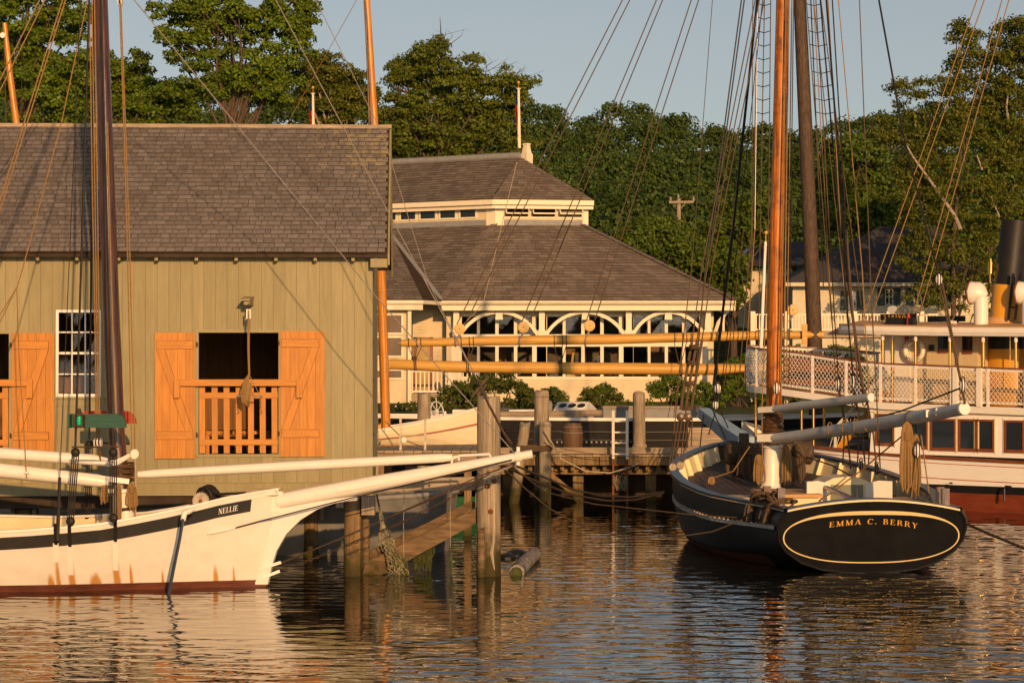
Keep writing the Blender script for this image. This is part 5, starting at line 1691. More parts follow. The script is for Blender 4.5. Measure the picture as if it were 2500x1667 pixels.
# ratlined shrouds either side of the mast
for (l0, l1, top0, top1, y1) in (((1826, 960), (1872, 960), (1852, -20), (1882, -20), 300), ((2032, 800), (2110, 800), (1966, -40), (2000, -40), 280)):
    lines = []
    for k in range(3):
        f = k / 2
        a = (l0[0] * (1 - f) + l1[0] * f, l0[1]); b = (top0[0] * (1 - f) + top1[0] * f, -30)
        lines.append((a, b))
        obj('shroud', MB().tube([P(*a, DSC - .5), P(*b, DSC - .2)], .014, 5), M['rope_dark'], SCH)
    rt_ = MB()
    for y in range(10, y1, 33):
        pts = [P(a[0] + (b[0] - a[0]) * (a[1] - y) / (a[1] + 30), y + (5 if i == 1 else 0), DSC - .4) for i, (a, b) in enumerate(lines)]
        rt_.tube(pts, .012, 4)
    obj('ratlines', rt_, M['tar'], SCH)

# ---------------------------------------------------------------- pavilion on the shore
DV = 102.0
PV = thing('shore_pavilion', 'cream pavilion with arched porch bays, clerestory windows and a grey shingle hip roof', 'pavilion', P(1430, 985, DV))
GZ = 1.45
M['pav_trim'] = mat('warm_white_trim', (.70, .62, .46), .05, 4, .5, .06, rnd=.03)
M['butt_far'] = mat('dark_butt_edge', (.07, .048, .03), .3, 8, .9, .2)


def rows_roof(mb, a, b, c, d, n, th=.03):
    """stepped shingle courses on the quad a-b (eave, left to right) c-d (top, right to left)"""
    a, b, c, d = map(Vector, (a, b, c, d))
    nr = (b - a).cross(d - a).normalized()
    if nr.z < 0: nr = -nr
    for k in range(n):
        f0, f1 = k / n, (k + 1) / n
        l0, r0 = a.lerp(d, f0), b.lerp(c, f0)
        l1, r1 = a.lerp(d, f1), b.lerp(c, f1)
        mb.add([l0, r0, r1, l1, l0 + nr * th, r0 + nr * th, r1 + nr * .004, l1 + nr * .004], [(4, 5, 6, 7), (0, 1, 5, 4), (1, 2, 6, 5), (3, 0, 4, 7)])
    return mb


def shingle_plane(a, b, c, d, rows_n, w=.35, par=None, mt=None, name='roof_shingles'):
    """individual shingles too small to pick apart, joined per roof plane"""
    a, b, c, d = map(Vector, (a, b, c, d))
    nr = (b - a).cross(d - a).normalized()
    if nr.z < 0: nr = -nr
    mb = MB()
    for k in range(rows_n):
        f0, f1 = k / rows_n, (k + 1.0) / rows_n
        l0, r0, l1, r1 = a.lerp(d, f0), b.lerp(c, f0), a.lerp(d, min(1, f1)), b.lerp(c, min(1, f1))
        L0 = (r0 - l0).length
        n = max(1, int(L0 / w))
        off = random.random() / n
        cuts = sorted({0.0, 1.0, *[min(1, max(0, (i + random.uniform(-.2, .2)) / n + off)) for i in range(n)]})
        for u0, u1 in zip(cuts, cuts[1:]):
            if u1 - u0 < .12 / n: continue
            g = .012 / max(L0, .1)
            t = .03 + random.uniform(0, .02)
            p0, p1, q0, q1 = l0.lerp(r0, u0 + g), l0.lerp(r0, u1), l1.lerp(r1, u0 + g), l1.lerp(r1, u1)
            mb.add([p0 + nr * t, p1 + nr * t, q1 + nr * .008, q0 + nr * .008, p0, p1], [(0, 1, 2, 3), (4, 5, 1, 0)])
    o = obj(name, mb, mt or M['roof_far'], par, kind='stuff')
    o.data.materials.append(M['butt_far'])
    o.data.polygons.foreach_set('material_index', [i % 2 for i in range(len(o.data.polygons))])
    return o


# levels
zE, zT = P(0, 735, DV - .8).z, P(0, 551, DV + 4).z
zc0, zc1 = P(0, 545, DV + 4).z, P(0, 495, DV + 4).z
zpk = P(0, 388, DV + 7.0).z
lf = Vector((-math.cos(math.radians(30)), math.sin(math.radians(30)), 0))
rt = Vector((-.05, 1, 0)).normalized()
def pz(px, d, z): return Vector((P(px, 0, d).x, d, z))


E0, E1 = pz(1078, DV - .8, zE), pz(1796, DV - .8, zE)
T0, T1_ = pz(1207, DV + 4, zT), pz(1424, DV + 4.3, zT)
ROOF = obj('roof', MB().add([E0, E1, T1_, T0, E0 + lf * 12, T0 + lf * 9, E1 + rt * 9, T1_ + rt * 5], [(0, 1, 2, 3), (0, 3, 5, 4), (1, 6, 7, 2)]), M['dark'], PV)
up = Vector((0, 0, .03))
shingle_plane(E0 + up, E1 + up, T1_ + up, T0 + up, 27, .42, PV)
shingle_plane(E0 + lf * 12 + up, E0 + up, T0 + up, T0 + lf * 9 + up, 27, .45, PV)
shingle_plane(E1 + up, E1 + rt * 9 + up, T1_ + rt * 5 + up, T1_ + up, 27, .5, PV)
hipm = MB()
for (a, b) in ((E0, T0), (E1, T1_)):
    n = 34
    for k in range(n):
        p, q = a.lerp(b, k / n), a.lerp(b, (k + 1.15) / n)
        hipm.bar(p + Vector((0, 0, .10)), q + Vector((0, 0, .07)), .34, .03)
obj('hip_shingles', hipm, M['roof_far'], PV, kind='stuff')
# clerestory
C0, C1 = pz(1208, DV + 4.0, 0), pz(1436, DV + 4.6, 0)
def wallq(mb, a, b, z0, z1, t=.12, out=0.0):
    a, b = Vector((a.x, a.y, 0)), Vector((b.x, b.y, 0))
    n = (b - a).cross(Vector((0, 0, 1))).normalized()
    if n.y > 0: n = -n
    mb.prism([a + n * out + Vector((0, 0, z0)), b + n * out + Vector((0, 0, z0)), b + n * out + Vector((0, 0, z1)), a + n * out + Vector((0, 0, z1))], -n * t)
    return mb


CW = obj('clerestory_wall', wallq(wallq(MB(), C0, C1, zc0 - .1, zc1 + .1, .1), C0 + lf * 9, C0, zc0 - .1, zc1 + .1, .1).prism([C1 + Vector((0, 0, zc0 - .1)), C1 + rt * 4 + Vector((0, 0, zc0 - .1)), C1 + rt * 4 + Vector((0, 0, zc1)), C1 + Vector((0, 0, zc1))], (-.1, .05, 0)), M['siding'], PV)
obj('corner_post', wallq(wallq(MB(), C0 + lf * .45, C0, zT + .0, zc1, .06, .04), C0, C0.lerp(C1, .1), zT, zc1, .06, .04), M['pav_trim'], CW)
obj('corner_post', wallq(MB(), C1 + (C0 - C1).normalized() * .28, C1, zT, zc1, .06, .04), M['pav_trim'], CW)
obj('clerestory_flashing', wallq(wallq(MB(), C0 + lf * 9, C0 + lf * .45, zT + .02, zT + .28, .05, .12), C0.lerp(C1, .1), C1 + (C0 - C1).normalized() * .3, zT + .02, zT + .28, .05, .12), M['lead'], CW)
zw0, zw1 = P(0, 528, DV + 4).z, P(0, 506, DV + 4).z
for k in range(8):
    a = C0 + lf * (1.05 + k * 1.12); b = a + lf * .82
    w = obj('clerestory_window', wallq(MB(), b, a, zw0, zw1, .03, .03), M['glass'], CW)
    fr = MB()
    for (z0, z1) in ((zw0 - .08, zw0), (zw1, zw1 + .08)): wallq(fr, b + lf * .1, a - lf * .1, z0, z1, .06, .05)
    wallq(fr, a, a - lf * .1, zw0, zw1, .06, .05); wallq(fr, b + lf * .1, b, zw0, zw1, .06, .05)
    obj('frame', fr, M['pav_trim'], w)
ev = (C1 - C0).normalized()
for k in range(3):
    a = C0 + ev * (.5 + k * 1.28); b = a + ev * 1.08
    w = obj('clerestory_window', wallq(MB(), a, b, zw0, zw1 + .08, .03, .02), M['dark'], CW)
    n = ev.cross(Vector((0, 0, 1))).normalized()
    if n.y > 0: n = -n
    zt, zo = zw1 + .02, zw0 + .12
    p = [a + Vector((0, 0, zt)) + n * .05, b + Vector((0, 0, zt)) + n * .05, b + Vector((0, 0, zo)) + n * .5, a + Vector((0, 0, zo)) + n * .5]
    fr = MB()
    for i in range(4): fr.bar(p[i], p[(i + 1) % 4], .06, .06)
    obj('sash', fr, M['pav_trim'], w)
    obj('pane', MB().add(p, [(0, 1, 2, 3)]), M['pane'], w)
    obj('frame', wallq(wallq(MB(), a - ev * .1, a, zw0 - .1, zw1 + .12, .05, .05), a, b, zw0 - .1, zw0, .05, .05), M['pav_trim'], w)
# upper roof
U0, U1 = pz(1202, DV + 3.4, zc1 + .1), pz(1450, DV + 4.1, zc1 + .1)
UL = U0 + lf * 10
PK0 = pz(1268, DV + 6.6, zpk)
PKL = PK0 + lf * 8
UB = U1 + rt * 6
obj('upper_roof', MB().add([U0, U1, PK0, UL, PKL, UB], [(0, 1, 2), (3, 0, 2, 4), (1, 5, 2)]), M['dark'], PV)
pk2 = PK0 + Vector((.05, 0, 0))
shingle_plane(U0 + up, U1 + up, pk2 + up, PK0 + up, 17, .42, PV)
shingle_plane(UL + up, U0 + up, PK0 + up, PKL + up, 17, .42, PV)
shingle_plane(U1 + up, UB + up, PK0 + up * 1.1, PK0 + up, 17, .5, PV)
fm = MB()
for (a, b) in ((UL, U0), (U0, U1)):
    wallq(fm, a, b, zc1 - .12, zc1 + .11, .08, .02); wallq(fm, a, b, zc1 - .3, zc1 - .13, .1, -.15)
obj('upper_fascia', fm, M['pav_trim'], PV)
obj('ridge_cap', MB().tube([PK0 + Vector((0, 0, .12)), PKL + Vector((0, 0, .12))], .17, 10), M['lead'], PV, smooth=True)
fp = PK0 + Vector((.35, .2, 0))
obj('finial_base', MB().lathe([(.30, -.35), (.30, .22), (.24, .24), (.16, .62), (.19, .64), (.19, .72), (.10, .74)], 4, fp), M['pav_trim'], PV)
# lower fascia, porch posts and arches
fm = MB()
wallq(fm, E0, E1, zE - .16, zE + .0, .1, .03); wallq(fm, E0, E1, zE - .42, zE - .17, .14, -.12)
obj('fascia', fm, M['pav_trim'], PV)
obj('gutter', MB().tube([E0 + Vector((0, -.08, -.05)), E1 + Vector((0, -.08, -.05))], .07, 8), M['pav_trim'], PV)
DA = DV - .1
zsp, zap = P(0, 816, DA).z, P(0, 758, DA).z
zpt = zE - .42
posts = [1114, 1323, 1535, 1728]
for px in posts:
    x = P(px, 0, DA).x
    p = obj('porch_post', MB().box((x - .14, DA - .1, P(0, 818, DA).z), (x + .14, DA + .1, zpt)).box((x - .1, DA - .08, GZ), (x + .1, DA + .1, P(0, 819, DA).z)) if False else MB().box((x - .13, DA - .1, P(0, 818, DA).z), (x + .13, DA + .1, zpt)), M['pav_trim'], PV)
    obj('bracket_foot', MB().prism([(x - .2, DA - .14, P(0, 806, DA).z), (x + .2, DA - .14, P(0, 806, DA).z), (x + .15, DA - .14, P(0, 821, DA).z), (x - .15, DA - .14, P(0, 821, DA).z)], (0, .28, 0)), M['pav_trim'], p)
for a, b in list(zip(posts, posts[1:])) + [(905, 1004 - 0)]:
    x0, x1 = P(a, 0, DA).x, P(b, 0, DA).x
    if a == 905:
        x0 = x1 - 3.9
    cx, hw = (x0 + x1) / 2, (x1 - x0) / 2 - .12
    hgt = zap - zsp
    R = (hw * hw + hgt * hgt) / (2 * hgt)
    cz = zap - R
    a0 = math.asin(hw / R)
    rows = []
    n = 20
    for k in range(n + 1):
        t = -a0 + 2 * a0 * k / n
        s_, c_ = math.sin(t), math.cos(t)
        rows.append([(cx + R * s_, DA - .09, cz + R * c_), (cx + R * s_, DA + .07, cz + R * c_), (cx + (R - .15) * s_, DA + .07, cz + (R - .15) * c_), (cx + (R - .15) * s_, DA - .09, cz + (R - .15) * c_)])
    A = obj('porch_arch', MB().grid(rows, True).add(rows[0] + rows[-1], [(0, 1, 2, 3), (4, 5, 6, 7)]), M['pav_trim'], PV)
    obj('keystone', MB().prism([(cx - .14, DA - .14, zpt), (cx + .14, DA - .14, zpt), (cx + .17, DA - .14, zap - .42), (cx - .17, DA - .14, zap - .42)], (0, .26, 0)), M['pav_trim'], A)
# window wall behind the porch
DWL = DV + .5
def wz(py): return P(0, py, DWL).z
def wx(px): return P(px, 0, DWL).x


wins = []
groups = [(1115, 1322), (1323, 1534), (1535, 1728)]
bays = []
for (g0, g1) in groups:
    f = lambda t: g0 + (g1 - g0) * t
    bays.append([(f(.06), f(.24)), (f(.275), f(.455)), (f(.495), f(.675)), (f(.715), f(.89))])
solid = MB()
top, bot, low = 762, 925, 985
# clapboards below and above the glass
cb = MB()
for (p0, p1) in ((740, 768), (926, 992)):
    z = wz(p1)
    while z < wz(p0):
        cb.add([(wx(1100), DWL - .02, z), (wx(1735), DWL - .02, z), (wx(1735), DWL, z + .15), (wx(1100), DWL, z + .15), (wx(1100), DWL + .06, z), (wx(1735), DWL + .06, z)], [(0, 1, 2, 3), (4, 5, 1, 0)])
        z += .15
obj('clapboards', cb, M['siding'], PV, kind='stuff')
WR = [(773, 816), (846, 887), (892, 919)]
def wbox(x0, x1, y0, y1, dd, th, mt, name, par):
    return obj(name, MB().box((wx(x0), dd, wz(y1)), (wx(x1), dd + th, wz(y0))), mt, par)


fr = MB()
for y0, y1 in ((768, 773), (816, 846), (919, 926)):
    fr.box((wx(1100), DWL - .03, wz(y1)), (wx(1735), DWL + .05, wz(y0)))
for (g0, g1), bl in zip(groups, bays):
    xs = [g0 - 13] + [e for w in bl for e in w] + [g1 + 12]
    for a, b in zip(xs[0::2], xs[1::2]):
        fr.box((wx(a) + .002, DWL - .025, wz(926)), (wx(b) - .002, DWL + .045, wz(768)))
obj('window_frames', fr, M['pav_trim'], PV)
for gi, bl in enumerate(bays):
    for wi, (a, b) in enumerate(bl):
        rws = WR if wi in (0, 3) else [WR[0], (846, 919)]
        for (y0, y1) in rws:
            if wi in (0, 3) and y0 == 846:
                obj('transom_bar', MB().box((wx(a), DWL - .02, wz(892)), (wx(b), DWL + .03, wz(887))), M['pav_trim'], PV)
            obj('pane', MB().add([(wx(a), DWL + random.uniform(0, .004), wz(y1)), (wx(b), DWL + random.uniform(0, .004), wz(y1)), (wx(b), DWL + random.uniform(0, .006), wz(y0)), (wx(a), DWL + random.uniform(0, .006), wz(y0))], [(0, 1, 2, 3)]), M['pane'], PV)
# dim room behind the glass
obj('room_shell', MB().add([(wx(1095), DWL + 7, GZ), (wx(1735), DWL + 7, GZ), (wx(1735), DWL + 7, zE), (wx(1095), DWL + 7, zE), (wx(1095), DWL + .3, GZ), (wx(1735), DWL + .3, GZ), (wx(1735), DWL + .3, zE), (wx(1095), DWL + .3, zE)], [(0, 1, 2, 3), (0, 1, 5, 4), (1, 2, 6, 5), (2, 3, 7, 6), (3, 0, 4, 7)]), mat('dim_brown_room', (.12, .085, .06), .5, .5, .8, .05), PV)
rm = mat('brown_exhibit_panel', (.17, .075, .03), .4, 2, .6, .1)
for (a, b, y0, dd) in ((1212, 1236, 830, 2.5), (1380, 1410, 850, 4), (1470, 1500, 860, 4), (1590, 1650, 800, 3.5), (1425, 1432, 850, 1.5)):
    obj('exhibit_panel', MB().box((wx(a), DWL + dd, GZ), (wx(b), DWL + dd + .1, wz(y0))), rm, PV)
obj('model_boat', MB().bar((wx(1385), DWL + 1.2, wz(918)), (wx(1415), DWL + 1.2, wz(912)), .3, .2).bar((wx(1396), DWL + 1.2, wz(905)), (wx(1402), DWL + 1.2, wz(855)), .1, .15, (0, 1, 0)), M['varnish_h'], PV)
obj('end_wall', MB().box((wx(1728), DWL - .05, GZ), (wx(1742), DWL + 8, zE - .2)), M['siding'], PV)
obj('side_arch_bracket', MB().tube([(wx(1742), DV, zsp), (wx(1752), DV + .1, (zsp + zap) / 2), (wx(1775), DV + .2, zap)], .09, 6).box((wx(1735), DV, zsp - .2), (wx(1775), DV + .2, zsp)).box((wx(1762), DV + .1, zsp), (wx(1767), DV + .25, zE - .3)), M['pav_trim'], PV)
# entry recess and wing at the left
obj('recess_wall', MB().box((wx(1005), DWL + .9, GZ), (wx(1104), DWL + 1.0, zE - .1)).box((wx(1090), DWL - .1, GZ), (wx(1103), DWL + .9, zE - .1)), M['siding'], PV)
obj('recess_clapboards', (lambda m: [m.add([(wx(1006), DWL + .87, GZ + .15 * k), (wx(1090), DWL + .87, GZ + .15 * k), (wx(1090), DWL + .895, GZ + .15 * k + .15), (wx(1006), DWL + .895, GZ + .15 * k + .15)], [(0, 1, 2, 3)]) for k in range(30)] and m)(MB()), M['siding'], PV, kind='stuff')
DR = obj('entry_door', MB().box((wx(1008), DWL + .8, GZ + .3), (wx(1014), DWL + .88, wz(823))).box((wx(1048), DWL + .8, GZ + .3), (wx(1056), DWL + .88, wz(823))).box((wx(1008), DWL + .8, wz(827)), (wx(1056), DWL + .88, wz(823))), M['mahogany'], PV)
obj('door_glass', MB().box((wx(1014), DWL + .83, GZ + .3), (wx(1048), DWL + .85, wz(827))), mat('amber_door_curtain', (.35, .24, .08), .2, 2, .5, .05), DR)
WG0 = DV - 2.2
def gx(px): return P(px, 0, WG0).x
obj('wing_wall', MB().box((gx(820), WG0, GZ), (gx(1002), WG0 + .1, P(0, 745, WG0).z)), M['siding'], PV)
obj('wing_post', MB().box((gx(996), WG0 - .3, GZ), (gx(1005), WG0 - .05, P(0, 750, WG0).z)), M['pav_trim'], PV)
for (a, b, y0, y1) in ((900, 980, 770, 812), (900, 980, 825, 868), (900, 980, 905, 922)):
    w = obj('wing_window', MB().box((gx(a), WG0 - .03, P(0, y1, WG0).z), (gx(b), WG0 - .012, P(0, y0, WG0).z)), mat('brown_blind', (.13, .09, .06), .15, 1, .5, .1, (20, 1, 1)), PV)
    obj('frame', MB().box((gx(a), WG0 - .07, P(0, y1 + 5, WG0).z), (gx(b + 5), WG0 - .035, P(0, y1, WG0).z)).box((gx(b), WG0 - .068, P(0, y1, WG0).z), (gx(b + 5), WG0 - .035, P(0, y0, WG0).z)).box((gx(a), WG0 - .07, P(0, y0, WG0).z), (gx(b + 5), WG0 - .035, P(0, y0 - 5, WG0).z)), M['pav_trim'], w)
ws = [pz(780, WG0 - .7, P(0, 733, WG0 - .7).z), pz(1032, WG0 - .7, P(0, 733, WG0 - .7).z), pz(1078, DV - .85, zE + .02), pz(955, DV + 3.2, P(0, 575, DV + 3.2).z), pz(780, DV + 3.2, P(0, 575, DV + 3.2).z)]
obj('wing_roof', MB().add(ws, [(0, 1, 3, 4), (1, 2, 3)]), M['dark'], PV)
shingle_plane(ws[0] + up, ws[1] + up, ws[3] + up, ws[4] + up, 25, .42, PV)
obj('valley_flashing', MB().bar(ws[2] + up * 2, ws[3] + up * 2, .22, .03), M['lead'], PV)
fm = MB(); wallq(fm, ws[0], ws[1], ws[0].z - .16, ws[0].z, .1, .03); wallq(fm, ws[1], ws[2], ws[0].z - .16, ws[0].z, .1, .03); wallq(fm, ws[0], ws[1], ws[0].z - .42, ws[0].z - .17, .1, -.12)
obj('wing_fascia', fm, M['pav_trim'], PV)
# entry porch railing and steps
RLG = thing('porch_railing', 'white painted porch railing with balusters and a sloping stair rail beside the pavilion door', 'railing', P(1040, 960, DV - 1.4))
dr = DV - 1.6
def rx(px): return P(px, 0, dr).x
def rz(py): return P(0, py, dr).z
obj('top_rail', MB().box((rx(1008), dr - .05, rz(908)), (rx(1165), dr + .05, rz(904))), M['pav_trim'], RLG)
obj('bottom_rail', MB().box((rx(1008), dr - .04, rz(958)), (rx(1165), dr + .04, rz(953))), M['pav_trim'], RLG)
for k in range(15):
    x = rx(1016 + k * 10.4)
    obj('baluster', MB().box((x - .03, dr - .025, rz(953)), (x + .03, dr + .025, rz(908))), M['pav_trim'], RLG)
for px in (1003, 1100):
    obj('newel_post', MB().box((rx(px) - .1, dr - .08, GZ), (rx(px) + .1, dr + .08, rz(898))), M['pav_trim'], RLG)
obj('stair_rail', MB().bar((rx(1000), dr, rz(911)), (rx(920), dr - .6, rz(955)), .08, .1).bar((rx(1000), dr, rz(955)), (rx(920), dr - .6, rz(990)), .07, .08), M['pav_trim'], RLG)
for k in range(7):
    f = (k + .5) / 7
    x, y = rx(1000 - 80 * f), dr - .6 * f
    obj('baluster', MB().box((x - .03, y - .025, rz(955 + 35 * f)), (x + .03, y + .025, rz(911 + 44 * f))), M['pav_trim'], RLG)
obj('porch_floor', MB().box((rx(1000), dr - .1, GZ - .3), (rx(1170), DWL + .8, rz(960))), M['wood_grey_h'], RLG)
obj('ramp', MB().prism([(rx(905), dr - .9, rz(996)), (rx(1000), dr - .3, rz(965)), (rx(1000), dr - .3, rz(992)), (rx(905), dr - .9, rz(1010))], (0, 1.2, 0)), M['wood_grey_h'], RLG)

# flagpoles
FB = mat('blue_flag_cloth', (.03, .07, .32), .1, 3, .8, .1); FR = mat('red_flag_cloth', (.45, .02, .025), .1, 3, .8, .1)
def flagpole(px, dd, y_top, y_base, lab):
    T = thing('flagpole', lab, 'flagpole', P(px, y_base, dd), 'flagpoles over the pavilion')
    a, b = P(px - 2, y_top, dd), P(px, y_base, dd)
    obj('pole', MB().tube([b, a], [.085, .06], 10), M['pav_trim'], T, smooth=True)
    obj('truck', MB().lathe([(.12, 0), (.12, .04)], 10, a), M['pav_trim'], T)
    obj('ball', MB().tube([a, P(px - 2, y_top - 12, dd)], .012, 4).ball(P(px - 2, y_top - 16, dd), .07), M['gold'], T, smooth=True)
    h = y_base - y_top
    def cloth(y0, y1, w0, w1, ph, mt, name):
        rows = []
        for k in range(9):
            f = k / 8
            y = y0 + (y1 - y0) * f
            w = w0 + (w1 - w0) * f
            rows.append([P(px - 3 - w * j / 4, y + 4 * j / 4, dd) + Vector((0, .12 * math.sin(j * 2.2 + ph + f * 2) * (j > 0), 0)) for j in range(5)])
        mb = MB().grid(rows)
        obj(name, mb, mt, T, smooth=True)
    cloth(y_top + h * .03, y_top + h * .25, 3, 8, 0, FB, 'blue_canton')
    cloth(y_top + h * .27, y_top + h * .62, 8, 3, 1, FR, 'red_stripe')
    cloth(y_top + h * .4, y_top + h * .85, 2.5, 2, 2.4, M['pav_trim'], 'white_stripe')
    cloth(y_top + h * .5, y_top + h * .8, 5, 1.5, 3, FR, 'red_stripe')
    return T


flagpole(1268, DV + 6.8, 218, 362, 'white flagpole with a furled flag on the pavilion roof finial')
flagpole(766, DV + 12, 230, 375, 'white flagpole with a furled flag rising behind the shed ridge')

# ---------------------------------------------------------------- house at the right and its deck
DH_ = 112.0
HS = thing('far_house', 'cream clapboard house with dark hip roof and blue-green shutters behind the steamer', 'house', P(2150, 780, DH_))
def hx(px, d=DH_): return P(px, 0, d).x
def hz(py, d=DH_): return P(0, py, d).z
cb = MB()
z = hz(800)
while z < hz(700):
    cb.add([(hx(1935), DH_ - .02, z), (hx(2420), DH_ - .02, z), (hx(2420), DH_, z + .16), (hx(1935), DH_, z + .16)], [(0, 1, 2, 3)])
    z += .16
HSD = mat('pale_cream_siding', (.52, .47, .34), .06, 3, .6, .05)
obj('wall', MB().box((hx(1935), DH_ + .01, GZ), (hx(2420), DH_ + 7, hz(698))), HSD, HS)
obj('clapboards', cb, HSD, HS, kind='stuff')
obj('roof', MB().add([(hx(1910), DH_ - .8, hz(690)), (hx(2450), DH_ - .8, hz(690)), (hx(2330), DH_ + 4, hz(553, DH_ + 4)), (hx(2180), DH_ + 4, hz(553, DH_ + 4)), (hx(1910), DH_ + 9, hz(690)), (hx(2450), DH_ + 9, hz(690))], [(0, 1, 2, 3), (0, 3, 4), (1, 5, 2), (4, 3, 2, 5)]), M['roof_dark'], HS)
obj('fascia', MB().box((hx(1912), DH_ - .78, hz(700)), (hx(2448), DH_ - .5, hz(691))), HSD, HS)
SHU = mat('blue_green_shutter_paint', (.025, .06, .065), .2, 3, .6, .1, (1, 1, 12))
for (px, y0, y1) in ((2080, 712, 755), (2170, 706, 744), (2240, 706, 744), (2300, 706, 744)):
    w = obj('window', MB().box((hx(px - 9), DH_ - .07, hz(y1)), (hx(px + 9), DH_ - .04, hz(y0))), M['glass'], HS)
    b = MB()
    b.box((hx(px - 10), DH_ - .1, hz(y1)), (hx(px - 8), DH_ - .071, hz(y0))).box((hx(px + 8), DH_ - .1, hz(y1)), (hx(px + 10), DH_ - .071, hz(y0))).box((hx(px - 8), DH_ - .1, hz(y0 + 2)), (hx(px + 8), DH_ - .071, hz(y0)))
    b.box((hx(px - 1), DH_ - .095, hz(y1)), (hx(px + 1), DH_ - .072, hz(y0 + 2))).box((hx(px - 8), DH_ - .094, hz((y0 + y1) / 2 + 1)), (hx(px + 8), DH_ - .073, hz((y0 + y1) / 2 - 1)))
    obj('sash', b, M['pav_trim'], w)
    for s in (-1, 1):
        obj('shutter', MB().box((hx(px + s * 11), DH_ - .09, hz(y1 + 2)), (hx(px + s * 28), DH_ - .04, hz(y0 - 2))), SHU, HS)
DKD = thing('far_deck_railing', 'long white baluster railing of a raised deck behind the steamer bow', 'railing', P(2000, 800, 96))
def kx(px): return P(px, 0, 96).x
def kz(py): return P(0, py, 96).z
obj('top_rail', MB().box((kx(1835), 95.95, kz(770)), (kx(2290), 96.05, kz(766))), M['pav_trim'], DKD)
obj('bottom_rail', MB().box((kx(1835), 95.96, kz(806)), (kx(2290), 96.04, kz(803))), M['pav_trim'], DKD)
k = 0
for px in range(1838, 2290, 8):
    obj('baluster', MB().box((kx(px) - .025, 95.98, kz(803)), (kx(px) + .025, 96.02, kz(770))), M['pav_trim'], DKD)
for px in (1838, 1920, 2000, 2086, 2170, 2250):
    obj('post', MB().box((kx(px) - .1, 95.92, GZ), (kx(px) + .1, 96.08, kz(760))), M['pav_trim'], DKD)
obj('deck_edge', MB().box((kx(1835), 95.9, kz(824)), (kx(2290), 99.5, kz(808))), M['wood_grey_h'], DKD)
# a second roof further off
H2 = thing('distant_house', 'pale gable end with dark roof half hidden by trees beyond the far house', 'house', P(1860, 650, 122))
def h2(px, py, dd=122): return P(px, py, dd)
obj('wall', MB().prism([h2(1800, 800), h2(1935, 800), h2(1935, 655), h2(1815, 655)], (0, 6, 0)), HSD, H2)
obj('roof', MB().add([h2(1795, 650, 121), h2(1960, 650, 121), h2(1990, 590, 126), h2(1840, 590, 126), h2(1795, 650, 131), h2(1960, 650, 131)], [(0, 1, 2, 3), (3, 2, 5, 4), (0, 3, 4), (1, 5, 2)]), M['roof_dark'], H2)
obj('barge_board', MB().bar(h2(1793, 655, 120.9), h2(1842, 590, 125.9), .15, .3), M['pav_trim'], H2)
# utility pole
UP = thing('utility_pole', 'wooden utility pole with a cross-arm in front of the wooded hill', 'utility pole', P(1658, 560, 150))
obj('pole', MB().tube([P(1659, 700, 150), P(1657, 485, 150)], [.17, .14], 10), M['wood_grey'], UP, smooth=True)
obj('cross_arm', MB().bar(P(1633, 494, 149.8), P(1694, 493, 149.8), .14, .16).bar(P(1662, 510, 149.8), P(1673, 496, 149.8), .05, .05), M['wood_grey_h'], UP)
ins = MB()
for px in (1637, 1656, 1693):
    ins.lathe([(.07, 0), (.09, .12), (.06, .2), (.07, .28)], 8, P(px, 491 if px != 1656 else 484, 149.8))
obj('insulators', ins, M['lead'], UP)
obj('wires', MB().tube(sag(P(1637, 487, 149.8), P(1450, 512, 160), .6, 8), .012, 4).tube(sag(P(1693, 487, 149.8), P(2100, 540, 150), .8, 8), .012, 4), M['rope_dark'], UP)

# ---------------------------------------------------------------- white steamboat at the right
MT = frame(6.08, 55.7, -38)
STM = thing('steamboat', 'white two-deck steamboat with mesh railings, brown window frames and a tall buff and black funnel', 'steamboat', (8.5, 56, 0))
YC = 2.15
def tp(px, py, yl=0.0): return hit(MT, px, py, yl)


XS = tp(1812, 1062, YC).x
XE = 12.5


def tb(x):
    """near-side distance of the hull from the centre line"""
    f = min(1, max(0, (x - XS) / 4.6))
    return YC * (1 - (1 - f) ** 2.1)


def tb2(x):
    """the upper deck is rounder at the bow"""
    f = min(1, max(0, (x - XU) / 2.3))
    return (YC - .05) * math.sqrt(max(0, 1 - (1 - f) ** 2.0)) if f < 1 else YC - .05


XU = tp(1832, 940, YC - .4).x
rubz = [(XS, tp(1815, 1058, YC).z), (tp(1933, 1081, .6).x, tp(1933, 1081, .6).z), (tp(2118, 1105).x, tp(2118, 1105).z), (tp(2300, 1118).x, tp(2300, 1118).z), (tp(2500, 1128).x, tp(2500, 1128).z), (XE, tp(2500, 1128).z + .03)]
rz_ = lambda x: lerp_tab(rubz, x)
TX = sorted({XS, XS + .05, XS + .15, XS + .3, *[XS + .3 + (XE - XS - .3) * k / 26 for k in range(27)]})
WL_ = mat('white_steamer_planking', (.82, .80, .76), .04, 3, .4, .06, (.5, 1, 8), .4, grime=.08, grime_col=(.6, .5, .38), gscale=2)


def tside(x, z, s, o=0.0):
    fl = .88 + .12 * min(1, max(0, z / 1.3))
    return (x, YC + s * (tb(x) * fl + o), z)


hb = MB(MT)
for s in (-1, 1):
    hb.grid([[tside(x, -.5 + (rz_(x) + .5) * k / 8, s) for k in range(9)] for x in TX])
hb.add([tside(XE, -.5 + (rz_(XE) + .5) * k / 8, s) for s in (-1, 1) for k in range(9)], [(k, k + 1, 10 + k, 9 + k) for k in range(8)])
obj('hull', hb, WL_, STM, smooth=True)


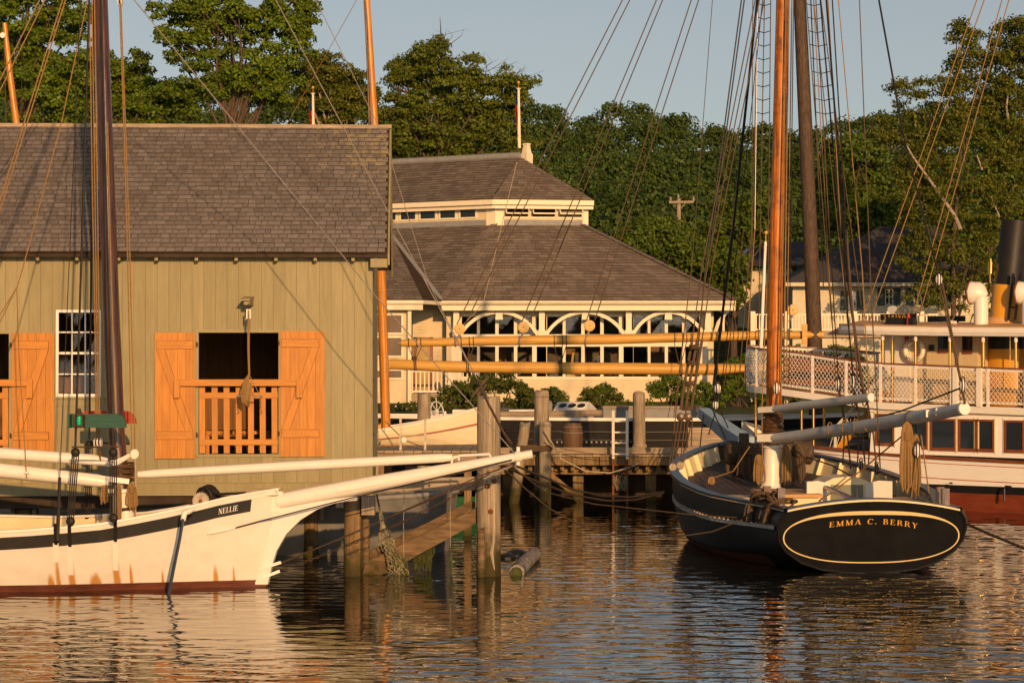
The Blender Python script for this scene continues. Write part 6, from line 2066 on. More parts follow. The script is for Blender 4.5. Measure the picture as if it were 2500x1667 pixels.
def tstrip(z0, z1, o, name, mt, sides=(-1, 1), xs=TX):
    mb = MB(MT)
    for s in sides:
        mb.grid([[tside(x, z0(x), s, 0), tside(x, z0(x), s, o), tside(x, z1(x), s, o), tside(x, z1(x), s, 0)] for x in xs])
    return obj(name, mb, mt, STM)


tstrip(lambda x: rz_(x) - .035, lambda x: rz_(x) + .03, .05, 'rub_rail', M['mahogany'])
tstrip(lambda x: rz_(x) - .50, lambda x: rz_(x) - .482, .006, 'red_line', M['red_paint'])
tstrip(lambda x: rz_(x) - .14, lambda x: rz_(x) - .125, .006, 'red_line', M['red_paint'])
tstrip(lambda x: .42, lambda x: .60, .012, 'black_band', M['black_paint'])
tstrip(lambda x: -.4, lambda x: .422, .008, 'red_bottom', mat('steamer_red_bottom', (.17, .035, .014), .25, 3, .5, .1, (.5, 1, 3), .35, grime=.35, grime_col=(.12, .03, .015), gscale=2))
obj('main_deck', MB(MT).grid([[(x, YC - tb(x) * .98, rz_(x) - .02), (x, YC + tb(x) * .98, rz_(x) - .02)] for x in TX]), M['deck'], STM)
obj('bow_bulwark', (lambda m: [m.grid([[tside(x, rz_(x) + .03, s, -.02), tside(x, rz_(x) + .33 * max(0, 1 - (x - XS) / 1.2), s, -.02)] for x in TX if x < XS + 1.2]) for s in (-1, 1)] and m)(MB(MT)), M['white'], STM)
# main deck house with brown-framed windows
xh0 = tp(2116, 1040).x
ztop = lambda x: lerp_tab([(tp(2118, 985).x, tp(2118, 985).z), (tp(2500, 1002).x, tp(2500, 1002).z), (XE, tp(2500, 1002).z)], x)
HW = obj('deck_house_wall', MB(MT).add([(xh0, .12, rz_(xh0)), (XE, .12, rz_(XE)), (XE, .12, ztop(XE)), (xh0, .12, ztop(xh0)), (xh0, 2 * YC - .12, rz_(xh0)), (xh0, 2 * YC - .12, ztop(xh0))], [(0, 1, 2, 3), (0, 3, 5, 4)]), WL_, STM)
tp2 = lambda px, py: tp(px, py, .12)
WBL = glassy('cabin_window_glass', (.02, .028, .04), .05, .6)
for (a, b, y0, y1) in ((2142, 2180, 1014, 1080), (2222, 2262, 1024, 1088), (2276, 2330, 1026, 1092), (2345, 2384, 1027, 1094), (2386, 2424, 1028, 1095), (2457, 2497, 1030, 1097)):
    x0, x1, z0, z1 = tp2(a, y1).x, tp2(b, y1).x, tp2(a, y1).z, tp2(a, y0).z
    w = obj('cabin_window', MB(MT).box((x0, .108, z0), (x1, .118, z1)), WBL, STM)
    t = .045
    obj('frame', MB(MT).box((x0 - t, .085, z0), (x0, .119, z1)).box((x1, .085, z0), (x1 + t, .119, z1)).box((x0 - t, .085, z1), (x1 + t, .119, z1 + t)).box((x0 - t, .085, z0 - t * 1.6), (x1 + t, .119, z0)), M['mahogany'], w)
    obj('trim', MB(MT).box((x0 - t - .03, .1, z0 - .1), (x0 - t, .1195, z1 + .08)).box((x1 + t, .1, z0 - .1), (x1 + t + .03, .1195, z1 + .08)), M['cream'], w)
tr = MB(MT).add([], [])
for (zo, hh) in ((-.10, .03), (-.2, .02)):
    tr.add([(xh0, .09, ztop(xh0) + zo), (XE, .09, ztop(XE) + zo), (XE, .09, ztop(XE) + zo + hh), (xh0, .09, ztop(xh0) + zo + hh), (xh0, .12, ztop(xh0) + zo + hh), (XE, .12, ztop(XE) + zo + hh)], [(0, 1, 2, 3), (3, 2, 5, 4)])
obj('house_moulding', tr, M['cream'], STM)
# upper deck
ud = [(XU, tp(1830, 940, YC - .4).z), (tp(1900, 950).x, tp(1905, 951).z), (tp(2032, 969).x, tp(2032, 969).z), (tp(2118, 984).x, tp(2118, 984).z), (tp(2500, 1000).x, tp(2500, 1000).z), (XE, tp(2500, 1000).z)]
uz = lambda x: lerp_tab(ud, x)
UX = sorted({*[XU + 2.3 * (1 - math.cos(k * math.pi / 20)) for k in range(11)], *[XU + 2.3 + (XE - XU - 2.3) * k / 14 for k in range(15)]})
def us_(x, s, o=0.0): return YC + s * (tb2(x) + o)


obj('upper_deck', MB(MT).grid([[(x, us_(x, -1), uz(x)), (x, us_(x, 1), uz(x))] for x in UX]).grid([[(x, us_(x, -1), uz(x) - .08), (x, us_(x, 1), uz(x) - .08)] for x in UX]), M['tan_canvas'], STM)
fa = MB(MT)
for s in (-1, 1):
    fa.grid([[(x, us_(x, s, .0), uz(x) + .03), (x, us_(x, s, .04), uz(x) + .03), (x, us_(x, s, .04), uz(x) - .13), (x, us_(x, s, .0), uz(x) - .13)] for x in UX], True)
obj('deck_fascia', fa, M['white'], STM)
# railing with mesh
rh = lambda x: lerp_tab([(XU, tp(1840, 845, YC - .5).z), (tp(1950, 862).x, tp(1950, 862).z), (tp(2112, 887).x, tp(2112, 887).z), (tp(2500, 903).x, tp(2500, 903).z), (XE, tp(2500, 903).z)], x)
cp = MB(MT)
for s in (-1, 1):
    cp.grid([[(x, us_(x, s, .03), rh(x)), (x, us_(x, s, .03), rh(x) + .035), (x, us_(x, s, -.04), rh(x) + .035), (x, us_(x, s, -.04), rh(x))] for x in UX], True)
obj('cap_rail', cp, M['mahogany'], STM)
# points along the near railing by arc length, from the bow to aft
path = []
for s, xs in ((1, [x for x in UX if x < XU + 2.8][::-1]), (-1, UX)):
    for x in xs: path.append((x, us_(x, s)))
arc = [0]
for a, b in zip(path, path[1:]): arc.append(arc[-1] + math.hypot(b[0] - a[0], b[1] - a[1]))
def onpath(t):
    t = min(max(t, 0), arc[-1])
    for i in range(len(arc) - 1):
        if t <= arc[i + 1]:
            f = (t - arc[i]) / max(1e-6, arc[i + 1] - arc[i])
            return path[i][0] + (path[i + 1][0] - path[i][0]) * f, path[i][1] + (path[i + 1][1] - path[i][1]) * f
    return path[-1]


zlo = lambda x: uz(x) + .10
zhi = lambda x: rh(x) - .06
seg = .93
nseg = int(arc[-1] / seg)
for i in range(nseg + 1):
    x, y = onpath(i * seg)
    RP = obj('rail_post', MB(MT).bar((x, y, uz(x) + .03), (x, y, rh(x)), .06, .05), M['white'], STM)
    if i == nseg: break
    m = 6
    pts = [onpath((i + k / m) * seg) for k in range(m + 1)]
    for zf, hgt in ((zlo, .045), (zhi, .06)):
        rb = MB(MT)
        rb.grid([[(x, y, zf(x)), (x, y, zf(x) + hgt), (x, y + .03, zf(x) + hgt), (x, y + .03, zf(x))] for x, y in pts], True)
        obj('rail_bar', rb, M['white'], RP)
    nt_ = MB(MT)
    dsp = .105
    hgt = .75
    k = -int(hgt / dsp / 1.3) - 1
    n = int(seg / dsp)
    for j in range(-9, n + 1):
        for sg in (1, -1):
            # slanted strand crossing the panel, clipped to it
            x_a = j * dsp
            seglist = []
            for q in range(9):
                f = q / 8
                t = x_a + f * hgt * .78 if sg == 1 else x_a + (1 - f) * hgt * .78
                if 0 <= t <= seg:
                    xx, yy = onpath(i * seg + t)
                    seglist.append((xx, yy + .012 * sg, zlo(xx) + (zhi(xx) - zlo(xx)) * f))
            if len(seglist) > 1: nt_.tube(seglist, .0075, 3, False)
    obj('netting', nt_, M['white_trim'], RP, kind='stuff')
# broad white gate posts
for px in (2332, 2390):
    q = tp(px, 940)
    obj('gate_post', MB(MT).box((q.x - .06, -.02, uz(q.x) + .03), (q.x + .06, .06, rh(q.x))), M['white'], STM)
# posts carrying the upper deck at the bow
for (px, yl) in ((1845, 1.6), (1957, .75), (1986, .4), (2012, 3.2), (1908, 3.4)):
    q = tp(px, 1000, yl)
    pst = obj('deck_post', MB(MT).tube([(q.x, yl, rz_(q.x)), (q.x, yl, uz(q.x) - .3)], .035, 10), M['brass'], STM, smooth=True)
    obj('post_head', MB(MT).tube([(q.x, yl, uz(q.x) - .3), (q.x, yl, uz(q.x) - .08)], .04, 10), M['white'], pst)
# companion stair to the upper deck
for k in range(7):
    q0 = Vector((xh0 - 1.3 + k * .2, 1.2, rz_(xh0) + .12 + k * .2))
    obj('stair_tread', MB(MT).box((q0.x, .9, q0.z), (q0.x + .22, 1.7, q0.z + .03)), M['yellow'], STM)
obj('stair_string', MB(MT).bar((xh0 - 1.3, .88, rz_(xh0)), (xh0 + .05, .88, rz_(xh0) + 1.45), .04, .16), M['yellow'], STM)
obj('stair_rail', MB(MT).bar((xh0 - 1.35, .86, rz_(xh0) + .55), (xh0 + .1, .86, rz_(xh0) + 1.95), .05, .06).bar((xh0 - 1.35, .86, rz_(xh0)), (xh0 - 1.35, .86, rz_(xh0) + .6), .05, .05), M['white'], STM)
nt_ = MB(MT)
for j in range(12):
    f = j / 11
    a = Vector((xh0 - 1.35 + 1.45 * f, .865, rz_(xh0) + .55 + 1.4 * f)); b = a - Vector((0, 0, .5))
    nt_.tube([a, b + Vector((.25, 0, .24))], .007, 3).tube([a, b + Vector((-.25, 0, -.24))], .007, 3)
obj('stair_netting', nt_, M['white_trim'], STM, kind='stuff')
# red locker on the fore deck
q = tp(1920, 905, 2.0)
obj('bench_back', MB(MT).box((q.x - .1, 2.0, uz(q.x) + .05), (q.x + 2.2, 2.08, uz(q.x) + .75)), M['mahogany'], STM)
obj('bench_seat', MB(MT).box((q.x - .1, 1.5, uz(q.x) + .38), (q.x + 2.2, 2.0, uz(q.x) + .43)), M['mahogany'], STM)
# canopy roof
CX0 = tp(2032, 800, .5).x
cz = lambda x: lerp_tab([(CX0, tp(2040, 806, .4).z), (tp(2250, 806).x, tp(2250, 812).z), (XE, tp(2500, 822).z)], x)
def cw(x, s): return YC + s * (YC + .02) * min(1, .55 + .45 * math.sqrt(max(0, min(1, (x - CX0) / 1.2))))
cxs = [CX0, CX0 + .1, CX0 + .3, CX0 + .6, CX0 + 1.2, CX0 + 2, CX0 + 3.2, CX0 + 4.6, XE]
rf = MB(MT).grid([[(x, cw(x, -1) + (cw(x, 1) - cw(x, -1)) * k / 8, cz(x) + .12 + .14 * math.sin(math.pi * k / 8)) for k in range(9)] for x in cxs])
obj('canopy', rf, M['tan_canvas'], STM, smooth=True)
obj('canopy_ceiling', MB(MT).grid([[(x, cw(x, -1), cz(x) + .02), (x, cw(x, 1), cz(x) + .02)] for x in cxs]), M['white'], STM)
cf = MB(MT)
for s in (-1, 1):
    cf.grid([[(x, cw(x, s) - s * .02, cz(x) - .07), (x, cw(x, s) + s * .03, cz(x) - .07), (x, cw(x, s) + s * .06, cz(x) + .02), (x, cw(x, s) + s * .03, cz(x) + .135), (x, cw(x, s) - s * .02, cz(x) + .135)] for x in cxs], True)
cf.box((CX0 - .04, cw(CX0, -1), cz(CX0) - .07), (CX0, cw(CX0, 1), cz(CX0) + .13))
obj('canopy_fascia', cf, M['white'], STM)
obj('canopy_edge', MB(MT).grid([[(x, cw(x, -1) - .05, cz(x) + .137), (x, cw(x, -1) - .05, cz(x) + .16), (x, cw(x, -1) + .1, cz(x) + .17), (x, cw(x, -1) + .1, cz(x) + .137)] for x in cxs], True), M['tan_canvas'], STM)
obj('visor', MB(MT).prism([(CX0 - .45, 1.0, cz(CX0) - .1), (CX0 + .1, .7, cz(CX0) + .06), (CX0 + .1, 3.6, cz(CX0) + .06), (CX0 - .45, 3.3, cz(CX0) - .1)], (0, 0, .03)), M['white'], STM)
for (px, yl) in ((2155, .1), (2178, .6), (2235, .08), (2319, .08), (2400, .08), (2160, 3.9), (2480, .08)):
    q = tp(px, 850, yl)
    pst = obj('canopy_post', MB(MT).tube([(q.x, yl, rh(q.x) if yl < .2 else uz(q.x)), (q.x, yl, cz(q.x) - .2)], .032, 10), M['brass'], STM, smooth=True)
    obj('post_head', MB(MT).tube([(q.x, yl, cz(q.x) - .2), (q.x, yl, cz(q.x) - .02)], .04, 10), M['white'], pst)
# pilot house and cabin wall
q0, q1 = tp(2128, 850, 1.0), tp(2215, 850, .9)
PHY = .95
xa, xb_, xc = tp(2150, 850, PHY).x, tp(2222, 850, PHY).x, tp(2384, 850, PHY).x
PHW = obj('pilot_house', MB(MT).box((xa, PHY, uz(xa)), (xb_, 2 * YC - PHY, cz(xa) + .03)), M['white'], STM)
q = tp(2137, 850, 1.5)
obj('front_window', MB(MT).box((xa - .02, 1.2, cz(xa) - .62), (xa - .004, 1.9, cz(xa) - .1)), M['glass'], PHW)
obj('front_window_frame', MB(MT).box((xa - .035, 1.12, cz(xa) - .7), (xa - .003, 1.2, cz(xa) - .05)).box((xa - .035, 1.9, cz(xa) - .7), (xa - .003, 1.98, cz(xa) - .05)), M['mahogany'], PHW)
CBW = obj('cabin_wall', MB(MT).box((xb_ + .004, PHY + .05, uz(xb_)), (xc, 2 * YC - PHY - .05, cz(xb_) + .02)), mat('tan_beadboard', (.56, .44, .27), .12, 2, .5, .2, (25, 1, .4), .3), STM)
for (a, b, y0, y1) in ((2288, 2312, 816, 862), (2348, 2372, 818, 864)):
    x0, x1 = tp(a, 840, PHY).x, tp(b, 840, PHY).x
    w = obj('cabin_pane', MB(MT).box((x0, PHY + .03, tp(a, y1, PHY).z), (x1, PHY + .045, tp(a, y0, PHY).z)), M['glass'], CBW)
    obj('sill_panel', MB(MT).box((x0, PHY + .02, tp(a, y1, PHY).z), (x1, PHY + .046, tp(a, y1 - 10, PHY).z)), M['mahogany'], w)
obj('instrument_box', MB(MT).box((tp(2268, 850, PHY).x, PHY - .02, tp(0, 856, PHY).z if False else tp(2268, 856, PHY).z), (tp(2279, 850, PHY).x, PHY + .045, tp(2268, 841, PHY).z)), M['black_paint'], CBW)
obj('grab_pipe', MB(MT).tube([(tp(2216, 850, PHY).x, PHY - .05, cz(xb_) - .1), (tp(2216, 850, PHY).x, PHY - .05, cz(xb_) - .35)], .05, 8), M['red_paint'], CBW)
# stack casing
x0, x1 = tp(2392, 900, 1.2).x, tp(2478, 900, 1.2).x
CAS = obj('stack_casing', MB(MT).tube([((x0 + x1) / 2, 2.0, uz(x0)), ((x0 + x1) / 2, 2.0, tp(2430, 852, 1.2).z)], .62, 24), M['yellow'], STM, smooth=True)
obj('casing_top', MB(MT).tube([((x0 + x1) / 2, 2.0, tp(2430, 852, 1.2).z), ((x0 + x1) / 2, 2.0, cz(x0) + .02)], .60, 24), M['black_paint'], CAS, smooth=True)
obj('brass_rods', MB(MT).tube([(x0 + .15, 1.15, rh(x0) - .5), (x0 + .15, 1.15, cz(x0))], .014, 6).tube([(x1 - .1, 1.15, rh(x0) - .5), (x1 - .1, 1.15, cz(x0))], .014, 6), M['brass'], CAS)
obj('aft_door', MB(MT).box((x1 + .2, 1.3, uz(x1)), (x1 + .9, 1.36, cz(x1) - .05)), M['mahogany'], STM)
# life ring with lettering
lc = tp(2232, 855, .85)
ring = MB(MT)
LRM = mat('white_life_ring', (.74, .68, .55), .06, 4, .5, .05)
R0, r0 = .235, .062
LR = obj('life_ring', ring.torus(lc, R0, r0, (0, 1, 0), 28, 10), LRM, STM, smooth=True)
def ringtext(txt, a_mid, inward):
    mb = MB()
    h = .085
    L = text_len(txt, h, .12)
    Rm = R0 - h / 2
    mid = L / 2
    for ch_i, ch in enumerate(txt):
        pre = text_len(txt[:ch_i], h, .12)
        w = GLY[ch][0] * h
        a = a_mid - (pre + w / 2 - mid) / R0 if not inward else a_mid + (pre + w / 2 - mid) / R0
        for qd in GLY[ch][1]:
            pl = []
            for (u, v) in qd:
                du, dv = u * h - w / 2, v * h - h / 2
                er = (math.cos(a), math.sin(a)); et = (math.sin(a), -math.cos(a))
                if inward: er, et = (-er[0], -er[1]), (-et[0], -et[1])
                pl.append(MT @ Vector((lc.x + math.cos(a) * R0 + er[0] * dv + et[0] * du, lc.y - r0 - .004, lc.z + math.sin(a) * R0 + er[1] * dv + et[1] * du)))
            mb.add(pl, [tuple(range(len(pl)))])
    return mb


obj('lettering', ringtext('SABINO', math.radians(90), False), M['black_gloss'], LR)
obj('lettering', ringtext('MYSTIC', math.radians(270), True), M['black_gloss'], LR)
obj('grab_rope', MB(MT).tube([(lc.x + .31 * math.cos(a), lc.y - .02, lc.z + .31 * math.sin(a)) for a in [k * math.pi / 12 for k in range(25)]], .010, 4, False), M['rope_pale'], LR)
# roof gear
rz0 = cz(xa) + .2
b0 = tp(2150, 786, .9); b1 = tp(2232, 790, .9)
nbrd = obj('name_board', MB(MT).box((tp(2149, 775, 1.2).x, 1.2, tp(2149, 782, 1.2).z), (tp(2236, 775, 1.2).x, 1.25, tp(2149, 767, 1.2).z)), M['black_gloss'], STM)
lx0, lz0 = tp(2157, 781, 1.18).x, tp(2157, 780, 1.18).z
lt, _ = lettering('SABINO', lambda x, y: MT @ Vector((lx0 + x, 1.193, lz0 + y)), .105, .25)
obj('lettering', lt, M['gold'], nbrd)
obj('light_screen', MB(MT).prism([tp(2156, 797, .55), tp(2232, 799, .55), tp(2234, 777, .55), tp(2168, 774, .55)], (0, .05, 0)), M['black_paint'], STM)
obj('screen_end', MB(MT).box((tp(2222, 799, .5).x, .4, tp(2222, 798, .5).z), (tp(2234, 799, .5).x, .6, tp(2222, 776, .5).z)), M['black_paint'], STM)
obj('red_side_light', MB(MT).lathe([(.04, 0), (.05, .03), (.045, .2), (.05, .22), (.02, .33)], 10, (tp(2218, 797, .45).x, .45, tp(2218, 797, .45).z)), M['red_paint'], STM)
obj('spare_name_board', MB(MT).box((tp(2265, 786, 3.0).x, 3.0, tp(2265, 786, 3.0).z), (tp(2355, 786, 3).x, 3.05, tp(2265, 772, 3).z)), M['black_gloss'], STM)
obj('search_light', MB(MT).tube([tp(2176, 757, 1.6), tp(2180, 755, 1.7), tp(2186, 753, 1.9)], [.10, .10, .05], 14).tube([tp(2180, 760, 1.7), tp(2180, 775, 1.7)], .02), M['grey_paint'], STM, smooth=True)
obj('life_raft_roll', MB(MT).tube([tp(2318, 786, 1.0), tp(2334, 788, 1.0)], .045, 10), M['white'], STM)
# cowl ventilators
def cowl(px_b, py_b, yl, name='ventilator'):
    b = tp(px_b, py_b, yl)
    zt = tp(px_b, 725, yl).z
    v = obj(name, MB(MT).tube([(b.x, b.y, b.z), (b.x, b.y, zt)], .17, 18), M['white'], STM, smooth=True)
    obj('cowl_back', MB(MT).ball((b.x - .10, b.y, zt + .10), (.235, .225, .26), 20, 14), M['white'], v, smooth=True)
    pts, rs = [], []
    for k in range(9):
        a = math.pi / 2 * k / 8
        pts.append((b.x - .24 + .24 * math.cos(a), b.y - .006 * k, zt + .10 * math.sin(a)))
        rs.append(.17 + .10 * math.sin(a) ** 1.1)
    obj('cowl', MB(MT).tube(pts, rs, 18, False), M['white'], v, smooth=True)
    tip = Vector(pts[-1]); dr = (Vector(pts[-1]) - Vector(pts[-2])).normalized()
    obj('cowl_rim', MB(MT).torus(tip, rs[-1], .02, dr, 20, 5), M['mahogany'], v, smooth=True)
    obj('cowl_mouth', MB(MT).tube([tip - dr * .02, tip - dr * .015], rs[-1] - .01, 18), M['red_bottom'], v)


cowl(2395, 802, 1.1)
cowl(2512, 802, 1.4)
# funnel, raked aft
f0, f1, f2 = tp(2455, 800, 1.9), tp(2463, 695, 1.9), tp(2480, 537, 1.9)
FN = obj('funnel', MB(MT).tube([f0, f0.lerp(f1, .15), f1], [.42, .385, .385], 28), M['yellow'], STM, smooth=True)
obj('funnel_top', MB(MT).tube([f1, f1.lerp(f2, .03), f2], [.36, .335, .33], 28, False).tube([f1, f2 - Vector((0, 0, .4))], [.3, .3], 20), mat('sooty_funnel_black', (.014, .013, .013), .3, 3, .5, .03, spec=.3), FN, smooth=True)
obj('funnel_skirt', MB(MT).tube([tp(2450, 803, 1.9), tp(2452, 790, 1.9), tp(2454, 776, 1.9)], [.56, .50, .40], 28), M['tan_canvas'], FN, smooth=True)
obj('funnel_ladder', MB(MT).bar(tp(2462, 782, 1.45), tp(2474, 668, 1.45), .05, .05).bar(tp(2478, 782, 1.45), tp(2491, 668, 1.45), .05, .05).bar(tp(2466, 750, 1.45), tp(2482, 750, 1.45), .04, .04), M['black_paint'], FN)
obj('whistle', MB(MT).tube([tp(2418, 690, 1.7), tp(2418, 668, 1.7)], .03, 8).tube([tp(2418, 668, 1.7), tp(2419, 640, 1.7)], .07, 12).tube([tp(2419, 640, 1.7), tp(2419, 632, 1.7)], .02, 6), M['brass'], FN, smooth=True)
# jackstaff at the bow
jq0, jq1 = tp(1858, 850, YC), tp(1869, 590, YC)
JS = obj('jackstaff', MB(MT).tube([jq0, jq1], [.05, .035], 10), M['white'], STM, smooth=True)
obj('staff_ball', MB(MT).ball(tp(1870, 568, YC), .05).tube([jq1, tp(1870, 572, YC)], .012, 5), M['gold'], JS, smooth=True)
# stays from the funnel and roof
obj('funnel_stay', MB(MT).tube([tp(2375, 690, 1.9), tp(2320, 790, 1.4)], .012, 4).tube([tp(2360, 742, 1.9), tp(2240, 772, 1.4)], .010, 4), M['rope'], STM)
obj('draft_marks', MB(MT).box((tp(2318, 1182).x, -.012, tp(2318, 1181).z), (tp(2326, 1182).x, -.003, tp(2318, 1177).z)), M['black_gloss'], STM)
obj('overboard_pipe', MB(MT).tube([tp(2470, 1188, -.02), tp(2455, 1186, -.06), tp(2452, 1192, -.06), tp(2452, 1222, -.06)], .025, 6), M['black_paint'], STM)

# ---------------------------------------------------------------- dark sloop seen over its stern
ES = Vector((5.90, 37.3, 0))
ME = Matrix.Translation(ES) @ Matrix(((1, 0, 0, 0), (0, 1, 0, 0), (0, 0, 1, 0), (0, 0, 0, 1))) @ Matrix.Rotation(math.radians(5.1), 4, 'Z')
EM = thing('black_sloop', 'black wooden sloop with an oval stern panel, white boom and cream bulwarks', 'sailboat', (ES.x, ES.y + 5, 0))
EL = 12.3          # local: x to starboard (right), y forward (away), z up


def eb(u):      # half breadth at the rail
    return lerp_tab([(0, 1.44), (.06, 1.62), (.15, 1.88), (.28, 2.12), (.42, 2.22), (.55, 2.18), (.68, 1.95), (.8, 1.5), (.9, .92), (.96, .48), (1, .05)], u)


def ezr(u): return lerp_tab([(0, 1.03), (.1, 1.02), (.25, 1.06), (.45, 1.17), (.65, 1.33), (.85, 1.52), (1, 1.68)], u)


TRN = [(1.44, 1.03), (1.54, .90), (1.57, .74), (1.54, .55), (1.41, .36), (1.15, .18), (.8, .06), (.4, .01), (0, -.01)]
MIDS = [(1.0, 1.0), (1.01, .82), (1.005, .62), (.99, .42), (.96, .22), (.90, .05), (.72, -.35), (.4, -.65), (0, -.8)]
BOWS = [(1.0, 1.0), (.86, .82), (.72, .62), (.6, .42), (.48, .22), (.38, .05), (.2, -.35), (.08, -.65), (0, -.8)]


def esec(u):
    b, zr = eb(u), ezr(u)
    w = max(0, 1 - u / .3) ** 1.6
    v = max(0, (u - .5) / .5) ** 1.4
    out = []
    for k in range(9):
        mx = MIDS[k][0] * (1 - v) + BOWS[k][0] * v
        mz = MIDS[k][1] * zr if MIDS[k][1] > 0 else MIDS[k][1]
        x, z = b * mx, mz
        tx, tz = TRN[k]
        out.append((x * (1 - w) + tx * w, z * (1 - w) + tz * w))
    return out


def ept(u, s, k, o=0.0):
    """k may be fractional: position down the section"""
    sec = esec(u)
    i = min(7, int(k)); f = k - i
    x = sec[i][0] * (1 - f) + sec[i + 1][0] * f
    z = sec[i][1] * (1 - f) + sec[i + 1][1] * f
    rake = .32 * max(0, 1 - u / .12) * (z / 1.0)        # the transom leans aft at the top
    return Vector((s * (x + o), u * EL - rake, z))


def exz(u, z):
    sec = esec(u)
    for (a, za), (b, zb) in zip(sec, sec[1:]):
        if za >= z >= zb: return a + (b - a) * (za - z) / max(1e-6, za - zb)
    return sec[0][0]


EU = [0, .015, .03, .05, .08, .11, .15, .2, .25, .31, .37, .43, .5, .57, .64, .71, .78, .84, .89, .93, .96, .985, 1]
hb = MB(ME)
for s in (-1, 1):
    hb.grid([[ept(u, s, k / 2) for k in range(17)] for u in EU])
EMP = mat('weathered_black_hull', (.010, .010, .011), .3, 2.5, .5, .12, (.5, 1, 5), .3, grime=.35, grime_col=(.028, .026, .025), gscale=1.6)
obj('hull', hb, EMP, EM, smooth=True)
obj('red_waterline', (lambda m: [m.grid([[ept(u, s, k, .012) for k in (4.65, 5.3, 6)] for u in EU if u > .1]) for s in (-1, 1)] and m)(MB(ME)), M['red_bottom'], EM, smooth=True)
obj('guard_strake', (lambda m: [m.grid([[ept(u, s, k, o) for (k, o) in ((1.75, .0), (1.75, .03), (2.08, .03), (2.08, 0))] for u in EU if u > .0]) for s in (-1, 1)] and m)(MB(ME)), mat('pale_guard_strake', (.55, .55, .52), .2, 6, .6, .1), EM)
bolt = MB(ME)
for i in range(26):
    u = .03 + i * .016
    p = ept(u, -1, 1.72, .03)
    bolt.cbox(p, (.03, .03, .03))
obj('strake_bolts', bolt, M['rope_pale'], EM, kind='stuff')
# transom with rounded top, oval line and name
top = []
for k in range(21):
    x = -1.44 + 2.88 * k / 20
    z = 1.03 + .17 * math.cos(x / 1.44 * math.pi / 2) ** .9 if abs(x) < 1.439 else 1.03
    top.append((x, z))
low = [(-x, z) for x, z in TRN[1:]] + [(x, z) for x, z in TRN[1:-1]][::-1]
outl = [(x, z) for x, z in top] + [(x, z) for x, z in TRN[1:]] + [(-x, z) for x, z in TRN[1:-1]][::-1]
def tr3(x, z, o=0.0): return Vector((x, -.32 * z - o - .06 * (1 - (x / 1.63) ** 2), z))


tm = MB(ME)
cen = tr3(0, .6)
n = len(outl)
rows = [[tr3(cx_ * f, .6 + (cz_ - .6) * f) for (cx_, cz_) in outl] for f in (.02, .35, .65, .88, 1)]
tm.grid(rows, True)
tm.add([cen] + rows[0], [(0, 1 + k, 1 + (k + 1) % n) for k in range(n)])
TRB = obj('transom', tm, M['black_gloss'], EM, smooth=True)
# carved cream oval: thicker along its top
def oval(a, rx, rz, cz_): return (rx * math.copysign(abs(math.cos(a)) ** .80, math.cos(a)), cz_ + rz * math.copysign(abs(math.sin(a)) ** .95, math.sin(a)))


ov = MB(ME)
rows = []
for k in range(72):
    a = 2 * math.pi * k / 72
    t = .014 + (.045 * max(0, math.sin(a)) ** 1.8)
    x0, z0 = oval(a, 1.48, .44, .60)
    x1, z1 = oval(a, 1.48 - .022, .44 - .006 - t, .60)
    p0, p1 = tr3(x0, z0, .012), tr3(x1, z1, .012)
    rows.append([p0, p1])
rows.append(rows[0])
ov.grid(rows)
obj('oval_line', ov, mat('cream_line_paint', (.66, .53, .26), .05, 5, .45, .02), TRB)
rim = MB(ME)
rim.tube([tr3(x, z, -.01) for x, z in TRN[::-1]] and [tr3(-x * 1.0, z, .0) for x, z in TRN] + [tr3(x, z, .0) for x, z in TRN[:-1][::-1]], .03, 6)
obj('transom_rim', rim, M['black_gloss'], TRB, smooth=True)
H, WX = .088, 1.42
LN = text_len('EMMA C. BERRY', H, .2) * WX
def on_trn(x, y):
    xx = x * WX - LN / 2
    arch = -.09 * (xx / (LN / 2)) ** 2 * (.6 + .4 * (xx > 0))
    return ME @ tr3(xx + .02, .80 + arch + y + .02, .014)


nm, _ = lettering('EMMA C. BERRY', on_trn, H, .2)
obj('name_lettering', nm, M['gold'], TRB)
# cap rail: dark blue, cream edge at the stern
cr = MB(ME)
for s in (-1, 1):
    rows = []
    for u in EU:
        p = ept(u, s, 0, .05); q = ept(u, s, 0, -.14)
        if q.x * s < .0: q.x = 0
        rows.append([p, p + Vector((0, 0, .06)), q + Vector((0, 0, .06)), q])
    cr.grid(rows, True)
obj('cap_rail', cr, M['navy_rail'], EM)
tr_ = MB(ME)
rows = []
for (x, z) in top:
    p = tr3(x, z, .04)
    rows.append([p, p + Vector((0, 0, .045)), p + Vector((0, .3, .045)), p + Vector((0, .3, 0))])
tr_.grid(rows, True)
obj('taffrail', tr_, M['navy_rail'], EM)
ed = MB(ME)
for s in (-1, 1):
    ed.grid([[ept(u, s, 0, .054), ept(u, s, 0, .054) + Vector((0, 0, .022))] for u in EU if u < .5])
ed.grid([[tr3(x, z, .045), tr3(x, z, .045) + Vector((0, 0, .028))] for x, z in top])
obj('rail_edge_line', ed, M['cream'], EM)
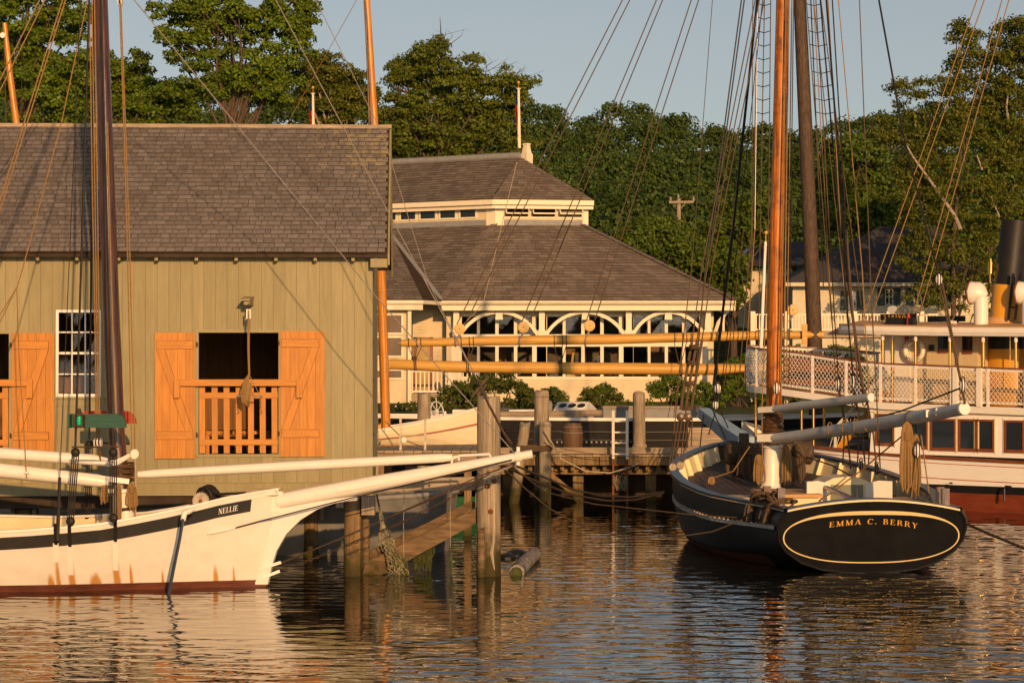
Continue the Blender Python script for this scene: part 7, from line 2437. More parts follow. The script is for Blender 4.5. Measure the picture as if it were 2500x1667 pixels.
# deck, inner bulwark, frames
zdk = lambda u: ezr(u) - .34
dm = MB(ME)
for s in (-1, 1):
    pass
dm.grid([[Vector((x * (exz(u, zdk(u)) - .04), u * EL, zdk(u) + .05 * (1 - x * x))) for x in (-1, -.75, -.5, -.25, 0, .25, .5, .75, 1)] for u in EU if u > .01])
DKM = mat('dark_planked_deck', (.075, .055, .045), .25, 3, .65, .1, (1, .3, 1), .2)
N_, L_ = DKM.node_tree.nodes, DKM.node_tree.links
obj('deck', dm, DKM, EM)
sm_ = MB(ME)
for k in range(-14, 15):
    x = k * .14
    us2 = [u for u in EU if u > .02 and eb(u) - .2 > abs(x)]
    if len(us2) > 1:
        sm_.grid([[Vector((x - .006, u * EL, zdk(u) + .054 * (1 - (x / eb(u)) ** 2) + .001)), Vector((x + .006, u * EL, zdk(u) + .054 * (1 - (x / eb(u)) ** 2) + .001))] for u in us2])
obj('deck_seams', sm_, M['tar'], EM)
ib = MB(ME)
for s in (-1, 1):
    ib.grid([[ept(u, s, 0, -.10) + Vector((0, 0, .02)), Vector((s * max(.01, exz(u, zdk(u)) - .10), u * EL, zdk(u)))] for u in EU if u < .97])
ib.grid([[tr3(x, z, -.2), Vector((x, .02, zdk(0)))] for x, z in top])
obj('inner_bulwark', ib, M['cream'], EM)
for s in (-1, 1):
    for i in range(15):
        u = .06 + i * .06
        p = ept(u, s, 0, -.14); q = Vector((s * (exz(u, zdk(u)) - .13), u * EL, zdk(u)))
        obj('bulwark_stanchion', MB(ME).bar(q, p, .09, .08, (0, 1, 0)), M['cream'], EM)
    obj('side_board', MB(ME).grid([[ept(u, s, 0, -.17) - Vector((0, 0, .08)), ept(u, s, 0, -.17) - Vector((0, 0, .22))] for u in (.2, .26, .32, .38)]), M['cream'], EM)


def ehit(px, py, d):
    return ME.inverted() @ P(px, py, d)


# mast
DMA = 44.6
mp = [(1883, 1195), (1885, 1130), (1886, 1080), (1889, 980), (1896, 600), (1904, 300), (1911, 0), (1914, -140)]
MSE = obj('mast', MB().tube([P(*p, DMA + .03 * i) for i, p in enumerate(mp)], [.155, .155, .155, .152, .145, .138, .13, .125], 18), M['mast_orange'], EM, smooth=True)
obj('mast_base', MB().tube([P(1882, 1200, DMA), P(1882, 1190, DMA), P(1882, 1186, DMA), P(1883, 1168, DMA), P(1884, 1160, DMA), P(1885, 1095, DMA), P(1885, 1092, DMA), P(1885, 1086, DMA)], [.24, .235, .2, .195, .175, .17, .2, .2], 22), M['white'], MSE, smooth=True)
hp = MB()
random.seed(5)
for k in range(8):
    c = P(1886, 1058 - 7 * k, DMA)
    hp.torus(c, .195 + random.uniform(-.01, .02), .026, (random.uniform(-.12, .12), random.uniform(-.1, .1), 1), 20, 6)
obj('mast_hoops', hp, M['hoop'], MSE, smooth=True)
# boom and gaff with jaws
bpts = [(P(1855, 1070, DMA - .1), .06), (P(1885, 1070, 44.2), .10), (P(1960, 1063, 43.2), .112), (P(2100, 1042, 40.8), .118), (P(2240, 1018, 38.6), .115), (P(2352, 998, 36.9), .10)]
BM = obj('boom', MB().tube([p for p, r in bpts], [r for p, r in bpts], 18), M['grey_paint'], EM, smooth=True)
obj('boom_end', MB().tube([bpts[-1][0], bpts[-1][0] + (bpts[-1][0] - bpts[-2][0]).normalized() * .05], [.108, .10], 18), M['white'], BM, smooth=True)
obj('boom_jaw', MB().bar(P(1850, 1069, DMA - .32), P(1918, 1068, 43.9), .06, .15).bar(P(1852, 1066, DMA + .2), P(1920, 1066, 44.1), .06, .13), M['white'], BM)
gp = [(P(1862, 1001, DMA - .1), .05), (P(1890, 999, 44.1), .08), (P(1960, 990, 43.0), .085), (P(2125, 970, 40.6), .078)]
GF = obj('gaff', MB().tube([p for p, r in gp], [r for p, r in gp], 16), M['grey_paint'], EM, smooth=True)
obj('gaff_end', MB().tube([gp[-1][0], gp[-1][0] + (gp[-1][0] - gp[-2][0]).normalized() * .04], [.083, .078], 16), M['white'], GF, smooth=True)
obj('gaff_jaw', MB().bar(P(1852, 1001, DMA - .28), P(1916, 997, 43.8), .05, .11).bar(P(1856, 999, DMA + .2), P(1915, 996, 44.0), .05, .1), M['white'], GF)
for px, py, dd in ((2267, 1003, 38.1), (2291, 999, 37.8)):
    obj('boom_cleat', MB().cbox(P(px, py + 6, dd - .1), (.1, .08, .12)), M['white'], BM)
obj('boom_band', MB().torus(P(2226, 1021, 38.8), .122, .014, (bpts[-1][0] - bpts[-2][0]), 18, 5), M['iron'], BM)
# bowsprit, square heel, pale; the blue of its skylit shade is put into the colour
sp = MB().bar(P(1822, 1086, 49.2), P(1796, 1068, 50.0), .36, .36, (0, 0, 1), .36, .34).bar(P(1797, 1069, 50.0), P(1718, 1008, 53.6), .34, .32, (0, 0, 1), .26, .24)
obj('bowsprit', sp, mat('pale_spar_sky_tint', (.30, .42, .50), .08, 4, .45, .06), EM)
# companionway, hatch and boxes on deck
def dbox(x0, x1, y0, y1, z0, z1, mt, name, par=EM):
    return obj(name, MB(ME).box((x0, y0, z0), (x1, y1, z1)), mt, par)


e = lambda px, py, d: ehit(px, py, d)
zd0 = zdk(.2)
q = e(1750, 1220, 42.0)
q.x += .35
HB = dbox(q.x - .55, q.x + .6, 4.3, 5.1, zd0, zd0 + .22, M['cream'], 'deck_box')
dbox(q.x - .62, q.x + .66, 4.22, 5.18, zd0 + .222, zd0 + .27, mat('tan_hatch_top', (.50, .38, .22), .1, 4, .6, .1), 'lid', HB)
q = e(1920, 1220, 41.0)
TB = dbox(q.x - .42, q.x + .42, 3.0, 4.6, zd0, zd0 + .35, M['cream'], 'trunk_hatch')
dbox(q.x - .48, q.x + .48, 2.92, 4.66, zd0 + .352, zd0 + .41, M['tan_canvas'], 'lid', TB)
dbox(q.x - .1, q.x + .25, 2.985, 2.998, zd0 + .05, zd0 + .17, M['dark'], 'vent_slot', TB)
q = e(2075, 1215, 40.5)
cx_, cy_ = q.x, 3.4
zd0 += .07
CBN = obj('companionway', MB(ME).prism([(cx_ - .42, cy_, zd0), (cx_ + .42, cy_, zd0), (cx_ + .42, cy_, zd0 + .52), (cx_ + .25, cy_, zd0 + .60), (cx_, cy_, zd0 + .63), (cx_ - .25, cy_, zd0 + .60), (cx_ - .42, cy_, zd0 + .52)], (0, .9, 0)), M['cream'], EM)
obj('doorway', MB(ME).box((cx_ - .3, cy_ - .012, zd0 + .02), (cx_ + .3, cy_ - .003, zd0 + .48)), mat('grey_green_inside', (.16, .17, .13), .2, 3, .6, .1), CBN)
for s in (-1, 1):
    a = Vector((cx_ + s * .33, cy_ - .02, 0)); b = Vector((cx_ + s * .78, cy_ - .22, 0))
    obj('door', MB(ME).prism([a + Vector((0, 0, zd0 + .04)), b + Vector((0, 0, zd0 + .04)), b + Vector((0, 0, zd0 + .55)), a.lerp(b, .5) + Vector((0, 0, zd0 + .56)), a + Vector((0, 0, zd0 + .50))], (.01 * s, .045, 0)), M['white'], CBN)
zd0 -= .07
q = e(2190, 1235, 40.5)
BX = dbox(cx_ + .85, cx_ + 1.5, 3.0, 4.6, zd0, zd0 + .2, M['cream'], 'deck_box')
dbox(cx_ + .8, cx_ + 1.55, 2.95, 4.65, zd0 + .202, zd0 + .25, M['tan_canvas'], 'lid', BX)
obj('tiller', MB(ME).tube([(cx_ - .55, 4.3, zd0 + .55), (cx_ - .4, 3.2, zd0 + .5), (cx_ - .2, 1.8, zd0 + .35), (cx_ - .1, .6, zd0 + .25)], [.035, .045, .055, .07], 8), M['mast_dark'], EM, smooth=True)
# windlass and pump bits forward, seen beside the mast base
wl = MB(ME)
q = e(1800, 1130, 47.0)
obj('windlass', MB(ME).lathe([(.2, -.9), (.26, -.85), (.2, -.3), (.2, .3), (.26, .85), (.2, .9)], 14, (q.x + .6, 9.4, zdk(.76) + .5), 'x').box((q.x + .0, 9.3, zdk(.76)), (q.x + .16, 9.6, zdk(.76) + .9)).box((q.x + 1.1, 9.3, zdk(.76)), (q.x + 1.26, 9.6, zdk(.76) + .9)), M['mast_old'], EM, smooth=True)
# quarter bitts at the stern
for (x, y) in ((-1.62, .30), (-1.42, .22), (1.45, .2), (1.57, .28)):
    pass
for s, xs in ((-1, (.055, .10)), (1, (.03, .06))):
    for u in xs:
        p = ept(u, s, 0, -.12)
        obj('quarter_bitt', MB(ME).box((p.x - .06, p.y - .06, zdk(0)), (p.x + .06, p.y + .06, p.z + .34)), M['mast_dark'], EM)
for s, u in ((-1, .055), (-1, .115), (1, .01)):
    p, q = ept(u, s, 0, .075), ept(u, s, 1.6, .05)
    obj('rope_chafe_strip', MB(ME).bar(p, q, .1, .025, (0, 1, 0)), M['mast_old'], EM)
lump = MB(ME)
for c in ((.06, -1), (.11, -1)):
    p = ept(c[0], c[1], 0, -.15)
    for k in range(9):
        lump.torus(p + Vector((random.uniform(-.12, .12), random.uniform(-.15, .15), .1 + random.uniform(-.03, .1))), random.uniform(.1, .18), .022, (random.uniform(-.6, .6), random.uniform(-.6, .6), 1), 12, 5)
    lump.tube([p + Vector((0, 0, .1)), ept(c[0] + .01, -1, 0, .12), ept(c[0] + .012, -1, 1.2, .09)], .02, 5)
obj('belayed_rope', lump, M['rope_dark'], EM, smooth=True)
# hanks of rope about the mast
def hank(px, py, d, w, h, mt, nl=7, r=.016, par=EM):
    return coil(I4, P(px, py, d), w, h, par, mt, nl, r, .035)


hank(1852, 1110, DMA - .3, .2, .62, M['rope'], 6)
hank(1920, 1085, DMA - .25, .24, .85, M['rope'], 7, .017)
hank(1945, 1085, DMA + .1, .3, .8, M['rope_dark'], 7, .02)
hank(1825, 1080, DMA + 1.5, .45, .75, M['rope_dark'], 9, .024)
hank(1798, 1090, DMA + 2, .4, .6, M['rope_dark'], 8, .024)
hank(1738, 1165, 43.2, .13, .13, M['rope'], 3, .02)
MSH = coil(I4, P(2214, 1030, 38.6), .26, 1.28, EM, M['rope'], 10, .02, .05)
hank(2236, 1060, 38.6, .16, 1.1, M['rope'], 6, .019)
random.seed(9)


def shell_block(c, w, h, mt):
    o = obj('block', MB().ball(c, (w * .85, w * .8, h), 16, 10), mt, EM, smooth=True)
    rg = MB()
    for dx in (-.3, .3):
        rg.tube([c + Vector((dx * w, -math.cos(a) * w * .80, math.sin(a) * h * 1.0)) for a in [k * math.pi / 8 for k in range(-5, 6)]], .010, 5)
    obj('strop', rg, M['tar'], o)
    obj('hook_eye', MB().torus(c + Vector((0, 0, h * 1.12)), .03, .01, (0, 1, 0), 10, 4), M['iron'], o)
    return o


def eblock(px, py, d, w=.075, h=.105, t=.09, mt=None):
    return shell_block(P(px, py, d), w, h, mt or M['white'])


eblock(2240, 1100, 38.5, .075, .12, .13)
eblock(2292, 683, 38.0, .07, .10)
eblock(2351, 941, 36.9, .07, .10)
eblock(1896, 948, DMA - .4, .08, .11)
eblock(2047, 940, 41.9, .075, .11)
eblock(2083, 932, 41.3, .075, .11)
eblock(1752, 949, 50.5, .09, .12, .1)
eblock(1747, 988, 50.5, .08, .1, .1)


def eline(pts, r, mt, name='line', n=5):
    return obj(name, MB().tube([P(*p) for p in pts], r, n), M[mt], EM)


eline([(2237, 1110, 38.5), (2225, 1215, 38.6)], .012, 'rope', 'main_sheet'); eline([(2243, 1110, 38.5), (2236, 1220, 38.6)], .012, 'rope', 'main_sheet')
eline([(2236, 1040, 38.7), (2240, 1090, 38.5)], .014, 'iron', 'block_strop')
eline([(2225, 1045, 38.7), (2100, 1150, 40), (1996, 1226, 40.5)], .014, 'rope', 'main_sheet')
eline([(2248, 1058, 38.6), (2258, 1130, 38.3), (2272, 1232, 38.0)], .012, 'rope', 'guy_line')
eline([(2140, -30, 40), (2205, 330, 39.2), (2262, 560, 38.5), (2291, 670, 38)], .018, 'tar', 'topping_lift')
eline([(2293, 690, 38), (2345, 935, 36.9)], .012, 'rope_dark', 'topping_lift')
eline([(2300, 690, 38), (2356, 985, 36.8)], .02, 'rope_dark', 'topping_lift')
eline([(2350, 945, 36.9), (2200, 1003, 40), (2010, 1055, 43)], .016, 'tar', 'topping_lift')
# peak tackles and lazy jacks about the gaff
for (a, b, r, mt) in (((1990, -30, 43), (2047, 935, 41.9), .011, 'rope_dark'), ((2000, -30, 43), (2083, 925, 41.3), .016, 'tar'), ((2020, -30, 43.5), (2060, 700, 42), .010, 'rope'), ((1984, -30, 43.6), (2040, 930, 42), .010, 'rope'),
                      ((2097, -30, 42), (2126, 700, 40), .010, 'rope_dark'), ((2126, 700, 40), (2149, 1145, 39.5), .012, 'rope_dark'), ((2015, -30, 43), (2070, 690, 41.7), .02, 'tar'), ((2070, 690, 41.7), (2110, 975, 40.9), .03, 'rope_dark'),
                      ((1978, -30, 43.5), (2010, 700, 42.6), .012, 'rope_dark'), ((2044, -30, 42.5), (2105, 660, 41), .010, 'rope'), ((2105, 660, 41), (2121, 960, 40.6), .012, 'rope'), ((2030, -30, 42.5), (2066, 560, 41.5), .013, 'tar'), ((2066, 560, 41.5), (2094, 930, 41), .018, 'rope_dark')):
    eline([a, b], r, mt, 'running_line')
for (px, d) in ((2047, 41.9), (2083, 41.3), (2110, 40.9)):
    eline([(px - 3, 950, d), (px + 8, 990, d - .05), (px + 15, 1050, d), (px + 10, 1135, d)], .014, 'rope_dark', 'gaff_lashing')
    eline([(px + 2, 950, d), (px + 22, 1060, d - .05), (px + 30, 1145, d)], .016, 'rope_dark', 'gaff_lashing')
    obj('spar_strop', MB().torus(P(px, 978, d), .1, .014, (1, -.6, .1), 14, 5), M['rope'], EM)
    obj('spar_strop', MB().torus(P(px - 20, 1048 + (px - 2047) * -.12, d), .13, .012, (1, -.6, .1), 14, 5), M['rope'], EM)
eblock(2102, 1137, 40.8, .06, .09, .06, M['wood_grey']); eblock(2140, 1145, 40.0, .06, .09, .06, M['wood_grey'])
obj('boom_knot', MB().ball(P(2122, 1046, 40.5 - .14), (.09, .05, .08)), M['rope'], EM, smooth=True)
# halyards along the mast
for (x0, x1, r, mt) in ((1905, 1920, .014, 'rope'), (1913, 1927, .014, 'rope'), (1920, 1934, .012, 'rope'), (1926, 1938, .010, 'rope_dark'), (1870, 1905, .008, 'rope_dark')):
    eline([(x0, 935, DMA - .25), (x1, -40, DMA - .05)], r, mt, 'halyard')
eline([(1898, 955, DMA - .4), (1894, 985, DMA - .35), (1900, 1000, DMA - .3)], .03, 'rope_dark', 'block_strop')
eline([(1862, 1150, DMA - .3), (1860, 1000, DMA - .3), (1872, 700, DMA - .3)], .012, 'rope', 'halyard')
# port shrouds, served and set up with tackles
for k, (xb, xm, xt) in enumerate(((1662, 1690, 1790), (1674, 1702, 1800), (1688, 1714, 1812))):
    eline([(xb, 1000, 43.6), (xb + 5, 960, 43.6), (xm, 830, 43.8)], .03, 'rope_dark', 'served_shroud', 6)
    eline([(xm, 830, 43.8), (xm + 26, 640, 44), (xt + 60, -30, 44.6)], .012, 'rope_dark', 'shroud')
for (y, w) in ((890, 26), (850, 24), (1000, 24), (940, 24)):
    c = P(1682 + (960 - y) * .12, y, 43.65)
    lash_ = MB()
    for j in range(4): lash_.torus(c + Vector((0, 0, .02 * j)), .10, .014, (random.uniform(-.2, .2), 0, 1), 12, 4)
    obj('shroud_seizing', lash_, M['rope_dark'], EM, smooth=True)
for k, px in enumerate((1662, 1680)):
    obj('deadeye_block', MB().lathe([(.03, -.05), (.075, -.035), (.085, 0), (.075, .035), (.03, .05)], 12, P(px, 1018, 43.6), 'y'), M['hoop'], EM, smooth=True)
for (a, b) in (((1656, 1030), (1640, 1130)), ((1664, 1030), (1646, 1140)), ((1672, 1030), (1660, 1140)), ((1680, 1030), (1664, 1140)), ((1688, 1030), (1674, 1100)), ((1645, 1065), (1634, 1135)), ((1690, 1020), (1688, 1088))):
    eline([(*a, 43.5), (*b, 43.0)], .013, 'rope_dark', 'shroud_lanyard')
eline([(1690, 640, 43.8), (1660, 900, 43.4), (1645, 1060, 43.2)], .011, 'rope_dark', 'backstay')
for (px, py) in ((1642, 1140), (1660, 1136)):
    obj('lower_block', MB().lathe([(.03, -.05), (.07, -.035), (.08, 0), (.07, .035), (.03, .05)], 12, P(px, py, 42.9), 'y'), M['wood_grey'], EM, smooth=True)
# starboard-forward shrouds of dark rope, seen beyond the bow
for (a, b, r, mt) in (((1742, 940, 50), (1790, 560, 48), .03, 'tar'), ((1790, 560, 48), (1852, -30, 45.5), .026, 'tar'), ((1755, 1000, 50.5), (1800, 600, 48), .011, 'tar'), ((1800, 600, 48), (1865, -30, 45.3), .009, 'tar'), ((1768, 940, 51), (1815, 560, 49), .011, 'rope_dark')):
    eline([a, b], r, mt, 'fore_shroud')
eline([(1752, 958, 50.5), (1747, 980, 50.5)], .05, 'tar', 'fore_lashing')
for (a, b) in (((1718, 1010, 53), (1709, 1090, 51)), ((1748, 1000, 51), (1730, 1060, 50.5)), ((1760, 1005, 51), (1785, 1060, 50.2)), ((1735, 990, 52), (1775, 1080, 49.8))):
    eline([a, b], .014, 'tar', 'bow_line')
eline([(1960, 1112, 47), (2030, 1135, 44), (2098, 1172, 42)], .016, 'rope_dark', 'rail_line')
eline([(1745, 1165, 43.2), (1790, 1150, 43), (1830, 1090, 43.5)], .012, 'rope', 'rail_line')
# far right rigging of a boat beyond the frame
OR = thing('offstage_rigging', 'pairs of brown ropes slanting down across the birch trees at the upper right', 'rigging', P(2150, 850, 60))
for (a, b) in (((2396, -30), (2080, 850)), ((2414, -30), (2096, 860)), ((2455, -30), (2220, 800)), ((2472, -30), (2236, 800))):
    obj('rope', MB().tube([P(*b, 61), P(*a, 61)], .016, 5), M['rope'], OR)

# ---------------------------------------------------------------- trees, shrubs and the wooded hill
def leaf_mat(name, col, hue=.025, isl=.38):
    m = mat(name, col, .25, .35, .55, 0, (1, 1, 1), .25, isl=isl, hue=hue)
    N, L = m.node_tree.nodes, m.node_tree.links
    b = N['Principled BSDF']
    src = b.inputs['Base Color'].links[0].from_socket
    tl = N.new('ShaderNodeBsdfTranslucent')
    L.new(src, tl.inputs['Color'])
    mx = N.new('ShaderNodeMixShader'); mx.inputs[0].default_value = .28
    L.new(b.outputs[0], mx.inputs[1]); L.new(tl.outputs[0], mx.inputs[2])
    L.new(mx.outputs[0], N['Material Output'].inputs[0])
    return m


def leaf_mesh(name, C, D, size, rng, asp=1.5, droop=0.0):
    """one small pointed quad per leaf: C centres, D rough facing directions"""
    n = len(C)
    nr = D + rng.normal(0, .75, (n, 3))
    nr /= np.linalg.norm(nr, axis=1, keepdims=True) + 1e-9
    t = rng.normal(0, 1, (n, 3)); t[:, 2] -= droop
    t -= nr * (t * nr).sum(1, keepdims=True)
    t /= np.linalg.norm(t, axis=1, keepdims=True) + 1e-9
    b = np.cross(nr, t)
    s = size * rng.uniform(.5, 1.45, (n, 1))
    V = np.stack([C - t * s * asp * .5, C + b * s * .5 + nr * s * .08, C + t * s * asp * .5, C - b * s * .5 + nr * s * .08], 1).reshape(-1, 3)
    me = bpy.data.meshes.new(name)
    me.vertices.add(n * 4); me.vertices.foreach_set('co', V.astype(np.float32).ravel())
    me.loops.add(n * 4); me.loops.foreach_set('vertex_index', np.arange(n * 4, dtype=np.int32))
    me.polygons.add(n); me.polygons.foreach_set('loop_start', np.arange(0, n * 4, 4, dtype=np.int32)); me.polygons.foreach_set('loop_total', np.full(n, 4, np.int32))
    me.update(calc_edges=True)
    return me


def blob_leaves(blobs, per_m2, rng, flat=.8):
    """leaves over the outer part of each foliage clump"""
    Cs, Ds = [], []
    for (c, r) in blobs:
        n = max(20, int(per_m2 * 4 * math.pi * r * r))
        d = rng.normal(0, 1, (n, 3)); d /= np.linalg.norm(d, axis=1, keepdims=True)
        d[:, 2] = np.where(d[:, 2] < -.35, -d[:, 2] * .6, d[:, 2])
        rad = r * (1 - rng.random((n, 1)) ** 2.2 * .6) * (1 + .22 * np.sin(d[:, :1] * 5 + c[0]) * np.cos(d[:, 2:] * 4 + c[1]))
        Cs.append(np.array(c) + d * rad * np.array([1, 1, flat])); Ds.append(d + np.array([0, -.25, .25]))
    return np.concatenate(Cs), np.concatenate(Ds)


LK, DK_ = .74, 1.75      # leaf size and density


def tree(name, label, base, ells, d, n_blob, br, leaf, per_m2, mt, trunk_r=.35, seed=1, bark=None, limbs=14, dep=None, extra_twigs=0, group='trees behind the buildings', droop=0.0, cat='tree'):
    """ells: crown lobes as (px, py, rx_px, ry_px) at distance d; foliage clumps are spread through the lobes and joined to the trunk by limbs"""
    rng = np.random.default_rng(seed)
    s = F / d
    g = P(base[0], 0, d); gz = lerp_tab([(68, 1.0), (80, 1.5), (130, 1.8), (160, 3), (200, 9)], d) - .2
    T = thing(name, label, cat, (g.x, d, gz), group)
    blobs = []
    tot = sum(e[2] * e[3] for e in ells)
    for (ex_, ey_, rx, ry) in ells:
        k = max(2, int(n_blob * rx * ry / tot))
        c0 = P(ex_, ey_, d)
        for _ in range(k):
            v = rng.normal(0, 1, 3); v /= np.linalg.norm(v)
            q = rng.random() ** .42 * .92
            c = np.array([c0.x + v[0] * q * rx / s, d + v[1] * q * (dep or min(rx, ry) / s * .9), c0.z + v[2] * q * ry / s])
            blobs.append((c, br * rng.uniform(.6, 1.25)))
    C, D = blob_leaves(blobs, per_m2 * DK_, rng)
    obj('crown', leaf_mesh('crown', C, D, leaf * LK, rng, droop=droop), mt, T)
    # trunk and limbs
    xs = [b[0][0] for b in blobs]; zs = [b[0][2] for b in blobs]
    top = Vector((float(np.mean(xs)), d, float(np.percentile(zs, 80))))
    b0 = Vector((g.x, d, gz))
    mid = b0.lerp(top, .5) + Vector((rng.normal(0, .3), 0, 0))
    tb_ = MB()
    path = [b0, b0.lerp(mid, .5), mid, mid.lerp(top, .5), top]
    tb_.tube(path, [trunk_r * 1.25, trunk_r, trunk_r * .8, trunk_r * .5, trunk_r * .15], 8)
    pick = rng.choice(len(blobs), min(limbs, len(blobs)), replace=False)
    for i in pick:
        c = Vector(blobs[i][0])
        f = min(.9, max(.15, (c.z - b0.z) / max(.1, top.z - b0.z) - .25))
        a = b0.lerp(top, f)
        m_ = a.lerp(c, .5) + Vector((rng.normal(0, .3), rng.normal(0, .3), .3))
        tb_.tube([a, m_, c], [trunk_r * .35 * (1 - f * .5), trunk_r * .2, .03], 5)
        for _ in range(3 if extra_twigs else 1):
            e = c + Vector((rng.normal(0, br), rng.normal(0, br), rng.normal(.3, br)))
            tb_.tube([m_.lerp(c, .7), e], [.05, .012], 4)
    obj('trunk', tb_, bark or M['bark'], T, smooth=True)
    if extra_twigs:
        tw = MB()
        for (px, py) in extra_twigs:
            a = P(px, py, d)
            tw.tube([a, a + Vector((rng.normal(.3, .3), 0, .45)), a + Vector((rng.normal(.7, .4), 0, .8))], [.02, .012, .005], 4)
        obj('bare_twigs', tw, M['bark'], T)
    return T


M['bark'] = mat('grey_brown_bark', (.085, .062, .045), .4, 4, .85, .5, (4, 4, 1), .1)
M['birch'] = mat('white_birch_bark', (.32, .27, .22), .35, 3, .7, .2, (1, 1, 4), .15, grime=.6, grime_col=(.06, .05, .04), gscale=3)
LF1 = leaf_mat('oak_leaves', (.100, .152, .010))
LF2 = leaf_mat('birch_leaves', (.100, .116, .012))
LF3 = leaf_mat('hill_leaves', (.052, .088, .014), .025, .34)
LF4 = leaf_mat('bright_leaves', (.078, .120, .012))
LF5 = leaf_mat('olive_leaves', (.095, .122, .011))
LFB = leaf_mat('shrub_leaves', (.075, .095, .012), .03)

tree('oak_tree', 'dense tall oak at the far end of the shed ridge behind the varnished mast', (60,), [(-40, 60, 150, 170), (110, 60, 140, 150), (60, 220, 200, 110), (200, 190, 70, 110)], 124, 290, .64, .165, 28, LF1, .4, 3)
tree('oak_tree', 'big spreading oak with sky gaps behind the middle of the shed ridge', (560,), [(450, 60, 100, 110), (560, 40, 110, 110), (700, 80, 80, 100), (640, 190, 120, 90), (520, 190, 90, 80), (430, 240, 90, 60), (740, 60, 40, 70)], 122, 300, .58, .16, 29, LF1, .38, 4, limbs=26)
tree('oak_tree', 'rounded oak filling the gap just beside the dark mast over the shed ridge', (330,), [(310, 210, 80, 110), (370, 260, 90, 70), (255, 220, 60, 110)], 130, 160, .62, .17, 27, LF1, .35, 5)
tree('birch_tree', 'fine-leaved birch behind the shed between the oak and the varnished mast', (800,), [(800, 230, 90, 110), (870, 240, 70, 90), (760, 190, 60, 70)], 128, 150, .58, .14, 29, LF2, .25, 6, bark=M['birch'], droop=.6)
tree('locust_tree', 'wide locust with reddish twiggy top directly behind the pavilion ridge', (1090,), [(1090, 200, 130, 100), (1200, 260, 110, 110), (1010, 270, 90, 120), (1070, 140, 60, 50), (1120, 340, 220, 90), (1270, 220, 50, 50), (985, 180, 40, 60), (935, 330, 90, 110)], 120, 400, .58, .145, 26, LF5, .35, 7, limbs=30, extra_twigs=[(1150 + 12 * k, 165 + 4 * k) for k in range(12)] + [(1060 + 10 * k, 108) for k in range(5)])
tree('birch_tree', 'tall birch with white leaning trunks overhanging the house at the right edge', (2330,), [(2430, 130, 110, 90), (2330, 280, 110, 110), (2470, 290, 90, 150), (2220, 230, 60, 50), (2170, 320, 60, 60), (2290, 430, 120, 110), (2440, 480, 110, 130), (2230, 480, 70, 90), (2270, 600, 110, 110), (2390, 650, 120, 130), (2290, 720, 80, 70), (2350, 90, 45, 55), (2385, 190, 100, 90), (2475, 110, 80, 90), (2240, 330, 70, 80), (2480, 230, 60, 90)], 104, 780, .44, .115, 24, LF2, .13, 8, bark=M['bark'], limbs=20, droop=.9)
tree('maple_tree', 'dark green maple behind the steamer funnel at the right edge', (2490,), [(2480, 420, 60, 130), (2500, 560, 70, 110), (2440, 330, 50, 60)], 112, 60, .95, .17, 22, LF4, .3, 9)
# leaning white birch stems
LB = MB()
for pts in (((2205, 340), (2230, 385), (2270, 440), (2330, 525), (2345, 560)), ((2385, 380), (2398, 415)), ((2420, 480), (2440, 530)), ((2462, 225), (2457, 260), (2463, 300))):
    LB.tube([P(*p, 103.0) for p in pts], [.03 + .018 * k for k in range(len(pts))], 7)
TB_ = thing('leaning_birch', 'bare white birch stems slanting through the foliage at the right edge', 'birch', P(2330, 620, 103))
obj('stems', LB, M['birch'], TB_, smooth=True)
tree('ash_tree', 'bright green young tree between the pavilion roof and the utility pole', (1640,), [(1600, 590, 90, 60), (1690, 600, 90, 70), (1740, 660, 90, 70), (1560, 640, 60, 40)], 118, 70, 1.0, .18, 20, LF4, .2, 10)
tree('ash_tree', 'bright green tree in front of the distant gable house', (1790,), [(1800, 560, 60, 70), (1850, 540, 70, 60), (1770, 700, 60, 60)], 119, 46, 1.0, .18, 20, LF4, .2, 11)
tree('ash_tree', 'leafy tree above the far house roof beyond the dark mast', (2110,), [(2080, 460, 80, 110), (2150, 500, 60, 80), (2030, 520, 50, 80)], 128, 60, 1.2, .2, 18, LF4, .25, 12)

# wooded hill: a mass of crowns, read as one
def hill():
    rng = np.random.default_rng(17)
    out = [(-420, 120), (-100, 130), (230, 150), (270, 215), (420, 225), (520, 205), (760, 215), (960, 265), (1200, 260), (1290, 245), (1345, 238), (1400, 275), (1440, 262), (1500, 248), (1560, 242), (1600, 255), (1650, 270), (1700, 300), (1760, 296), (1830, 300), (1900, 300), (2000, 300), (2070, 272), (2130, 270), (2180, 262), (2260, 250), (2350, 230), (2500, 220), (2650, 230)]
    blobs = []
    row = 0
    for d in (235, 222, 210, 198, 186, 176, 166, 156, 147, 139):
        s = F / d
        y_off = row * 36
        step = 46 if row < 6 else 52
        for px in np.arange((-420 if row < 5 else 1130) + rng.uniform(0, 30), 2800, step):
            if row > 7 and px < 1300: continue
            x = px + rng.uniform(-16, 16)
            yt = lerp_tab(out, x) + y_off + rng.uniform(-9, 18)
            R = rng.uniform(.75, 1.3) * (2.1 if row < 5 else 1.9)
            c = P(x, yt, d + rng.uniform(-3, 3)); c.z -= R
            blobs.append((np.array(c), R))
            for _ in range(4):
                v = rng.normal(0, 1, 3); v /= np.linalg.norm(v); v[2] = abs(v[2]) * .8; v[1] = -abs(v[1])
                blobs.append((np.array(c) + v * R * .75, R * rng.uniform(.35, .6)))
        row += 1
    C, D = blob_leaves(blobs, 8.6, rng, .85)
    # hill slope under the crowns
    me = leaf_mesh('forest', C, D, .225, rng, 1.3)
    o = obj('forest', me, LF3, kind='stuff', label='dense green woodland covering the hill behind the pavilion', cat='forest')
    return o


hill()

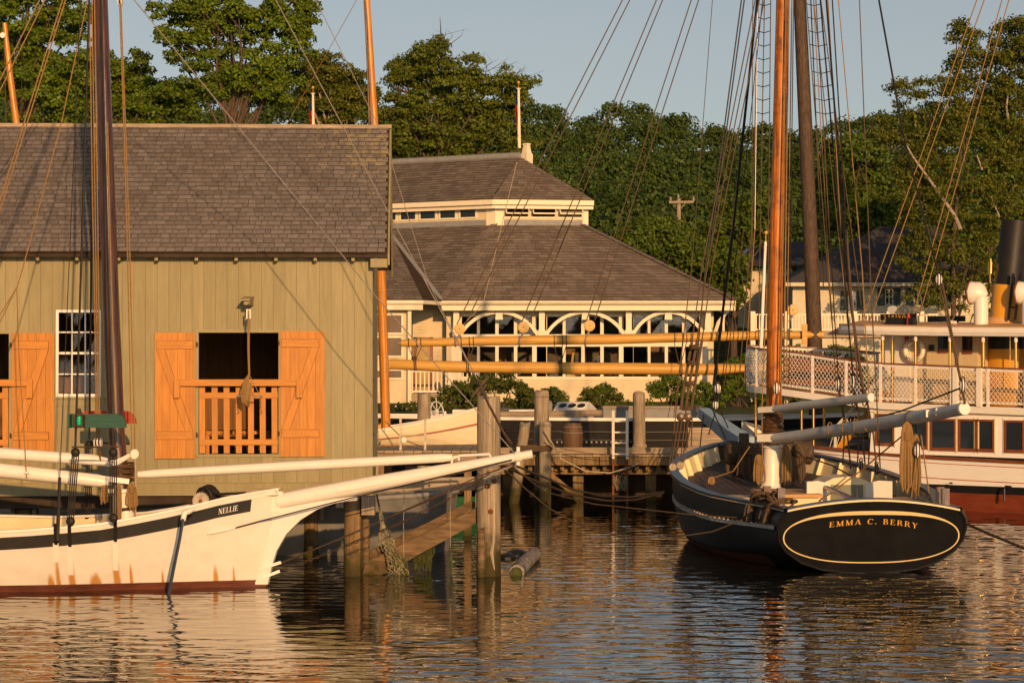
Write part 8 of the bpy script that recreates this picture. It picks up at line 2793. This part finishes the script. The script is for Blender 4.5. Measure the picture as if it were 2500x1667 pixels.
def shrub(px0, px1, y0, y1, d, label, mt, seed, leaf=.062, flowers=0):
    rng = np.random.default_rng(seed)
    s = F / d
    c = P((px0 + px1) / 2, y1, d)
    T = thing('shrub', label, 'shrub', (c.x, d, GZ - .1), 'shrubs in front of the pavilion')
    blobs = []
    w, h = (px1 - px0) / s, (y1 - y0) / s
    n = int(20 + w * h * 5)
    for _ in range(n):
        u = rng.uniform(-1, 1)
        hh = h * math.sqrt(max(.05, 1 - u * u * .92)) * rng.random() ** .6
        blobs.append((np.array([c.x + u * w / 2 * .93, d + rng.uniform(-.8, .8), c.z + hh * .92]), rng.uniform(.22, .42)))
    C, D = blob_leaves(blobs, 170, rng)
    obj('foliage', leaf_mesh('foliage', C, D, leaf, rng), mt, T)
    st = MB()
    for _ in range(6):
        b = blobs[int(rng.integers(len(blobs)))][0]
        st.tube([(c.x + rng.normal(0, w * .1), d, GZ - .2), tuple(b)], [.05, .015], 5)
    obj('stems', st, M['bark'], T)
    if flowers:
        sel = rng.choice(len(C), flowers, replace=False)
        obj('flowers', leaf_mesh('flowers', C[sel] + np.array([0, -.12, .05]), D[sel], .08, rng, 1.0), M['white_trim'], T, kind='stuff')


shrub(1110, 1300, 900, 1018, 91, 'largest dark round shrub between the porch railing and the pavilion wall', LFB, 31)
shrub(1045, 1190, 940, 1018, 90, 'low spreading shrub below the porch railing', LFB, 32)
shrub(1250, 1400, 942, 1016, 92, 'loose shrub behind the water tank on the schooner', LFB, 33)
shrub(1400, 1540, 944, 1016, 93, 'loose shrub behind the schooner skylight', LFB, 34)
shrub(1570, 1705, 915, 1020, 92, 'tidy green shrub behind the grey deck house', LF4, 35)
shrub(1660, 1760, 930, 1030, 91, 'tidy green shrub beyond the pavilion end wall', LF4, 36)
shrub(940, 1040, 990, 1025, 88, 'low shrub with small white flowers beside the ramp', LFB, 37, flowers=120)
shrub(1760, 1860, 850, 1000, 94, 'leafy shrub under the raised deck near the pavilion end', LF4, 38, .09)
shrub(1860, 1990, 838, 1000, 95, 'leafy shrub under the raised deck behind the dark mast', LF4, 39, .09)
shrub(1990, 2130, 840, 1000, 95, 'leafy shrub under the raised deck behind the steamer bow', LF4, 40, .09)

# unseen woods added behind the viewer so the windows mirror something dark
rng = np.random.default_rng(5)
bl = []
for x in np.arange(-150, 150, 5.5):
    for _ in range(3):
        bl.append((np.array([x + rng.normal(0, 2), -170 + rng.normal(0, 5), rng.uniform(2, 9)]), rng.uniform(3, 4.5)))
C, D = blob_leaves(bl, .5, rng)
obj('unseen_opposite_woods', leaf_mesh('unseen_opposite_woods', C, D, 1.6, rng), LF3, kind='stuff', label='unseen dark woodland added on the opposite bank for the windows to mirror', cat='forest')
